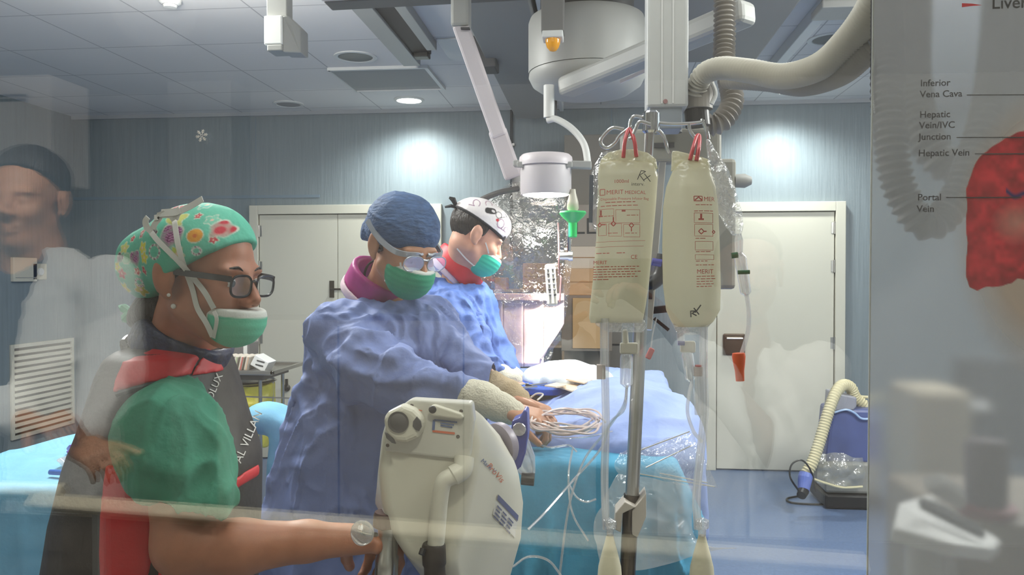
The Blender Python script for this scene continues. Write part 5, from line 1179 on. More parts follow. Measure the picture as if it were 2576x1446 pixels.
def bulb(t, path, bx, by, Yb, r=.0072):
    MB().tube(catmull([at(a_, b_, Yb) for a_, b_ in path], 6), r, 14).build('tubing', M_tubew, t)
    b_ = at(bx, by, Yb); MB().lathe([(.004, .030), (.012, .026), (.012, .014), (.007, .010), (.007, 0)], b_, n=16).build('valve', clear_mat('valve_clear', clear=.6, rough=.05, bump=.5, haze=.2), t)
    MB().lathe([(.006, .0), (.009, -.012), (.014, -.030), (.020, -.055), (.0225, -.085), (.021, -.12), (.014, -.145), (0, -.15)], b_, n=24).build('squeeze_bulb', mat('milky_rubber', (222, 216, 190), .45), t)
bulb(t, [(1522, 800), (1522, 940), (1524, 1060), (1521, 1200), (1524, 1330)], 1534, 1346, 1.42)
MB().tube(catmull([at(1511, 810, 1.42), at(1511, 930, 1.42)], 6), .0014, 6).build('thin_line', M_tubew, t); MB().box(at(1512, 935, 1.42), (.016, .010, .026)).build('label', mat('pink_label', (206, 190, 186), .6), t, bevel=.001)
t = thing('pressure_tube', at(1760, 1100, 1.40), 'frosted tube hanging from the right bag down to a second squeeze bulb', 'tube', 'squeeze bulb tubes')
bulb(t, [(1770, 822), (1770, 930), (1772, 1040), (1762, 1140), (1752, 1250), (1756, 1330)], 1766, 1346, 1.40)
t = thing('infusion_line', at(1725, 900, 1.41), 'infusion line with a long clear chamber and red cap under the right bag', 'infusion line', 'infusion lines')
MB().tube([at(1712, 838, 1.41), at(1714, 866, 1.41)], [.007, .007], 12).build('port', M_tubew, t); MB().cyl(at(1705, 863, 1.40), at(1722, 863, 1.40), .004, 10).build('violet_clip', mat('violet_blue'), t)
MB().box(at(1730, 872, 1.41), (.026, .014, .020)).build('spike', mat('ivory_plastic'), t, bevel=.003)
MB().tube([at(1728, 884, 1.41), at(1729, 892, 1.41), at(1738, 952, 1.41), at(1739, 960, 1.41)], [.008, .0105, .0095, .004], 16).build('drip_chamber', M_tube, t)
MB().tube(catmull([at(1740, 960, 1.41), at(1732, 1000, 1.41), at(1730, 1040, 1.41), at(1745, 1085, 1.42), at(1765, 1110, 1.44)], 8), .0032, 10).build('tubing', M_tubew, t)
MB().cyl(at(1757, 922, 1.40), at(1757, 946, 1.40), .008, 12).build('label', mat('pink_label'), t); MB().cyl(at(1757, 918, 1.40), at(1757, 923, 1.40), .006, 12).build('red_cap', mat('red_cap_plastic', (190, 30, 36), .4), t); MB().cyl(at(1757, 944, 1.40), at(1762, 1042, 1.40), .010, 14).build('sheath', M_tubew, t)
t = thing('roller_clamp', at(1634, 888, 1.44), 'small red roller clamp on a thin line beside the pole', 'clamp')
MB().bar(at(1641, 876, 1.44), at(1629, 902, 1.44), .010, .012, (0, 1, 0)).build('body', M_redloop, t, bevel=.002); MB().tube(catmull([at(1652, 800, 1.44), at(1642, 840, 1.44), at(1638, 875, 1.44)], 5), .0014, 6).build('line', M_tubew, t)
M_wrap2 = clear_mat('creased_wrap', clear=.80, rough=.10, bump=1.0, bscale=38, haze=.14, hazecol=(228, 226, 220))
# loose clear wrap below the bags
t = thing('plastic_wrap', at(1660, 1200, 1.6), 'crumpled sheet of clear plastic hanging behind the drip pole', 'plastic sheet')
sheet('upper_fold', [[(1555, 1135, 1.6), (1620, 1120, 1.58), (1690, 1095, 1.58), (1740, 1080, 1.6)], [(1545, 1170, 1.58), (1620, 1165, 1.55), (1700, 1140, 1.55), (1752, 1098, 1.58)], [(1560, 1205, 1.6), (1640, 1205, 1.58), (1720, 1215, 1.56), (1800, 1225, 1.6)]], M_wrap2, t, 10, .012, (12, 12, 12), 5)
sheet('lower_fold', [[(1545, 1190, 1.64), (1620, 1200, 1.6), (1700, 1215, 1.6), (1760, 1225, 1.63)], [(1515, 1260, 1.64), (1610, 1270, 1.58), (1700, 1280, 1.6), (1750, 1300, 1.63)], [(1500, 1340, 1.64), (1600, 1350, 1.6), (1700, 1350, 1.6), (1765, 1360, 1.63)], [(1510, 1420, 1.64), (1600, 1430, 1.62), (1720, 1400, 1.62), (1860, 1380, 1.64)]], clear_mat('hazy_wrap', clear=.86, rough=.14, bump=1, bscale=24, haze=.36, hazecol=(225, 222, 216)), t, 10, .02, (8, 8, 8), 9)
mb = MB()
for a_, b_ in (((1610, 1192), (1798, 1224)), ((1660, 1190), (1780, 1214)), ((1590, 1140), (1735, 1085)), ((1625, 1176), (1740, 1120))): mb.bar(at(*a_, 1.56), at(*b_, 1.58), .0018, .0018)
mb.build('crease', mat('painted_glint', (240, 236, 226), .12, spec=.8), t)  # pale bars stand in for glints along the plastic folds

# ================================================================== INJECTOR
I = thing('contrast_injector', at(1130, 1300, 1.32), 'big white contrast injector head with a round eyelet and a blue syringe holder', 'injector')
M_inj = mat('ivory_enamel', (216, 212, 198), .38, var=.02); M_injp = mat('pale_grey_enamel', (206, 204, 196), .35)
fY, bY = 1.215, 1.44
fp = [(968, 1040), (1025, 1008), (1186, 1018), (1200, 1100), (1192, 1200), (1172, 1310), (1140, 1420), (1030, 1410), (985, 1345), (962, 1270), (952, 1180)]
bp_ = [(1050, 1016), (1200, 1030), (1262, 1100), (1308, 1180), (1322, 1270), (1316, 1360), (1285, 1470), (1080, 1480), (1000, 1300)]
bm = bmesh.new()
for p in [at(x_, y_, fY) for x_, y_ in fp]+[at(x_, y_, bY) for x_, y_ in bp_]+[at(1240, 1080, 1.34), at(1150, 1480, 1.25), at(940, 1260, 1.36)]: bm.verts.new(p)
bmesh.ops.convex_hull(bm, input=bm.verts); bmesh.ops.delete(bm, geom=[v for v in bm.verts if not v.link_faces], context='VERTS')
bmesh.ops.dissolve_limit(bm, angle_limit=.12, verts=bm.verts, edges=bm.edges); bmesh.ops.recalc_face_normals(bm, faces=bm.faces)
me = bpy.data.meshes.new('housing'); bm.to_mesh(me); bm.free(); me.materials.append(M_inj); hs = link('housing', me, I)
b_ = hs.modifiers.new('bevel', 'BEVEL'); b_.width = .016; b_.segments = 4; b_.limit_method = 'ANGLE'; b_.angle_limit = .3; me.polygons.foreach_set('use_smooth', [True]*len(me.polygons))
try: hs.modifiers.new('wn', 'WEIGHTED_NORMAL')
except Exception: pass
pY = fY-.006
MB().prism([at(x_, y_, pY) for x_, y_ in [(988, 1036), (1032, 1004), (1186, 1013), (1192, 1060), (1184, 1150), (1172, 1160), (1100, 1152), (966, 1136), (968, 1090)]], (0, .03, 0)).build('face_plate', M_injp, I, bevel=.006, seg=3)
kn = MB().prism([at(x_, y_, pY-.022) for x_, y_ in [(962, 1052), (975, 1036), (1010, 1018), (1040, 1030), (1062, 1052), (1064, 1080), (1050, 1102), (1022, 1114), (990, 1112), (968, 1092)]], (0, .034, 0)).build('eyelet_housing', M_inj, I, bevel=.010, seg=3)
MB().lathe([(.0155, 0), (.0165, .003), (.013, .002), (.008, .005), (0, .006)], at(1003, 1061, pY-.022), (0, -1, 0), 28).build('round_eyelet', mat('grey_rubber', (78, 76, 76), .35), kn)
for L_ in ([(1048, 1048), (1058, 1060), (1060, 1074), (1054, 1084), (1046, 1082), (1038, 1072), (1039, 1060)], [(968, 1088), (978, 1094), (990, 1106), (995, 1116), (986, 1114), (972, 1102)]): MB().prism([at(x_, y_, pY-.0235) for x_, y_ in L_], (0, .004, 0)).build('dark_window', M_dgrey, kn)
pl = MB().prism([at(x_, y_, pY-.010) for x_, y_ in [(1078, 1034), (1082, 1022), (1092, 1018), (1160, 1040), (1168, 1050), (1160, 1056), (1084, 1046)]], (0, .014, 0)).build('sensor_pill', M_inj, I, bevel=.004, seg=3)
MB().lathe([(.0062, 0), (.005, .002), (0, .0025)], at(1088, 1030, pY-.010), (0, -1, 0), 18).build('sensor_eye', M_black, pl)
mb = MB(); o_ = at(1094, 1066, pY-.001)
def rule(mb, x0, y0, x1, y1, h_, Y): mb.bar(at(x0, y0, Y), at(x1, y1, Y), .0008, h_/1560, (0, 0, 1))
rule(mb, 1092, 1056, 1150, 1062, 4, pY-.001); rule(mb, 1108, 1064, 1142, 1069, 3, pY-.001); rule(mb, 1108, 1070, 1138, 1075, 3, pY-.001); mb.bar(at(1092, 1056, pY-.001), at(1090, 1082, pY-.001), .004, .0008, (0, 1, 0)); mb.build('blue_label', mat('label_blue', (70, 92, 140), .5), I)
mb = MB(); rule(mb, 1088, 1084, 1144, 1090, 5, pY-.001); rule(mb, 1030, 1026, 1062, 1033, 2, pY-.002); mb.build('orange_label', mat('label_orange', (206, 104, 66), .5), I)
for x_, y_ in ((1036, 1020), (1160, 1034), (975, 1120), (1152, 1098)): MB().lathe([(.003, 0), (.002, .0012), (0, .0013)], at(x_, y_, pY), (0, -1, 0), 12).build('screw', M_dsteel, I)
cd_ = MB().tube(catmull([at(1168, 1150, fY-.004), at(1163, 1180, fY-.012), at(1140, 1196, fY-.020), at(1116, 1212, fY-.024), at(1106, 1260, fY-.022), at(1100, 1330, fY-.018), at(1094, 1390, fY-.014)], 8), [.0155]*17+[.0130]*32, 20).build('conduit', M_inj, I)
MB().lathe([(.0165, .020), (.0185, .016), (.0185, -.012), (.0165, -.016), (.0165, -.03), (.0195, -.034), (.0195, -.09)], at(1092, 1398, fY-.014), (-.04, 0, 1), 24).build('black_connector', mat('worn_black', (52, 46, 42), .4, var=.4, vscale=40), cd_)
MB().tube([at(1065, 1380, fY-.03), at(1060, 1395, fY-.035)], .005, 8).build('cable_stub', M_black, cd_)
MB().lathe([(.017, .035), (.019, .03), (.019, .012), (.016, .01)], at(966, 1342, fY+.02), (.08, 0, 1), 26).build('dark_ring', mat('dark_red_ring', (66, 30, 28), .4), I)
MB().lathe([(.0165, .045), (.0165, .0), (.0185, -.004), (.0185, -.045), (.0165, -.05), (.0165, -.13)], at(974, 1395, fY+.02), (.05, 0, 1), 26).build('steel_pivot', M_steel, I)
pv = at(974, 1470, fY+.02); MB().cyl((pv[0], pv[1], .08), (pv[0], pv[1], pv[2]), .02, 18).build('stand_post', M_steel, I)
MB().box2((pv[0]-.25, pv[1]-.2, .04), (pv[0]+.25, pv[1]+.25, .09)).build('stand_base', M_injp, I, bevel=.02)
for sx in (-.2, .2):
    for sy in (-.15, .2): MB().lathe([(0, -.012), (.03, -.012), (.03, .012), (0, .012)], (pv[0]+sx, pv[1]+sy, .03), (1, 0, 0), 16).build('castor', M_black, I)
kb = MB().lathe([(.016, -.006), (.018, -.002), (.018, .004), (.014, .006)], at(912, 1340, 1.13), (-.25, -1, .1), 24).build('clear_knob', clear_mat('knob_clear', clear=.5, rough=.05, bump=0, haze=.25), I)
MB().cyl(at(912, 1340, 1.135), at(945, 1345, 1.2), .004, 10).build('knob_spindle', M_steel, kb)
# writing on the side of the housing
sp = lambda x_, y_: np.array(at(x_, y_, np.interp(x_, [1195, 1320], [fY+.012, bY-.02])))
def side_fn(P):
    dg = bpy.context.evaluated_depsgraph_get(); return P
e1 = sp(1250, 1190)-sp(1212, 1158); e1 = e1/np.linalg.norm(e1); e2 = np.cross(np.cross(e1, (0, 0, 1)), e1); e2 = e2/np.linalg.norm(e2); nrm_ = np.cross(e1, e2)
bm = bmesh.new(); bm.from_mesh(me); bm.faces.ensure_lookup_table()
from mathutils.bvhtree import BVHTree
bv = BVHTree.FromBMesh(bm); bm.free()
def on_inj(P, lift=.0012):
    out = []
    for p in np.asarray(P, float):
        d_ = p-CAM; h_ = bv.ray_cast(Vector(CAM), Vector(d_).normalized()); out.append(np.array(h_[0])+np.array(h_[1])*lift if h_[0] is not None else p)
    return np.array(out)
def flat_text(s_, x_, y_, x2, y2, h_, m, root):
    A, B = at(x_, y_, fY+.03), at(x2, y2, fY+.03); ex = (B-A)/np.linalg.norm(B-A); ey = np.cross(np.array([0, -1., 0]), ex)*1.0; ey = ey if ey[2] > 0 else -ey
    mb = MB(); V, Fs = text_geo(s_, h_/1560/.72); P = A+V[:, :1]*ex+V[:, 1:2]*ey; mb.add(on_inj(P), Fs); mb.build('lettering', m, root)
flat_text('Mark V', 1207, 1160, 1230, 1180, 11, mat('label_blue'), I); flat_text('ProVis', 1222, 1172, 1250, 1204, 15, mat('label_orange'), I)
def flat_poly(name, pts, m, root, lift): mb = MB(); P = on_inj([at(x_, y_, fY+.03) for x_, y_ in pts], lift); mb.add(P, [tuple(range(len(P)))]); return mb.build(name, m, root)
flat_poly('rating_plate', [(1250, 1242), (1302, 1296), (1294, 1352), (1238, 1292)], mat('plate_white', (214, 212, 208), .5), I, .0012)
flat_poly('plate_band', [(1251, 1243), (1302, 1296), (1300, 1310), (1248, 1256)], mat('plate_navy', (66, 78, 128), .5), I, .002)
for i in range(4):
    for k_ in range(3):
        a_, b_ = .06+k_*.31, .06+k_*.31+(.24, .20, .26)[(i+k_) % 3]; x0_, y0_ = 1246-i*2.6, 1266+i*8.5
        flat_poly('plate_print', [(x0_+46*a_, y0_+50*a_), (x0_+46*b_, y0_+50*b_), (x0_+46*b_-1.2, y0_+50*b_+4), (x0_+46*a_-1.2, y0_+50*a_+4)], mat('label_navy_print', (84, 92, 130), .5), I, .002)
# blue syringe holder behind the housing
sy = MB().prism([at(x_, y_, 1.47) for x_, y_ in [(1288, 1058), (1308, 1050), (1318, 1030), (1326, 1034), (1328, 1090), (1322, 1140), (1310, 1175), (1298, 1185), (1280, 1130)]], (0, .05, 0)).build('syringe_holder', mat('holder_blue', (44, 58, 150), .35), I, bevel=.004)
MB().lathe([(.0, 0), (.035, 0), (.040, -.006), (.040, -.02), (.0, -.02)], at(1272, 1112, 1.46), (.5, .6, .1), 28).build('holder_ring', mat('grey_violet', (140, 132, 146), .4), sy)
MB().lathe([(.0, .003), (.021, .003), (.023, 0), (.0, 0)], at(1272, 1112, 1.452), (-.1, -1, .1), 28).build('plunger_disc', M_injp, sy)
MB().lathe([(.0, 0), (.012, .002), (.013, 0), (0, 0)], at(1306, 1080, 1.465), (0, -1, 0), 12).build('bolt', M_steel, sy)
MB().tube([at(1295, 1120, 1.5), at(1318, 1160, 1.5), at(1332, 1195, 1.5)], [.030, .024, .012], 20).build('syringe', clear_mat('syringe_clear', clear=.6, rough=.05, bump=0, haze=.3), sy)
MB().cyl(at(1312, 1203, 1.49), at(1344, 1206, 1.49), .012, 18).build('black_tip', M_black, sy)

# ================================================================== TABLES AND DRAPES
M_drape = mat('pale_blue_drape', (112, 170, 200), .8, bump=.15, bscale=60, var=.06, vscale=14, crease=.3, cscale=7)
M_drape2 = mat('lavender_blue_drape', (142, 162, 214), .8, bump=.15, bscale=60, var=.06, vscale=14, crease=.3, cscale=6)
M_teal = mat('teal_drape', (78, 164, 202), .8, bump=.15, bscale=60, var=.08, vscale=14, crease=.3, cscale=7)
def on_z(px_, py_, zz_):
    p = at(px_, py_, 1.0); k_ = (zz_-CAM[2])/(p[2]-CAM[2]); return CAM+(p-CAM)*k_
def draped(name, poly, zt, zb, m, root, flare=.05, amp=.03, seed=1, h=.014, extra=None, f=(5, 5, 1.2), top_amp=.006):
    A = np.array([[p[0], p[1]] for p in poly]); a0_, a1_ = A.min(0)-flare-.08, A.max(0)+flare+.08
    def fn(P):
        d_ = poly2(P[:, 0], P[:, 1], [tuple(p) for p in A])-flare*np.clip((zt-P[:, 2])/(zt-zb), 0, 1)
        g = smax(d_, P[:, 2]-zt, .03)
        if extra is not None: g = extra(P, g)
        return np.maximum(g, zb-P[:, 2])
    def dsp(V):
        side = np.clip((zt-.02-V[:, 2])/.12, 0, 1); return (folds(V, f, seed)*.7+.5*crisp(V, f, seed+2)-.5)*amp*side+top_amp*(folds(V, (7, 7, 7), seed+4)-.5)*(1-side)
    return sdf_obj(name, fn, (a0_[0], a0_[1], zb-.03), (a1_[0], a1_[1], zt+.22), h, m, root, dsp, 1)
zt = 1.13
T = thing('operating_table', (-.06, 2.6, 0), 'operating table draped in blue sheets in front of the surgeons', 'operating table')
tp = [(-.27, 1.78), (.19, 1.78), (.26, 3.5), (-.33, 3.5)]
draped('drape', tp, zt, .22, M_teal, T, .06, .09, 3, f=(8, 8, 1.6), h=.012)
def hump(P, g):
    return smin(g, smin(ell(P, (at(1570, 1000, 2.35)[0], 2.35, zt-.06), (.22, .40, .165)), ell(P, (at(1500, 960, 3.0)[0], 3.0, zt-.05), (.2, .4, .10)), .08), .08)
def f_over(P):
    xx, yy = P[:, 0], P[:, 1]; d_ = poly2(xx, yy, [(-.30, 1.95), (.0, 1.93), (.13, 1.86), (.245, 1.92), (.285, 3.46), (-.35, 3.46)])-.025*np.clip((zt-P[:, 2])/.3, 0, 1)
    g = hump(P, smax(d_, P[:, 2]-zt-.014, .03)); return smax(g, (zt-.22+.5*np.clip(-.1-xx, 0, .3))-P[:, 2], .01)
sdf_obj('top_sheet', f_over, (-.45, 1.75, .7), (.42, 3.6, zt+.22), .011, M_drape2, T, lambda V: .012*(folds(V, (6, 6, 6), 17)-.5)+.010*crisp(V, (5, 5, 5), 19), 1)
MB().box2((-.2, 2.3, .1), (.12, 2.8, .9)).box2((-.3, 2.0, 0), (.2, 3.1, .1)).build('pedestal', M_grey, T, bevel=.02)
t = thing('sterile_towel', at(1440, 945, 3.1), 'bright white towel lying at the far end of the draped table', 'towel')
sdf_obj('cloth', lambda P: smax(ell(P, on_z(1430, 950, zt+.07), (.15, .17, .050)), zt+.03-P[:, 2], .01), on_z(1430, 950, zt+.06)-np.array([.22, .25, .03]), on_z(1430, 950, zt+.06)+np.array([.22, .25, .14]), .008, mat('white_towel', (226, 236, 242), .85, bump=.3, bscale=60), t, lambda V: .02*(folds(V, (9, 9, 9), 2)-.4))
def zt_at(px_, py_): return on_z(px_, py_, zt+.07)
t = thing('blue_cloth', zt_at(1380, 985), 'dark blue folded cloth under the beige papers on the draped table', 'cloth')
MB().prism([on_z(x_, y_, zt+.042) for x_, y_ in [(1262, 972), (1372, 962), (1500, 968), (1480, 992), (1390, 996), (1280, 992)]], (0, 0, .02)).build('cloth', mat('royal_blue_cloth', (38, 84, 176), .85, bump=.3), t, bevel=.006)
t = thing('paper_packet', zt_at(1430, 970), 'opened beige paper packet on the blue cloth', 'paper packet')
for L_, dz in (([(1392, 972), (1420, 960), (1492, 958), (1484, 976), (1440, 986)], .068), ([(1370, 972), (1400, 965), (1424, 972), (1400, 976)], .076), ([(1424, 956), (1456, 952), (1490, 958), (1470, 966)], .084)): MB().prism([on_z(x_, y_, zt+dz) for x_, y_ in L_], (0, 0, .004)).build('sheet', mat('beige_paper', (228, 204, 172), .8), t)
for i, (a_, b_, lb) in enumerate((((1288, 972), (1330, 964), 'small steel instrument with a round grip nearest the surgeons hands'), ((1330, 970), (1376, 963), 'thin steel instrument lying beside the beige packet'), ((1300, 976), (1352, 972), 'slim steel instrument at the front edge of the blue cloth'))):
    t = thing('instrument', on_z(*a_, zt+.07), lb, 'surgical instrument', 'instruments on the draped table')
    p0, p1_ = on_z(*a_, zt+.072), on_z(*b_, zt+.076); MB().cyl(p0, p1_, .004, 10, .002).build('shaft', M_steel, t)
    MB().lathe([(0, -.004), (.011, -.004), (.011, .004), (0, .004)], p0, (.3, .2, 1), 14).build('grip', M_dsteel, t)
t = thing('tubing_coil', zt_at(1420, 1055), 'coil of thin clear tubing lying on the draped table', 'tubing')
rnd = random.Random(4)
for i in range(9):
    c_ = on_z(1425+rnd.uniform(-12, 12), 1056+rnd.uniform(-5, 5), zt+.062+i*.003); ra, rb = .075+rnd.uniform(-.012, .012), .12+rnd.uniform(-.03, .03); ro = rnd.uniform(-.2, .2)
    MB().tube([c_+np.array([ra*math.cos(q_)*math.cos(ro)-rb*math.sin(q_)*math.sin(ro), ra*math.cos(q_)*math.sin(ro)+rb*math.sin(q_)*math.cos(ro), .006*math.sin(q_*3+i)]) for q_ in np.linspace(0, 6.0, 40)], .0026, 7).build('loop', mat('rosy_clear_tubing', (226, 206, 200), .12, spec=.9), t)
t = thing('loose_tubing', zt_at(1400, 1120), 'loose clear lines trailing over the near end of the draped table', 'tubing')
for L_ in ([(1335, 1090, 2.0), (1400, 1100, 1.95), (1470, 1100, 1.9), (1540, 1085, 1.95)], [(1335, 1105, 1.9), (1380, 1125, 1.85), (1430, 1120, 1.85), (1450, 1135, 1.8)], [(1440, 1130, 1.74), (1430, 1200, 1.7), (1440, 1290, 1.68), (1480, 1360, 1.68)], [(1430, 1215, 1.7), (1450, 1250, 1.69), (1475, 1262, 1.69), (1500, 1255, 1.69)], [(1290, 1425, 1.5), (1330, 1400, 1.5), (1380, 1410, 1.5), (1420, 1460, 1.5)]):
    MB().tube(catmull([at(*q_) for q_ in L_], 8), .0024, 7).build('line', M_tube, t)
MB().tube(catmull([at(1335, 1000, 2.0), at(1350, 990, 2.0), at(1366, 992, 2.0), at(1352, 1006, 1.98)], 6), .0022, 7).build('white_wire', M_maskw, t)
# instrument table at far left
T2 = thing('instrument_table', on_z(60, 1190, .95), 'pale blue draped instrument table at the far left', 'table')
pl_ = [on_z(x_, y_, .95)[:2] for x_, y_ in [(-420, 1238), (430, 1222), (430, 1025), (-420, 1240-14)]]
pl_ = [on_z(-250, 1228, .95)[:2], on_z(420, 1222, .95)[:2], on_z(420, 1030, .95)[:2], on_z(-250, 1196, .95)[:2]]
draped('drape', pl_, .95, .25, M_drape, T2, .03, .05, 7, .014)
MB().box2((-1.5, 2.15, .02), (-1.1, 2.45, .3)).build('table_base', M_steel, T2)
zi = .958
t = thing('blue_marker', on_z(158, 1189, zi), 'blue cylindrical marker lying on the left draped table', 'marker')
MB().cyl(on_z(126, 1187, zi+.008), on_z(176, 1190, zi+.008), .008, 14).build('barrel', mat('strong_blue', (24, 92, 176), .4), t); MB().cyl(on_z(176, 1190, zi+.008), on_z(208, 1191, zi+.008), .0088, 14).build('marker_cap', mat('strong_blue2', (20, 70, 150), .4), t)
t = thing('purple_tie', on_z(182, 1133, zi), 'little purple plastic tie on the left draped table', 'plastic tie')
MB().tube(catmull([on_z(172, 1128, zi+.01), on_z(180, 1122, zi+.03), on_z(190, 1130, zi+.02), on_z(178, 1144, zi+.008), on_z(172, 1134, zi+.02)], 6), .006, 8).build('band', mat('violet_plastic', (128, 92, 176), .4), t)
t = thing('kidney_tray', on_z(195, 1162, zi), 'shallow clear dish on the left draped table beside the marker', 'dish')
MB().lathe([(.0, .004), (.05, .004), (.065, .018), (.068, .018), (.054, 0), (0, 0)], on_z(205, 1166, zi), n=28).build('dish', clear_mat('dish_clear', clear=.6, rough=.1, bump=0, haze=.35), t)
T3 = thing('draped_stand', on_z(640, 1060, 1.08), 'blue draped stand between the nurse and the goggled surgeon', 'draped stand')
draped('drape', [(-1.02, 2.42), (-.76, 2.42), (-.72, 2.85), (-1.05, 2.85)], 1.09, .2, M_drape, T3, .05, .05, 12, .013, extra=lambda P, g: smin(g, ell(P, at(668, 1050, 2.5), (.07, .1, .05)), .05))
# steel tray stand near the double door
zt_ = .955; xr = -1.95; yf, yb = 4.62, 5.10
t = thing('instrument_trolley', (-2.25, 4.85, 0), 'steel tray on a stand in front of the double door', 'trolley')
MB().box2((-2.75, yf, zt_-.012), (xr, yb, zt_)).box2((-2.75, yf-.02, zt_-.005), (xr+.02, yf, zt_+.018)).box2((-2.75, yb, zt_-.005), (xr+.02, yb+.02, zt_+.018)).box2((xr, yf-.02, zt_-.005), (xr+.02, yb+.02, zt_+.018)).build('tray', M_steel, t, bevel=.003)
MB().box2((-2.7, yf+.02, zt_-.045), (xr-.06, yb-.05, zt_-.012)).build('under_shelf', M_dgrey, t, bevel=.003)
for x_ in (-2.68, xr-.09):
    for y_ in (yf+.05, yb-.08): MB().cyl((x_, y_, .05), (x_, y_, zt_-.012), .011, 12).lathe([(0, -.01), (.03, -.01), (.03, .01), (0, .01)], (x_, y_, .03), (1, 0, 0), 14).build('leg', M_steel, t)
MB().bar((-2.7, yf+.03, zt_-.135), (xr+.25, yf+.03, zt_-.155), .008, .008).build('side_rail', M_steel, t)
cols = [(214, 206, 190), (206, 150, 140), (196, 200, 170), (220, 214, 204), (200, 120, 110), (206, 210, 190), (216, 196, 180), (190, 196, 176), (214, 210, 200), (202, 140, 128), (210, 206, 196), (196, 190, 160)]
where = ('fourth from the white packet', 'nearest the white packet')
g0 = None
for i in range(12):
    x_ = -2.52+i*.036
    if g0 is None:
        g0 = thing('gauze_pack', (x_, 4.72, zt_), 'one of the thin gauze packs standing in a row on the steel tray', 'gauze pack', 'gauze packs on the steel tray')
        MB().box((x_, 4.74, zt_+.055), (.022, .16, .09), Matrix.Rotation(.22, 3, 'Y')).build('wrapper', mat('pack_paper', (216, 206, 192), .7, var=.1), g0, bevel=.006); MB().box((x_+.006, 4.658, zt_+.055), (.008, .004, .08), Matrix.Rotation(.22, 3, 'Y')).build('coloured_edge', mat('pack_edge', (196, 120, 108), .6), g0); src_ = list(g0.children)
    else:
        c_ = g0.copy(); C.objects.link(c_); c_.location.x += i*.036; c_['label'] = g0['label']
        for ch in src_:
            k_ = ch.copy(); C.objects.link(k_); k_.parent = c_; k_.matrix_parent_inverse = ch.matrix_parent_inverse.copy()
            if k_.name.startswith('coloured'): k_.data = ch.data.copy(); k_.data.materials[0] = mat('pack_edge%d' % (i % 4), ((214, 206, 190), (176, 186, 150), (190, 104, 96), (206, 176, 150))[i % 4], .6)
t = thing('white_packet', (-2.04, 4.72, zt_), 'white packet with dark stripes leaning on the end of the gauze packs', 'packet')
MB().box((-2.05, 4.74, zt_+.052), (.10, .12, .07), Matrix.Rotation(.5, 3, 'Y')).build('carton', M_white, t, bevel=.004)
for dz in (.012, -.012): MB().box((-2.045+dz*.4, 4.678, zt_+.055+dz), (.05, .004, .006), Matrix.Rotation(.25, 3, 'Y')).build('stripe', M_dgrey, t)
t = thing('steel_box', (-2.42, 4.98, zt_), 'small grey box behind the gauze packs on the tray', 'box')
MB().box2((-2.62, 4.92, zt_), (-2.22, 5.06, zt_+.16)).build('casing', mat('slate_box', (108, 106, 108), .5), t, bevel=.006); MB().box2((-2.26, 4.915, zt_+.02), (-2.235, 4.925, zt_+.20)).build('white_edge', M_white, t)
t = thing('waste_bag', (-2.25, 4.95, 0), 'yellow waste bag hanging below the steel tray', 'waste bag')
sdf_obj('bag', lambda P: smax(loft(P, [(np.array([-2.26, 4.9, .45]), .17, .16), (np.array([-2.26, 4.9, .6]), .20, .19), (np.array([-2.26, 4.9, .80]), .21, .2), (np.array([-2.26, 4.9, .86]), .215, .2)]), .44-P[:, 2], .01), (-2.6, 4.6, .4), (-1.9, 5.2, .93), .012, mat('yellow_plastic', (206, 196, 70), .35, var=.1, bump=.4, bscale=30), t, lambda V: .03*(folds(V, (8, 8, 5), 3)-.5))
MB().box((-2.17, 4.70, .70), (.07, .01, .05)).build('red_mark', mat('red_label', (200, 70, 60), .6), t)
MB().lathe([(.2, 0), (.215, .01), (.2, .02), (.19, .01)], (-2.26, 4.9, .86), n=30).build('hoop', M_steel, t)
for a_ in range(3): MB().cyl((-2.26+.19*math.cos(a_*2.1), 4.9+.19*math.sin(a_*2.1), 0), (-2.26+.2*math.cos(a_*2.1), 4.9+.2*math.sin(a_*2.1), .87), .009, 10).build('leg', M_steel, t)

# patient warmer / suction unit at right
yv = 5.42; c_ = on_z(2120, 1262, 0); xv = c_[0]+.02; yv = c_[1]
t = thing('suction_unit', (xv, yv, 0), 'blue suction unit in a clear bag with ribbed cream hose on the floor', 'suction unit')
wv = .19
MB().box2((xv-wv, yv-.2, .01), (xv+wv, yv+.2, .10)).build('base', M_black, t, bevel=.015)
MB().prism([(xv-wv*.92, yv-.15, .30), (xv+wv*.98, yv-.15, .30), (xv+wv*.94, yv-.15, .62), (xv+wv*.8, yv-.15, .66), (xv-wv*.74, yv-.15, .66)], (0, .28, 0)).build('blue_body', mat('violet_blue_body', (80, 92, 142), .4, var=.12, vscale=10), t, bevel=.02)
MB().box2((xv-wv*.95, yv-.17, .10), (xv+wv*.95, yv+.17, .31)).build('lower_case', mat('case_grey', (150, 148, 140), .45), t, bevel=.02)
MB().prism([(xv-wv*.72, yv-.16, .645), (xv+wv*.0, yv-.16, .655), (xv+wv*.1, yv-.16, .68), (xv+wv*.1, yv-.16, .74), (xv-wv*.68, yv-.16, .77)], (0, .2, 0)).build('top_panel', mat('panel_grey', (150, 150, 160), .45), t, bevel=.01)
MB().tube(catmull([(xv-wv*.8, yv-.165, .63), (xv-wv*.3, yv-.17, .66), (xv, yv-.17, .64), (xv+wv*.3, yv-.17, .60), (xv+wv*.95, yv-.17, .62)], 6), .007, 8).build('bag_seal', mat('pale_blue_seal', (170, 196, 232), .3), t)
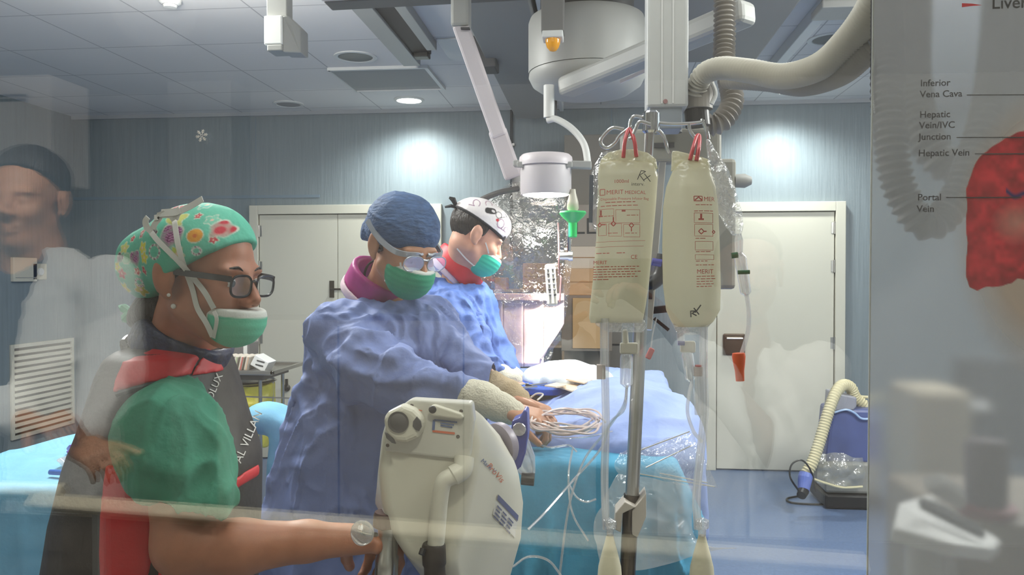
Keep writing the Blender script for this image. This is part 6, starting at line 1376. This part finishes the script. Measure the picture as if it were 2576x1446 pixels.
sheet('clear_bag', [[(2068, 1140, yv-.24), (2110, 1138, yv-.26), (2150, 1150, yv-.27), (2176, 1150, yv-.24)], [(2056, 1180, yv-.27), (2105, 1180, yv-.31), (2150, 1182, yv-.31), (2178, 1180, yv-.26)], [(2055, 1215, yv-.26), (2105, 1225, yv-.30), (2150, 1228, yv-.30), (2180, 1220, yv-.25)]], clear_mat('bag_haze', clear=.72, rough=.1, bump=1, bscale=20, haze=.35, hazecol=(226, 222, 205)), t, 8, .04, (7, 7, 7), 6)
q0 = (xv+wv*.62, yv-.02, .66)
hose(MB(), [q0, at(2152, 1000, yv-.02), at(2140, 975, yv-.04), at(2122, 968, yv-.08), at(2104, 985, yv-.14), at(2086, 1030, yv-.2), at(2062, 1110, yv-.26), at(2045, 1160, yv-.30), at(2028, 1192, yv-.32)], .040, .019, .16, 18, 24).build('ribbed_hose', mat('cream_hose', (214, 204, 166), .45), t)
MB().tube([at(2028, 1190, yv-.32), at(2026, 1200, yv-.33), at(2020, 1240, yv-.36)], [.042, .046, .034], 18).build('nozzle', mat('nozzle_blue', (112, 128, 196), .2), t)
MB().tube([at(2021, 1234, yv-.36), at(2016, 1246, yv-.4)], [.036, .03], 16).build('nozzle_ring', M_black, t)
mb = MB(); mb.tube(catmull([at(2012, 1238, yv-.4), at(1988, 1200, yv-.4), at(1992, 1168, yv-.4), at(2018, 1158, yv-.4), at(2040, 1185, yv-.36), at(2052, 1235, yv-.3)], 8), .006, 8)
mb.tube(catmull([on_z(2010, 1247, .008), on_z(1980, 1254, .008), on_z(1992, 1264, .008), on_z(2050, 1268, .008), on_z(2100, 1266, .008), on_z(2108, 1256, .008), on_z(2070, 1244, .008), on_z(2050, 1240, .008)], 8), .007, 8); mb.build('cable', M_black, t)
MB().box2(on_z(2060, 1244, .002), on_z(2082, 1240, .09)).build('plug_block', M_black, t, bevel=.01)
MB().tube(catmull([at(2048, 1205, yv-.3), at(2080, 1216, yv-.3), at(2120, 1226, yv-.3), at(2170, 1224, yv-.3)], 6), .008, 8).build('cream_lead', mat('cream_hose'), t)
MB().tube(catmull([at(2150, 994, yv), at(2170, 998, yv), at(2230, 1000, yv)], 5), .010, 8).build('side_pipe', mat('cream_hose'), t)
# things blurred behind the frosted film
t = thing('storage_cart', at(2330, 1100, 2.6), 'beige cart standing behind the frosted film', 'cart')
p0, p1_ = at(2300, 1300, 2.6), at(2450, 985, 2.6)
MB().box2((p0[0], 2.6, .08), (p1_[0], 2.84, p1_[2])).build('body', mat('cart_beige', (164, 156, 138), .6), t, bevel=.02)
for x_ in (p0[0]+.04, p1_[0]-.04): MB().lathe([(0, -.015), (.04, -.015), (.04, .015), (0, .015)], (x_, 2.65, .04), (1, 0, 0), 16).build('castor', M_black, t)
for z_ in (.5, .8): MB().box2((p0[0]+.02, 2.592, z_), (p1_[0]-.02, 2.6, z_+.01)).build('drawer_gap', M_dgrey, t)
t = thing('equipment_tray', at(2370, 1310, 1.35), 'white angled equipment tray close behind the foot of the film', 'equipment tray')
pz = at(2370, 1330, 1.35)
MB().prism([at(2245, 1330, 1.3), at(2262, 1262, 1.36), at(2340, 1240, 1.45), at(2520, 1360, 1.4), at(2500, 1380, 1.32), at(2400, 1366, 1.28)], (0, .01, -.025)).build('tray', M_white, t, bevel=.005)
MB().prism([at(2315, 1280, 1.335), at(2330, 1272, 1.335), at(2480, 1345, 1.335), at(2470, 1356, 1.335)], (0, .01, .01)).build('dark_slot', M_dgrey, t)
MB().prism([at(2325, 1235, 1.42), at(2380, 1222, 1.42), at(2440, 1265, 1.42), at(2420, 1290, 1.42)], (0, .02, .02)).build('module', M_grey, t, bevel=.005)
MB().cyl((pz[0], 1.42, .0), (pz[0], 1.42, pz[2]-.02), .03, 16).lathe([(.2, 0), (.2, .03), (.05, .06)], (pz[0], 1.42, .0), n=24).build('stand', M_grey, t)
t = thing('dark_canister', at(2480, 1200, 1.5), 'dark upright canister blurred behind the film at lower right', 'canister')
MB().lathe([(.0, -.06), (.034, -.058), (.036, .05), (.03, .06), (0, .06)], at(2482, 1190, 1.5), n=24).build('body', mat('dark_wine', (46, 30, 40), .5), t); MB().lathe([(.045, -.075), (.05, -.058), (.03, -.055)], at(2482, 1190, 1.5), n=24).build('foot', mat('wine_red', (110, 40, 50), .5), t)
q_ = at(2482, 1190, 1.5); MB().box2((q_[0]-.07, 1.45, .02), (q_[0]+.3, 1.8, q_[2]-.075)).build('cabinet', mat('cabinet_taupe', (120, 112, 100), .6), t, bevel=.01)
MB().lathe([(0, 0), (.03, 0), (.03, .01), (0, .01)], at(2475, 1022, 1.9), (0, -1, 0), 20).build('white_spot', M_white, t) if 0 else None
t = thing('wall_monitor', at(2480, 1040, 3.2), 'dark hanging screen blurred behind the film', 'screen')
p0, p1_ = at(2410, 1150, 3.2), at(2600, 900, 3.2); MB().box2((p0[0], 3.2, p0[2]), (p1_[0], 3.26, p1_[2])).build('screen', mat('slate_screen', (60, 66, 74), .4), t, bevel=.01)
MB().box2((at(2450, 0, 3.18)[0], 3.18, at(2450, 1030, 3.18)[2]), (at(2500, 0, 3.18)[0], 3.2, at(2500, 1012, 3.18)[2])).build('white_tag', M_white, t)
MB().cyl(((p0[0]+p1_[0])/2, 3.23, 0), ((p0[0]+p1_[0])/2, 3.23, p0[2]), .04, 16).lathe([(.3, 0), (.3, .04), (.05, .07)], ((p0[0]+p1_[0])/2, 3.23, 0), n=24).build('stand', M_dgrey, t)

# ================================================================== WINDOW, FILM, STICKER
wx0, wx1, wz0, wz1 = -1.55, 1.30, 1.0, 2.28
g = clear_mat('window_glass', clear=.925, rough=.0, bump=0, rgb=(246, 249, 248))
o = MB().box2((wx0, YG-.004, wz0), (wx1, YG+.004, wz1)).build('window_1', g); o['kind'] = 'structure'
for a_, b_ in (((-4.6, YG-.06, 0), (wx0, YG+.06, CEIL)), ((wx1, YG-.06, 0), (3.7, YG+.06, CEIL)), ((wx0, YG-.06, 0), (wx1, YG+.06, wz0)), ((wx0, YG-.06, wz1), (wx1, YG+.06, CEIL))): struct('wall_front', MB().box2(a_, b_), M_cwall)
fr = MB()
for q in (((wx0, YG-.07, wz0-.03), (wx1, YG-.012, wz0+.0)), ((wx0, YG-.07, wz1), (wx1, YG-.012, wz1+.03)), ((wx0-.03, YG-.07, wz0-.03), (wx0, YG-.012, wz1+.03)), ((wx1, YG-.07, wz0-.03), (wx1+.03, YG-.012, wz1+.03))): fr.box2(*q)
struct('trim_3', fr, M_steel)
YF = YG+.0055
def film_mat():
    m = bpy.data.materials.new('frosted_film'); m.use_nodes = True; nt = m.node_tree; nt.nodes.clear(); N = nt.nodes.new; L_ = nt.links.new
    out = N('ShaderNodeOutputMaterial'); r = N('ShaderNodeBsdfRefraction'); r.inputs['Roughness'].default_value = .21; r.inputs['IOR'].default_value = 1.13; r.inputs['Color'].default_value = (.93, .93, .93, 1)
    d = N('ShaderNodeBsdfTranslucent'); d.inputs[0].default_value = (.8, .8, .8, 1); e = N('ShaderNodeBsdfDiffuse'); e.inputs[0].default_value = (.75, .74, .72, 1)
    a = N('ShaderNodeMixShader'); a.inputs[0].default_value = .4; L_(d.outputs[0], a.inputs[1]); L_(e.outputs[0], a.inputs[2])
    x = N('ShaderNodeMixShader'); x.inputs[0].default_value = .28; L_(r.outputs[0], x.inputs[1]); L_(a.outputs[0], x.inputs[2]); L_(x.outputs[0], out.inputs[0]); return m
fx0 = at(2198, 300, YF)[0]; fx0b = at(2182, 1300, YF)[0]
PO = thing('frosted_poster', (fx0, YF, wz0), 'frosted film poster with printed red liver and black labels, right of the window', 'poster')
MB().prism([(fx0, YF+.0005, wz1), (wx1, YF+.0005, wz1), (wx1, YF+.0005, wz0), (fx0b, YF+.0005, wz0)], (0, .0012, 0)).build('film', film_mat(), PO)
MB().bar((fx0, YF+.001, wz1), (fx0b, YF+.001, wz0), .0016, .0018, (0, 1, 0)).build('film_edge', mat('edge_grey', (190, 192, 190), .3), PO)
nx_, nz_ = 300, 330; X_, Z_ = np.meshgrid(np.linspace(2290, 3060, nx_), np.linspace(180, 1010, nz_)); pxx, pyy = X_.ravel(), Z_.ravel()
V = np.array([at(a_, b_, YF) for a_, b_ in zip(pxx, pyy)]); V[:, 1] = YF
Q = np.array([(i*nx_+j, (i+1)*nx_+j, (i+1)*nx_+j+1, i*nx_+j+1) for i in range(nz_-1) for j in range(nx_-1)])
LV = [(2600, 322), (2562, 333), (2530, 345), (2500, 364), (2472, 386), (2452, 414), (2441, 440), (2431, 475), (2433, 510), (2428, 560), (2436, 610), (2428, 655), (2430, 695), (2438, 722), (2458, 731), (2490, 722), (2520, 718), (2545, 712), (2560, 700), (2610, 706), (2700, 690), (2840, 640), (2930, 540), (2930, 430), (2850, 350), (2700, 312)]
dl = poly2(pxx, pyy, LV); P2 = np.stack([pxx/26, pyy/26, 0*pxx], 1); bump_ = vnoise(P2, 3)*.5+vnoise(P2*2.3, 5)*.3; dl = dl+2.5*vnoise(P2*1.3, 8)
core = np.clip(1-np.hypot((pxx-2560)/70, (pyy-560)/60), 0, 1); red = np.array(srgb((226, 58, 66)))*(1+.7*bump_)[:, None]; red = red*(1-core[:, None]*.8)+np.array(srgb((236, 170, 150)))*core[:, None]*.8
rim_ = np.clip((dl+30)/30, 0, 1)[:, None]; red = red*(1-rim_*.45)+np.array(srgb((150, 24, 30)))*rim_*.45
vein = np.clip(1.2-np.abs((pyy-492)-(pxx-2576)*.16+6*np.sin(pxx*.12))/9, 0, 1)*(pxx > 2530)*(pxx < 2760); red = red*(1-vein[:, None])+np.array(srgb((70, 44, 110)))*vein[:, None]
skin = np.clip((300-np.hypot((pxx-2680)*1.05, (pyy-590)*.78))/110, 0, 1)*.80; liv = np.clip(.5-dl/2, 0, 1)
col = np.array(srgb((236, 204, 176)))[None]*(1-liv[:, None])+red*liv[:, None]; alp = np.maximum(skin, liv*.97)
keep = alp[Q].max(1) > .004; mp = mesh_np('liver_print', V, Q[keep], MATS.get('x') or mat('print_ink', (255, 255, 255), .6, attr='Col'), PO)
bm = bmesh.new(); bm.from_mesh(mp.data); bm.free()
a_ = mp.data.color_attributes.new('Col', 'FLOAT_COLOR', 'POINT'); cc = np.ones((len(V), 4), np.float32); cc[:, :3] = np.clip(col, 0, 1); cc[:, 3] = alp; a_.data.foreach_set('color', cc.ravel())
nt = mat('print_ink').node_tree; at_ = [n for n in nt.nodes if n.type == 'ATTRIBUTE'][0]; nt.links.new(at_.outputs['Alpha'], nt.nodes['Principled BSDF'].inputs['Alpha'])
pz_ = nt.nodes['Principled BSDF']; tl = nt.nodes.new('ShaderNodeBsdfTranslucent'); tp_ = nt.nodes.new('ShaderNodeBsdfTransparent'); m1 = nt.nodes.new('ShaderNodeMixShader'); m2 = nt.nodes.new('ShaderNodeMixShader'); di = nt.nodes.new('ShaderNodeBsdfDiffuse')
nt.links.new(at_.outputs['Color'], tl.inputs[0]); nt.links.new(at_.outputs['Color'], di.inputs[0]); m1.inputs[0].default_value = .30; nt.links.new(di.outputs[0], m1.inputs[1]); nt.links.new(tl.outputs[0], m1.inputs[2])
nt.links.new(at_.outputs['Alpha'], m2.inputs[0]); nt.links.new(tp_.outputs[0], m2.inputs[1]); nt.links.new(m1.outputs[0], m2.inputs[2]); nt.links.new(m2.outputs[0], [n for n in nt.nodes if n.type == 'OUTPUT_MATERIAL'][0].inputs[0])
mb = MB(); k_ = pxm(2370, YF)
def ink(s_, x_, y_, h_): put_text(mb, s_, h_/k_/.72, at(x_, y_, YF-.0006), (1, 0, 0), (0, 0, 1), lift=0, bold=.012)
for s_, x_, y_ in (('Inferior', 2315, 217), ('Vena Cava', 2314, 245), ('Hepatic', 2313, 296), ('Vein/IVC', 2312, 323), ('Junction', 2311, 352), ('Hepatic Vein', 2310, 393), ('Portal', 2308, 504), ('Vein', 2306, 533)): ink(s_, x_, y_, 17)
ink('Liver', 2494, 22, 30)
for x0_, y_, x1_ in ((2432, 239, 2700), (2406, 346, 2700), (2452, 387, 2700), (2380, 497, 2570)): mb.bar(at(x0_, y_, YF-.0006), at(x1_, y_-1, YF-.0006), .0003, .0010, (0, 0, 1))
mb.build('lettering', mat('poster_black', (52, 48, 48), .6), PO, smooth=False)
MB().prism([at(x_, y_, YF-.0006) for x_, y_ in [(2420, 8), (2445, 9), (2470, 13), (2445, 15), (2420, 18)]], (0, .0003, 0)).build('red_wedge', mat('poster_red', (206, 40, 50), .6), PO)
tag(MB().tube(catmull([at(2197, 150, YF+.004), at(2194, 215, YF+.004), at(2200, 285, YF+.004)], 24), [.0011 if i % 2 else .0004 for i in range(49)], 8, ).build('bead_chain', M_white), 'tiny white bead chain hanging along the film edge at upper right', 'chain')
# snowflake
t = thing('snowflake_sticker', at(507, 341, YG+.005), 'small white snowflake sticker on the window glass', 'sticker')
mb = MB(); c_ = at(507, 341, YG-.0048); u_ = 1/pxm(507, YG)
for i in range(6):
    a_ = i*PI/3+.2; d_ = np.array([math.cos(a_), 0, math.sin(a_)]); mb.bar(c_+d_*2*u_, c_+d_*16*u_, .0006, 1.5*u_, (0, 1, 0))
    for s_ in (-.7, .7):
        e_ = np.array([math.cos(a_+s_), 0, math.sin(a_+s_)])
        for r_ in (6, 10): mb.bar(c_+d_*r_*u_, c_+d_*r_*u_+e_*5*u_, .0006, 1.3*u_, (0, 1, 0))
mb.build('snowflake', mat('sticker_white', (222, 222, 216), .6), t)

# ================================================================== CONTROL ROOM (seen only as reflections in the glass)
cy0, cz = -2.55, 2.62
struct('floor_control', MB().box2((-3.7, cy0-.1, -.1), (3.7, YG-.06, 0)), mat('control_floor', (120, 112, 104), .6))
struct('ceiling_control', MB().box2((-3.7, cy0-.1, cz), (3.7, YG-.06, cz+.1)), mat('control_ceiling', (222, 222, 220), .8))
struct('wall_rear', MB().box2((-3.7, cy0-.1, 0), (3.7, cy0, cz)), mat('rear_wall_paint', (176, 174, 172), .8))
struct('wall_control_left', MB().box2((-3.7, cy0, 0), (-3.6, YG-.06, cz)), M_cwall)
struct('wall_control_right', MB().box2((3.6, cy0, 0), (3.7, YG-.06, cz)), M_cwall)
for x_, w_ in ((-1.1, 'left'), (1.0, 'right')):  # housings for the added washers
    t = thing('added_washer', (x_, .85, 2.44), 'added white washer lamp above the window, on the %s of the control room' % w_, 'wall light', 'added washer lamps in the control room')
    MB().box2((x_-.66, .80, 2.34), (x_+.66, .885, 2.54)).build('housing', M_white, t, bevel=.006)
for x_, y_, ax, lb in ((.05, .42, (.2, -.6, .95), 'added white spot lamp on the control room ceiling to brighten the injector'), (1.05, .34, (.35, -.5, .8), 'added white spot lamp on the control room ceiling to brighten the film poster')):
    t = thing('added_spot_lamp', (x_, y_, cz), lb, 'spot lamp', 'added spot lamps in the control room')
    MB().cyl((x_, y_-.02, cz), (x_, y_-.02, 2.46), .012, 12).build('stem', M_white, t)
    MB().lathe([(.02, .10), (.045, .08), (.055, .01), (.05, .01), (.04, .06), (.0, .06)], (x_, y_-.02, 2.37), ax, 24).build('lamp_hood', M_white, t)
# counter, rail shelf, cabinet
t = thing('control_desk', (0, .5, 0), 'control room counter below the observation window', 'desk')
MB().box2((-2.6, .10, .93), (2.6, YG-.08, .97)).build('worktop', mat('desk_laminate', (66, 60, 54), .6), t, bevel=.004)
for x_ in (-2.5, -.8, .8, 2.46): MB().box2((x_, .2, 0), (x_+.04, .84, .93)).build('side_panel', M_grey, t)
r0, r1 = refl(80, 1262, 1.42), refl(2180, 1420, 1.30)
t = thing('cable_rail', (r0+r1)/2, 'cream cable rail above the control room counter, reflected as a long pale bar', 'cable rail')
MB().bar(r0, r1, .028, .028, (0, -.7, .7)).build('rail', mat('cream_rail', (246, 234, 206), .5), t, bevel=.004)
q0, q1 = refl(-160, 1226, 1.5), refl(160, 1238, 1.5)
MB().bar(q0, q1, .028, .028, (0, -.7, .7)).build('doubled_image_rail', mat('cream_rail'), t, bevel=.004)  # extra rail added to stand for the doubled reflection in the glazing
for p in (r0+(r1-r0)*.1, r0+(r1-r0)*.9): MB().cyl((p[0], p[1], .97), (p[0], p[1], p[2]), .012, 10).build('post', M_grey, t)
c0, c1 = refl(545, 803, 3.9), refl(1500, 803, 3.9)
t = thing('rear_cabinet', ((c0+c1)/2)*np.array([1, 1, 0]), 'pale low cabinet on the rear wall of the control room', 'cabinet')
MB().box2((c0[0], cy0+.02, 0), (c1[0], c0[1], c0[2])).build('carcass', mat('rear_cabinet_pale', (196, 190, 182), .6), t, bevel=.004)
for k_ in (.33, .66): MB().box2((c0[0]+(c1[0]-c0[0])*k_, c0[1], .1), (c0[0]+(c1[0]-c0[0])*k_+.008, c0[1]+.002, c0[2]-.03)).build('door_gap', M_dgrey, t)
u0, u1 = refl(-60, 360, 3.6), refl(126, 186, 3.6)
t = thing('air_conditioner', (u0+u1)/2, 'white wall unit with two dark slots, reflected at the far left', 'air conditioner')
MB().box2((u0[0], u0[1]-.3, u0[2]-.2), (u1[0], u0[1], u1[2])).build('casing', mat('bright_white', (246, 240, 236), .5), t, bevel=.01)
for py_ in (240, 251): 
    z_ = refl(50, py_, 3.6)[2]; MB().box2((u0[0], u0[1], z_-.008), (u1[0]-.12, u0[1]+.004, z_+.006)).build('slot', M_dgrey, t)
v0, v1 = refl(425, 520, 4.2), refl(582, 190, 4.2)
t = thing('rear_column', ((v0+v1)/2)*np.array([1, 1, 0]), 'pale boxed column at the back of the control room', 'column')
MB().box2((v0[0], cy0+.01, 0), (v1[0], v0[1], cz)).build('casing', mat('column_pale', (176, 176, 174), .7), t)

# man in the white coat at the left, standing beside the camera and facing the window
def ghost(px_, py_, yv_): return refl(px_, py_, yv_)
hc = ghost(70, 505, 1.95)
D = thing('person', (hc[0], hc[1]-.05, 0), 'dark haired person in open white coat, a faint reflection at far left', 'person')
DF = Frame(80, 4, 0, hc, 1.04)
dn = ghost(85, 640, 1.98)
dsl, dsr = ghost(-130, 720, 1.98), ghost(275, 720, 1.98)
del_, der = ghost(-150, 960, 1.9), ghost(285, 950, 1.9); dwl, dwr = ghost(95, 1075, 1.72), ghost(200, 1120, 1.72)
fl_, fr_ = ghost(150, 1050, 1.66)-dwl, ghost(285, 1160, 1.66)-dwr
cl_ = hand_caps(dwl, fl_, (0, -.4, -1), 1, (20, 35, 38, 40, 42)); cr_ = hand_caps(dwr, fr_, (0, -.4, -1), -1, (20, 35, 38, 40, 42))
def d_body(P):
    f = boxed(P, DF.o-.18, DF.o+.18, lambda p: head_sdf(DF.loc(p), False)*1.04)
    f = smin(f, cap(P, DF.w(-.022, 0, -.05), dn, .056, .064), .025); f = smin(f, chain(P, [(dn, .07), (dn+np.array([0, -.02, -.3]), .12)], .03), .05)
    for a_, b_, c_, fi_, cp_ in ((dsl, del_, dwl, fl_, cl_), (dsr, der, dwr, fr_, cr_)):
        f = smin(f, chain(P, [(dn+np.array([0, 0, -.12]), .06), (a_, .05), (b_, .042), (c_, .027)], .02), .03); f = smin(f, boxed(P, *around([c_, c_+fi_*2.2], .1), lambda p, cp_=cp_, c_=c_, fi_=fi_: hand_sdf(p, cp_, c_, fi_, (0, -.4, -1))), .01)
    return f
lo, hi = around([dsl, dsr, del_, der, dwl+fl_*1.6, dwr+fr_*1.6, DF.o], .17); sdf_obj('body', d_body, lo, hi, .0055, M_sk3, D)
def d_hair(P):
    q = DF.loc(P); f = smin(head_sdf(q, False, False)-.007, ell(q, (-.03, 0, .055), (.095, .080, .083)), .02)
    return smax(smax(f, -(q[:, 2]-(.035+.75*np.clip(q[:, 0]-.02, 0, .1))) if 0 else (.02+.75*np.clip(q[:, 0]+.02, -.03, .12))-q[:, 2], .004), -.06-q[:, 2], .004)
sdf_obj('hair', d_hair, DF.o-.17, DF.o+.19, .005, M_hair, D, lambda V: .006*folds(V, (40, 40, 40), 2))
dc = [(dn+np.array([0, 0, .02]), .10, .09), (dn+np.array([0, -.01, -.06]), .19, .12), (dn+np.array([0, -.01, -.2]), .22, .14), (dn+np.array([0, -.01, -.5]), .22, .145), (dn+np.array([0, -.01, -.95]), .26, .17)]
def d_coat(P):
    f = loft(P, dc)
    for a_, b_, c_ in ((dsl, del_, dwl), (dsr, der, dwr)): f = smin(f, chain(P, [(a_, .085), (b_, .068), (c_*.8+b_*.2, .050)], .03), .04)
    f = smax(f, -cap(P, dn, dn+np.array([0, 0, .2]), .085), .01)
    x_ = P[:, 0]-dn[0]; z_ = P[:, 2]-dn[2]; vv = np.where(P[:, 1] > dn[1], np.abs(x_)-.075*np.clip((z_+.42)/.42, 0, 1)-.012, 1.0); return smax(f, -smax(vv, -P[:, 1]+dn[1]+.06, .005), .006)
lo, hi = around([dsl, dsr, del_, der, dwl, dwr, dn], .16); lo[2] = dn[2]-.97; sdf_obj('white_coat', d_coat, lo, hi, .009, M_coat, D, gown_disp(.02, 51), 1)
dcs = [(c_, a_*.86, b_*.86) for c_, a_, b_ in dc]
sdf_obj('dark_shirt', lambda P: smax(loft(P, dcs), -cap(P, dn+np.array([0, .03, 0]), dn+np.array([0, .06, .2]), .07), .01), lo, (hi[0], hi[1], dn[2]+.03), .012, mat('dark_shirt_cloth', (40, 52, 74), .85), D)
trousers(D, (dn[0], dn[1]-.0), .0001, .72, M_dress) if 0 else None
def legs(P):
    f = None
    for s in (-1, 1): g_ = cap(P, (dn[0]+s*.1, dn[1], .8), (dn[0]+s*.1, dn[1], .1), .105, .07); f = g_ if f is None else smin(f, g_, .05)
    return np.maximum(f, .07-P[:, 2])
sdf_obj('trousers', legs, (dn[0]-.3, dn[1]-.2, .04), (dn[0]+.3, dn[1]+.2, .93), .016, M_dress, D)
for s in (-1, 1): sdf_obj('shoe', lambda P: smax(ell(P, (dn[0]+s*.1, dn[1]+.05, .045), (.05, .135, .05)), .004-P[:, 2], .004), (dn[0]+s*.1-.08, dn[1]-.12, -.01), (dn[0]+s*.1+.08, dn[1]+.22, .12), .01, M_black, D)

# person taking the photograph, right of the camera, arms stretched to hold the phone
pn_ = np.array([.37, -.20, 1.37]); PH = np.array([.0, -.012, 1.55])
R_ = thing('person', (pn_[0], pn_[1], 0), 'person in white coat holding up a phone, a faint reflection right of centre', 'person')
RF = Frame(95, 4, 0, pn_+np.array([0.02, .0, .19]))
M_sk4 = skin_mat('dimmed_skin', (112, 76, 60)); rl, rr = pn_+np.array([-.19, .0, -.07]), pn_+np.array([.19, 0, -.07]); el, er = np.array([.02, -.16, 1.20]), np.array([.42, .06, 1.14]); wl, wr_ = np.array([-.075, -.07, 1.44]), np.array([.15, -.02, 1.46])  # skin colour darkened to stand for a face in less light
f1, f2 = np.array([.02, .05, .06]), np.array([-.09, .01, .07])
h1, h2 = hand_caps(wl, f1, (.9, .2, .1), 1, (20, 40, 42, 44, 46)), hand_caps(wr_, f2, (-.5, .3, -.3), -1, (20, 40, 42, 44, 46))
def r_body(P):
    f = boxed(P, RF.o-.17, RF.o+.17, lambda p: head_sdf(RF.loc(p), False)); f = smin(f, cap(P, RF.w(-.022, 0, -.05), pn_, .05, .06), .025); f = smin(f, chain(P, [(pn_, .065), (pn_+np.array([0, -.02, -.3]), .11)], .03), .05)
    for a_, b_, c_, fi_, cp_, n_ in ((rl, el, wl, f1, h1, (.9, .2, .1)), (rr, er, wr_, f2, h2, (-.5, .3, -.3))):
        f = smin(f, chain(P, [(pn_+np.array([0, 0, -.1]), .06), (a_, .05), (b_, .04), (c_, .025)], .02), .03); f = smin(f, boxed(P, *around([c_, c_+fi_*2], .1), lambda p, cp_=cp_, c_=c_, fi_=fi_, n_=n_: hand_sdf(p, cp_, c_, fi_, n_, .95)), .01)
    return f
lo, hi = around([rl, rr, el, er, wl, wr_, RF.o], .17); hi[1] = max(hi[1], .12); sdf_obj('body', lambda P: np.maximum(r_body(P), .035-np.sqrt((P[:, 0])**2+(P[:, 2]-1.55)**2+np.clip(P[:, 1]+.0, -1, 0)**2*0)*np.where(P[:, 1] > -.02, 1, 9)), lo, hi, .0055, M_sk4, R_)
sdf_obj('hair', lambda P: smax(head_sdf(RF.loc(P), False, False)-.009, (.02+.75*np.clip(RF.loc(P)[:, 0]+.02, -.02, .12))-RF.loc(P)[:, 2], .004), RF.o-.17, RF.o+.17, .005, M_hair, R_)
rc = [(pn_+np.array([0, 0, .0]), .09, .08), (pn_+np.array([0, 0, -.06]), .18, .11), (pn_+np.array([0, 0, -.2]), .21, .13), (pn_+np.array([0, 0, -.5]), .21, .135), (pn_+np.array([0, 0, -.85]), .25, .16)]
def r_coat(P):
    f = loft(P, rc)
    for a_, b_, c_ in ((rl, el, wl), (rr, er, wr_)): f = smin(f, chain(P, [(a_, .08), (b_, .062), (c_*.75+b_*.25, .045)], .03), .04)
    f = smax(f, -cap(P, pn_, pn_+np.array([0, 0, .2]), .075), .01)
    x_ = P[:, 0]-pn_[0]; z_ = P[:, 2]-pn_[2]; vv = np.where(P[:, 1] > pn_[1], np.abs(x_)-.05*np.clip((z_+.3)/.3, 0, 1), 1.0); return smax(f, -smax(vv, -P[:, 1]+pn_[1]+.06, .005), .006)
lo, hi = around([rl, rr, el, er, wl, wr_], .14); lo[2] = pn_[2]-.87; sdf_obj('white_coat', r_coat, lo, hi, .009, M_coat, R_, gown_disp(.02, 61), 1)
def legs2(P):
    f = None
    for s in (-1, 1): g_ = cap(P, (pn_[0]+s*.09, pn_[1], .72), (pn_[0]+s*.09, pn_[1], .1), .1, .065); f = g_ if f is None else smin(f, g_, .05)
    return np.maximum(f, .07-P[:, 2])
sdf_obj('trousers', legs2, (pn_[0]-.3, pn_[1]-.2, .04), (pn_[0]+.3, pn_[1]+.2, .85), .016, M_dress, R_)
for s in (-1, 1): sdf_obj('shoe', lambda P: smax(ell(P, (pn_[0]+s*.09, pn_[1]+.05, .045), (.048, .125, .05)), .004-P[:, 2], .004), (pn_[0]+s*.09-.08, pn_[1]-.12, -.01), (pn_[0]+s*.09+.08, pn_[1]+.22, .12), .01, M_black, R_)
t = thing('phone', (.03, -.03, 1.55), 'dark phone held up in both hands by the reflected person', 'phone')
MB().box2((-.015, -.028, 1.515), (.135, -.019, 1.59)).build('case', M_black, t, bevel=.004)
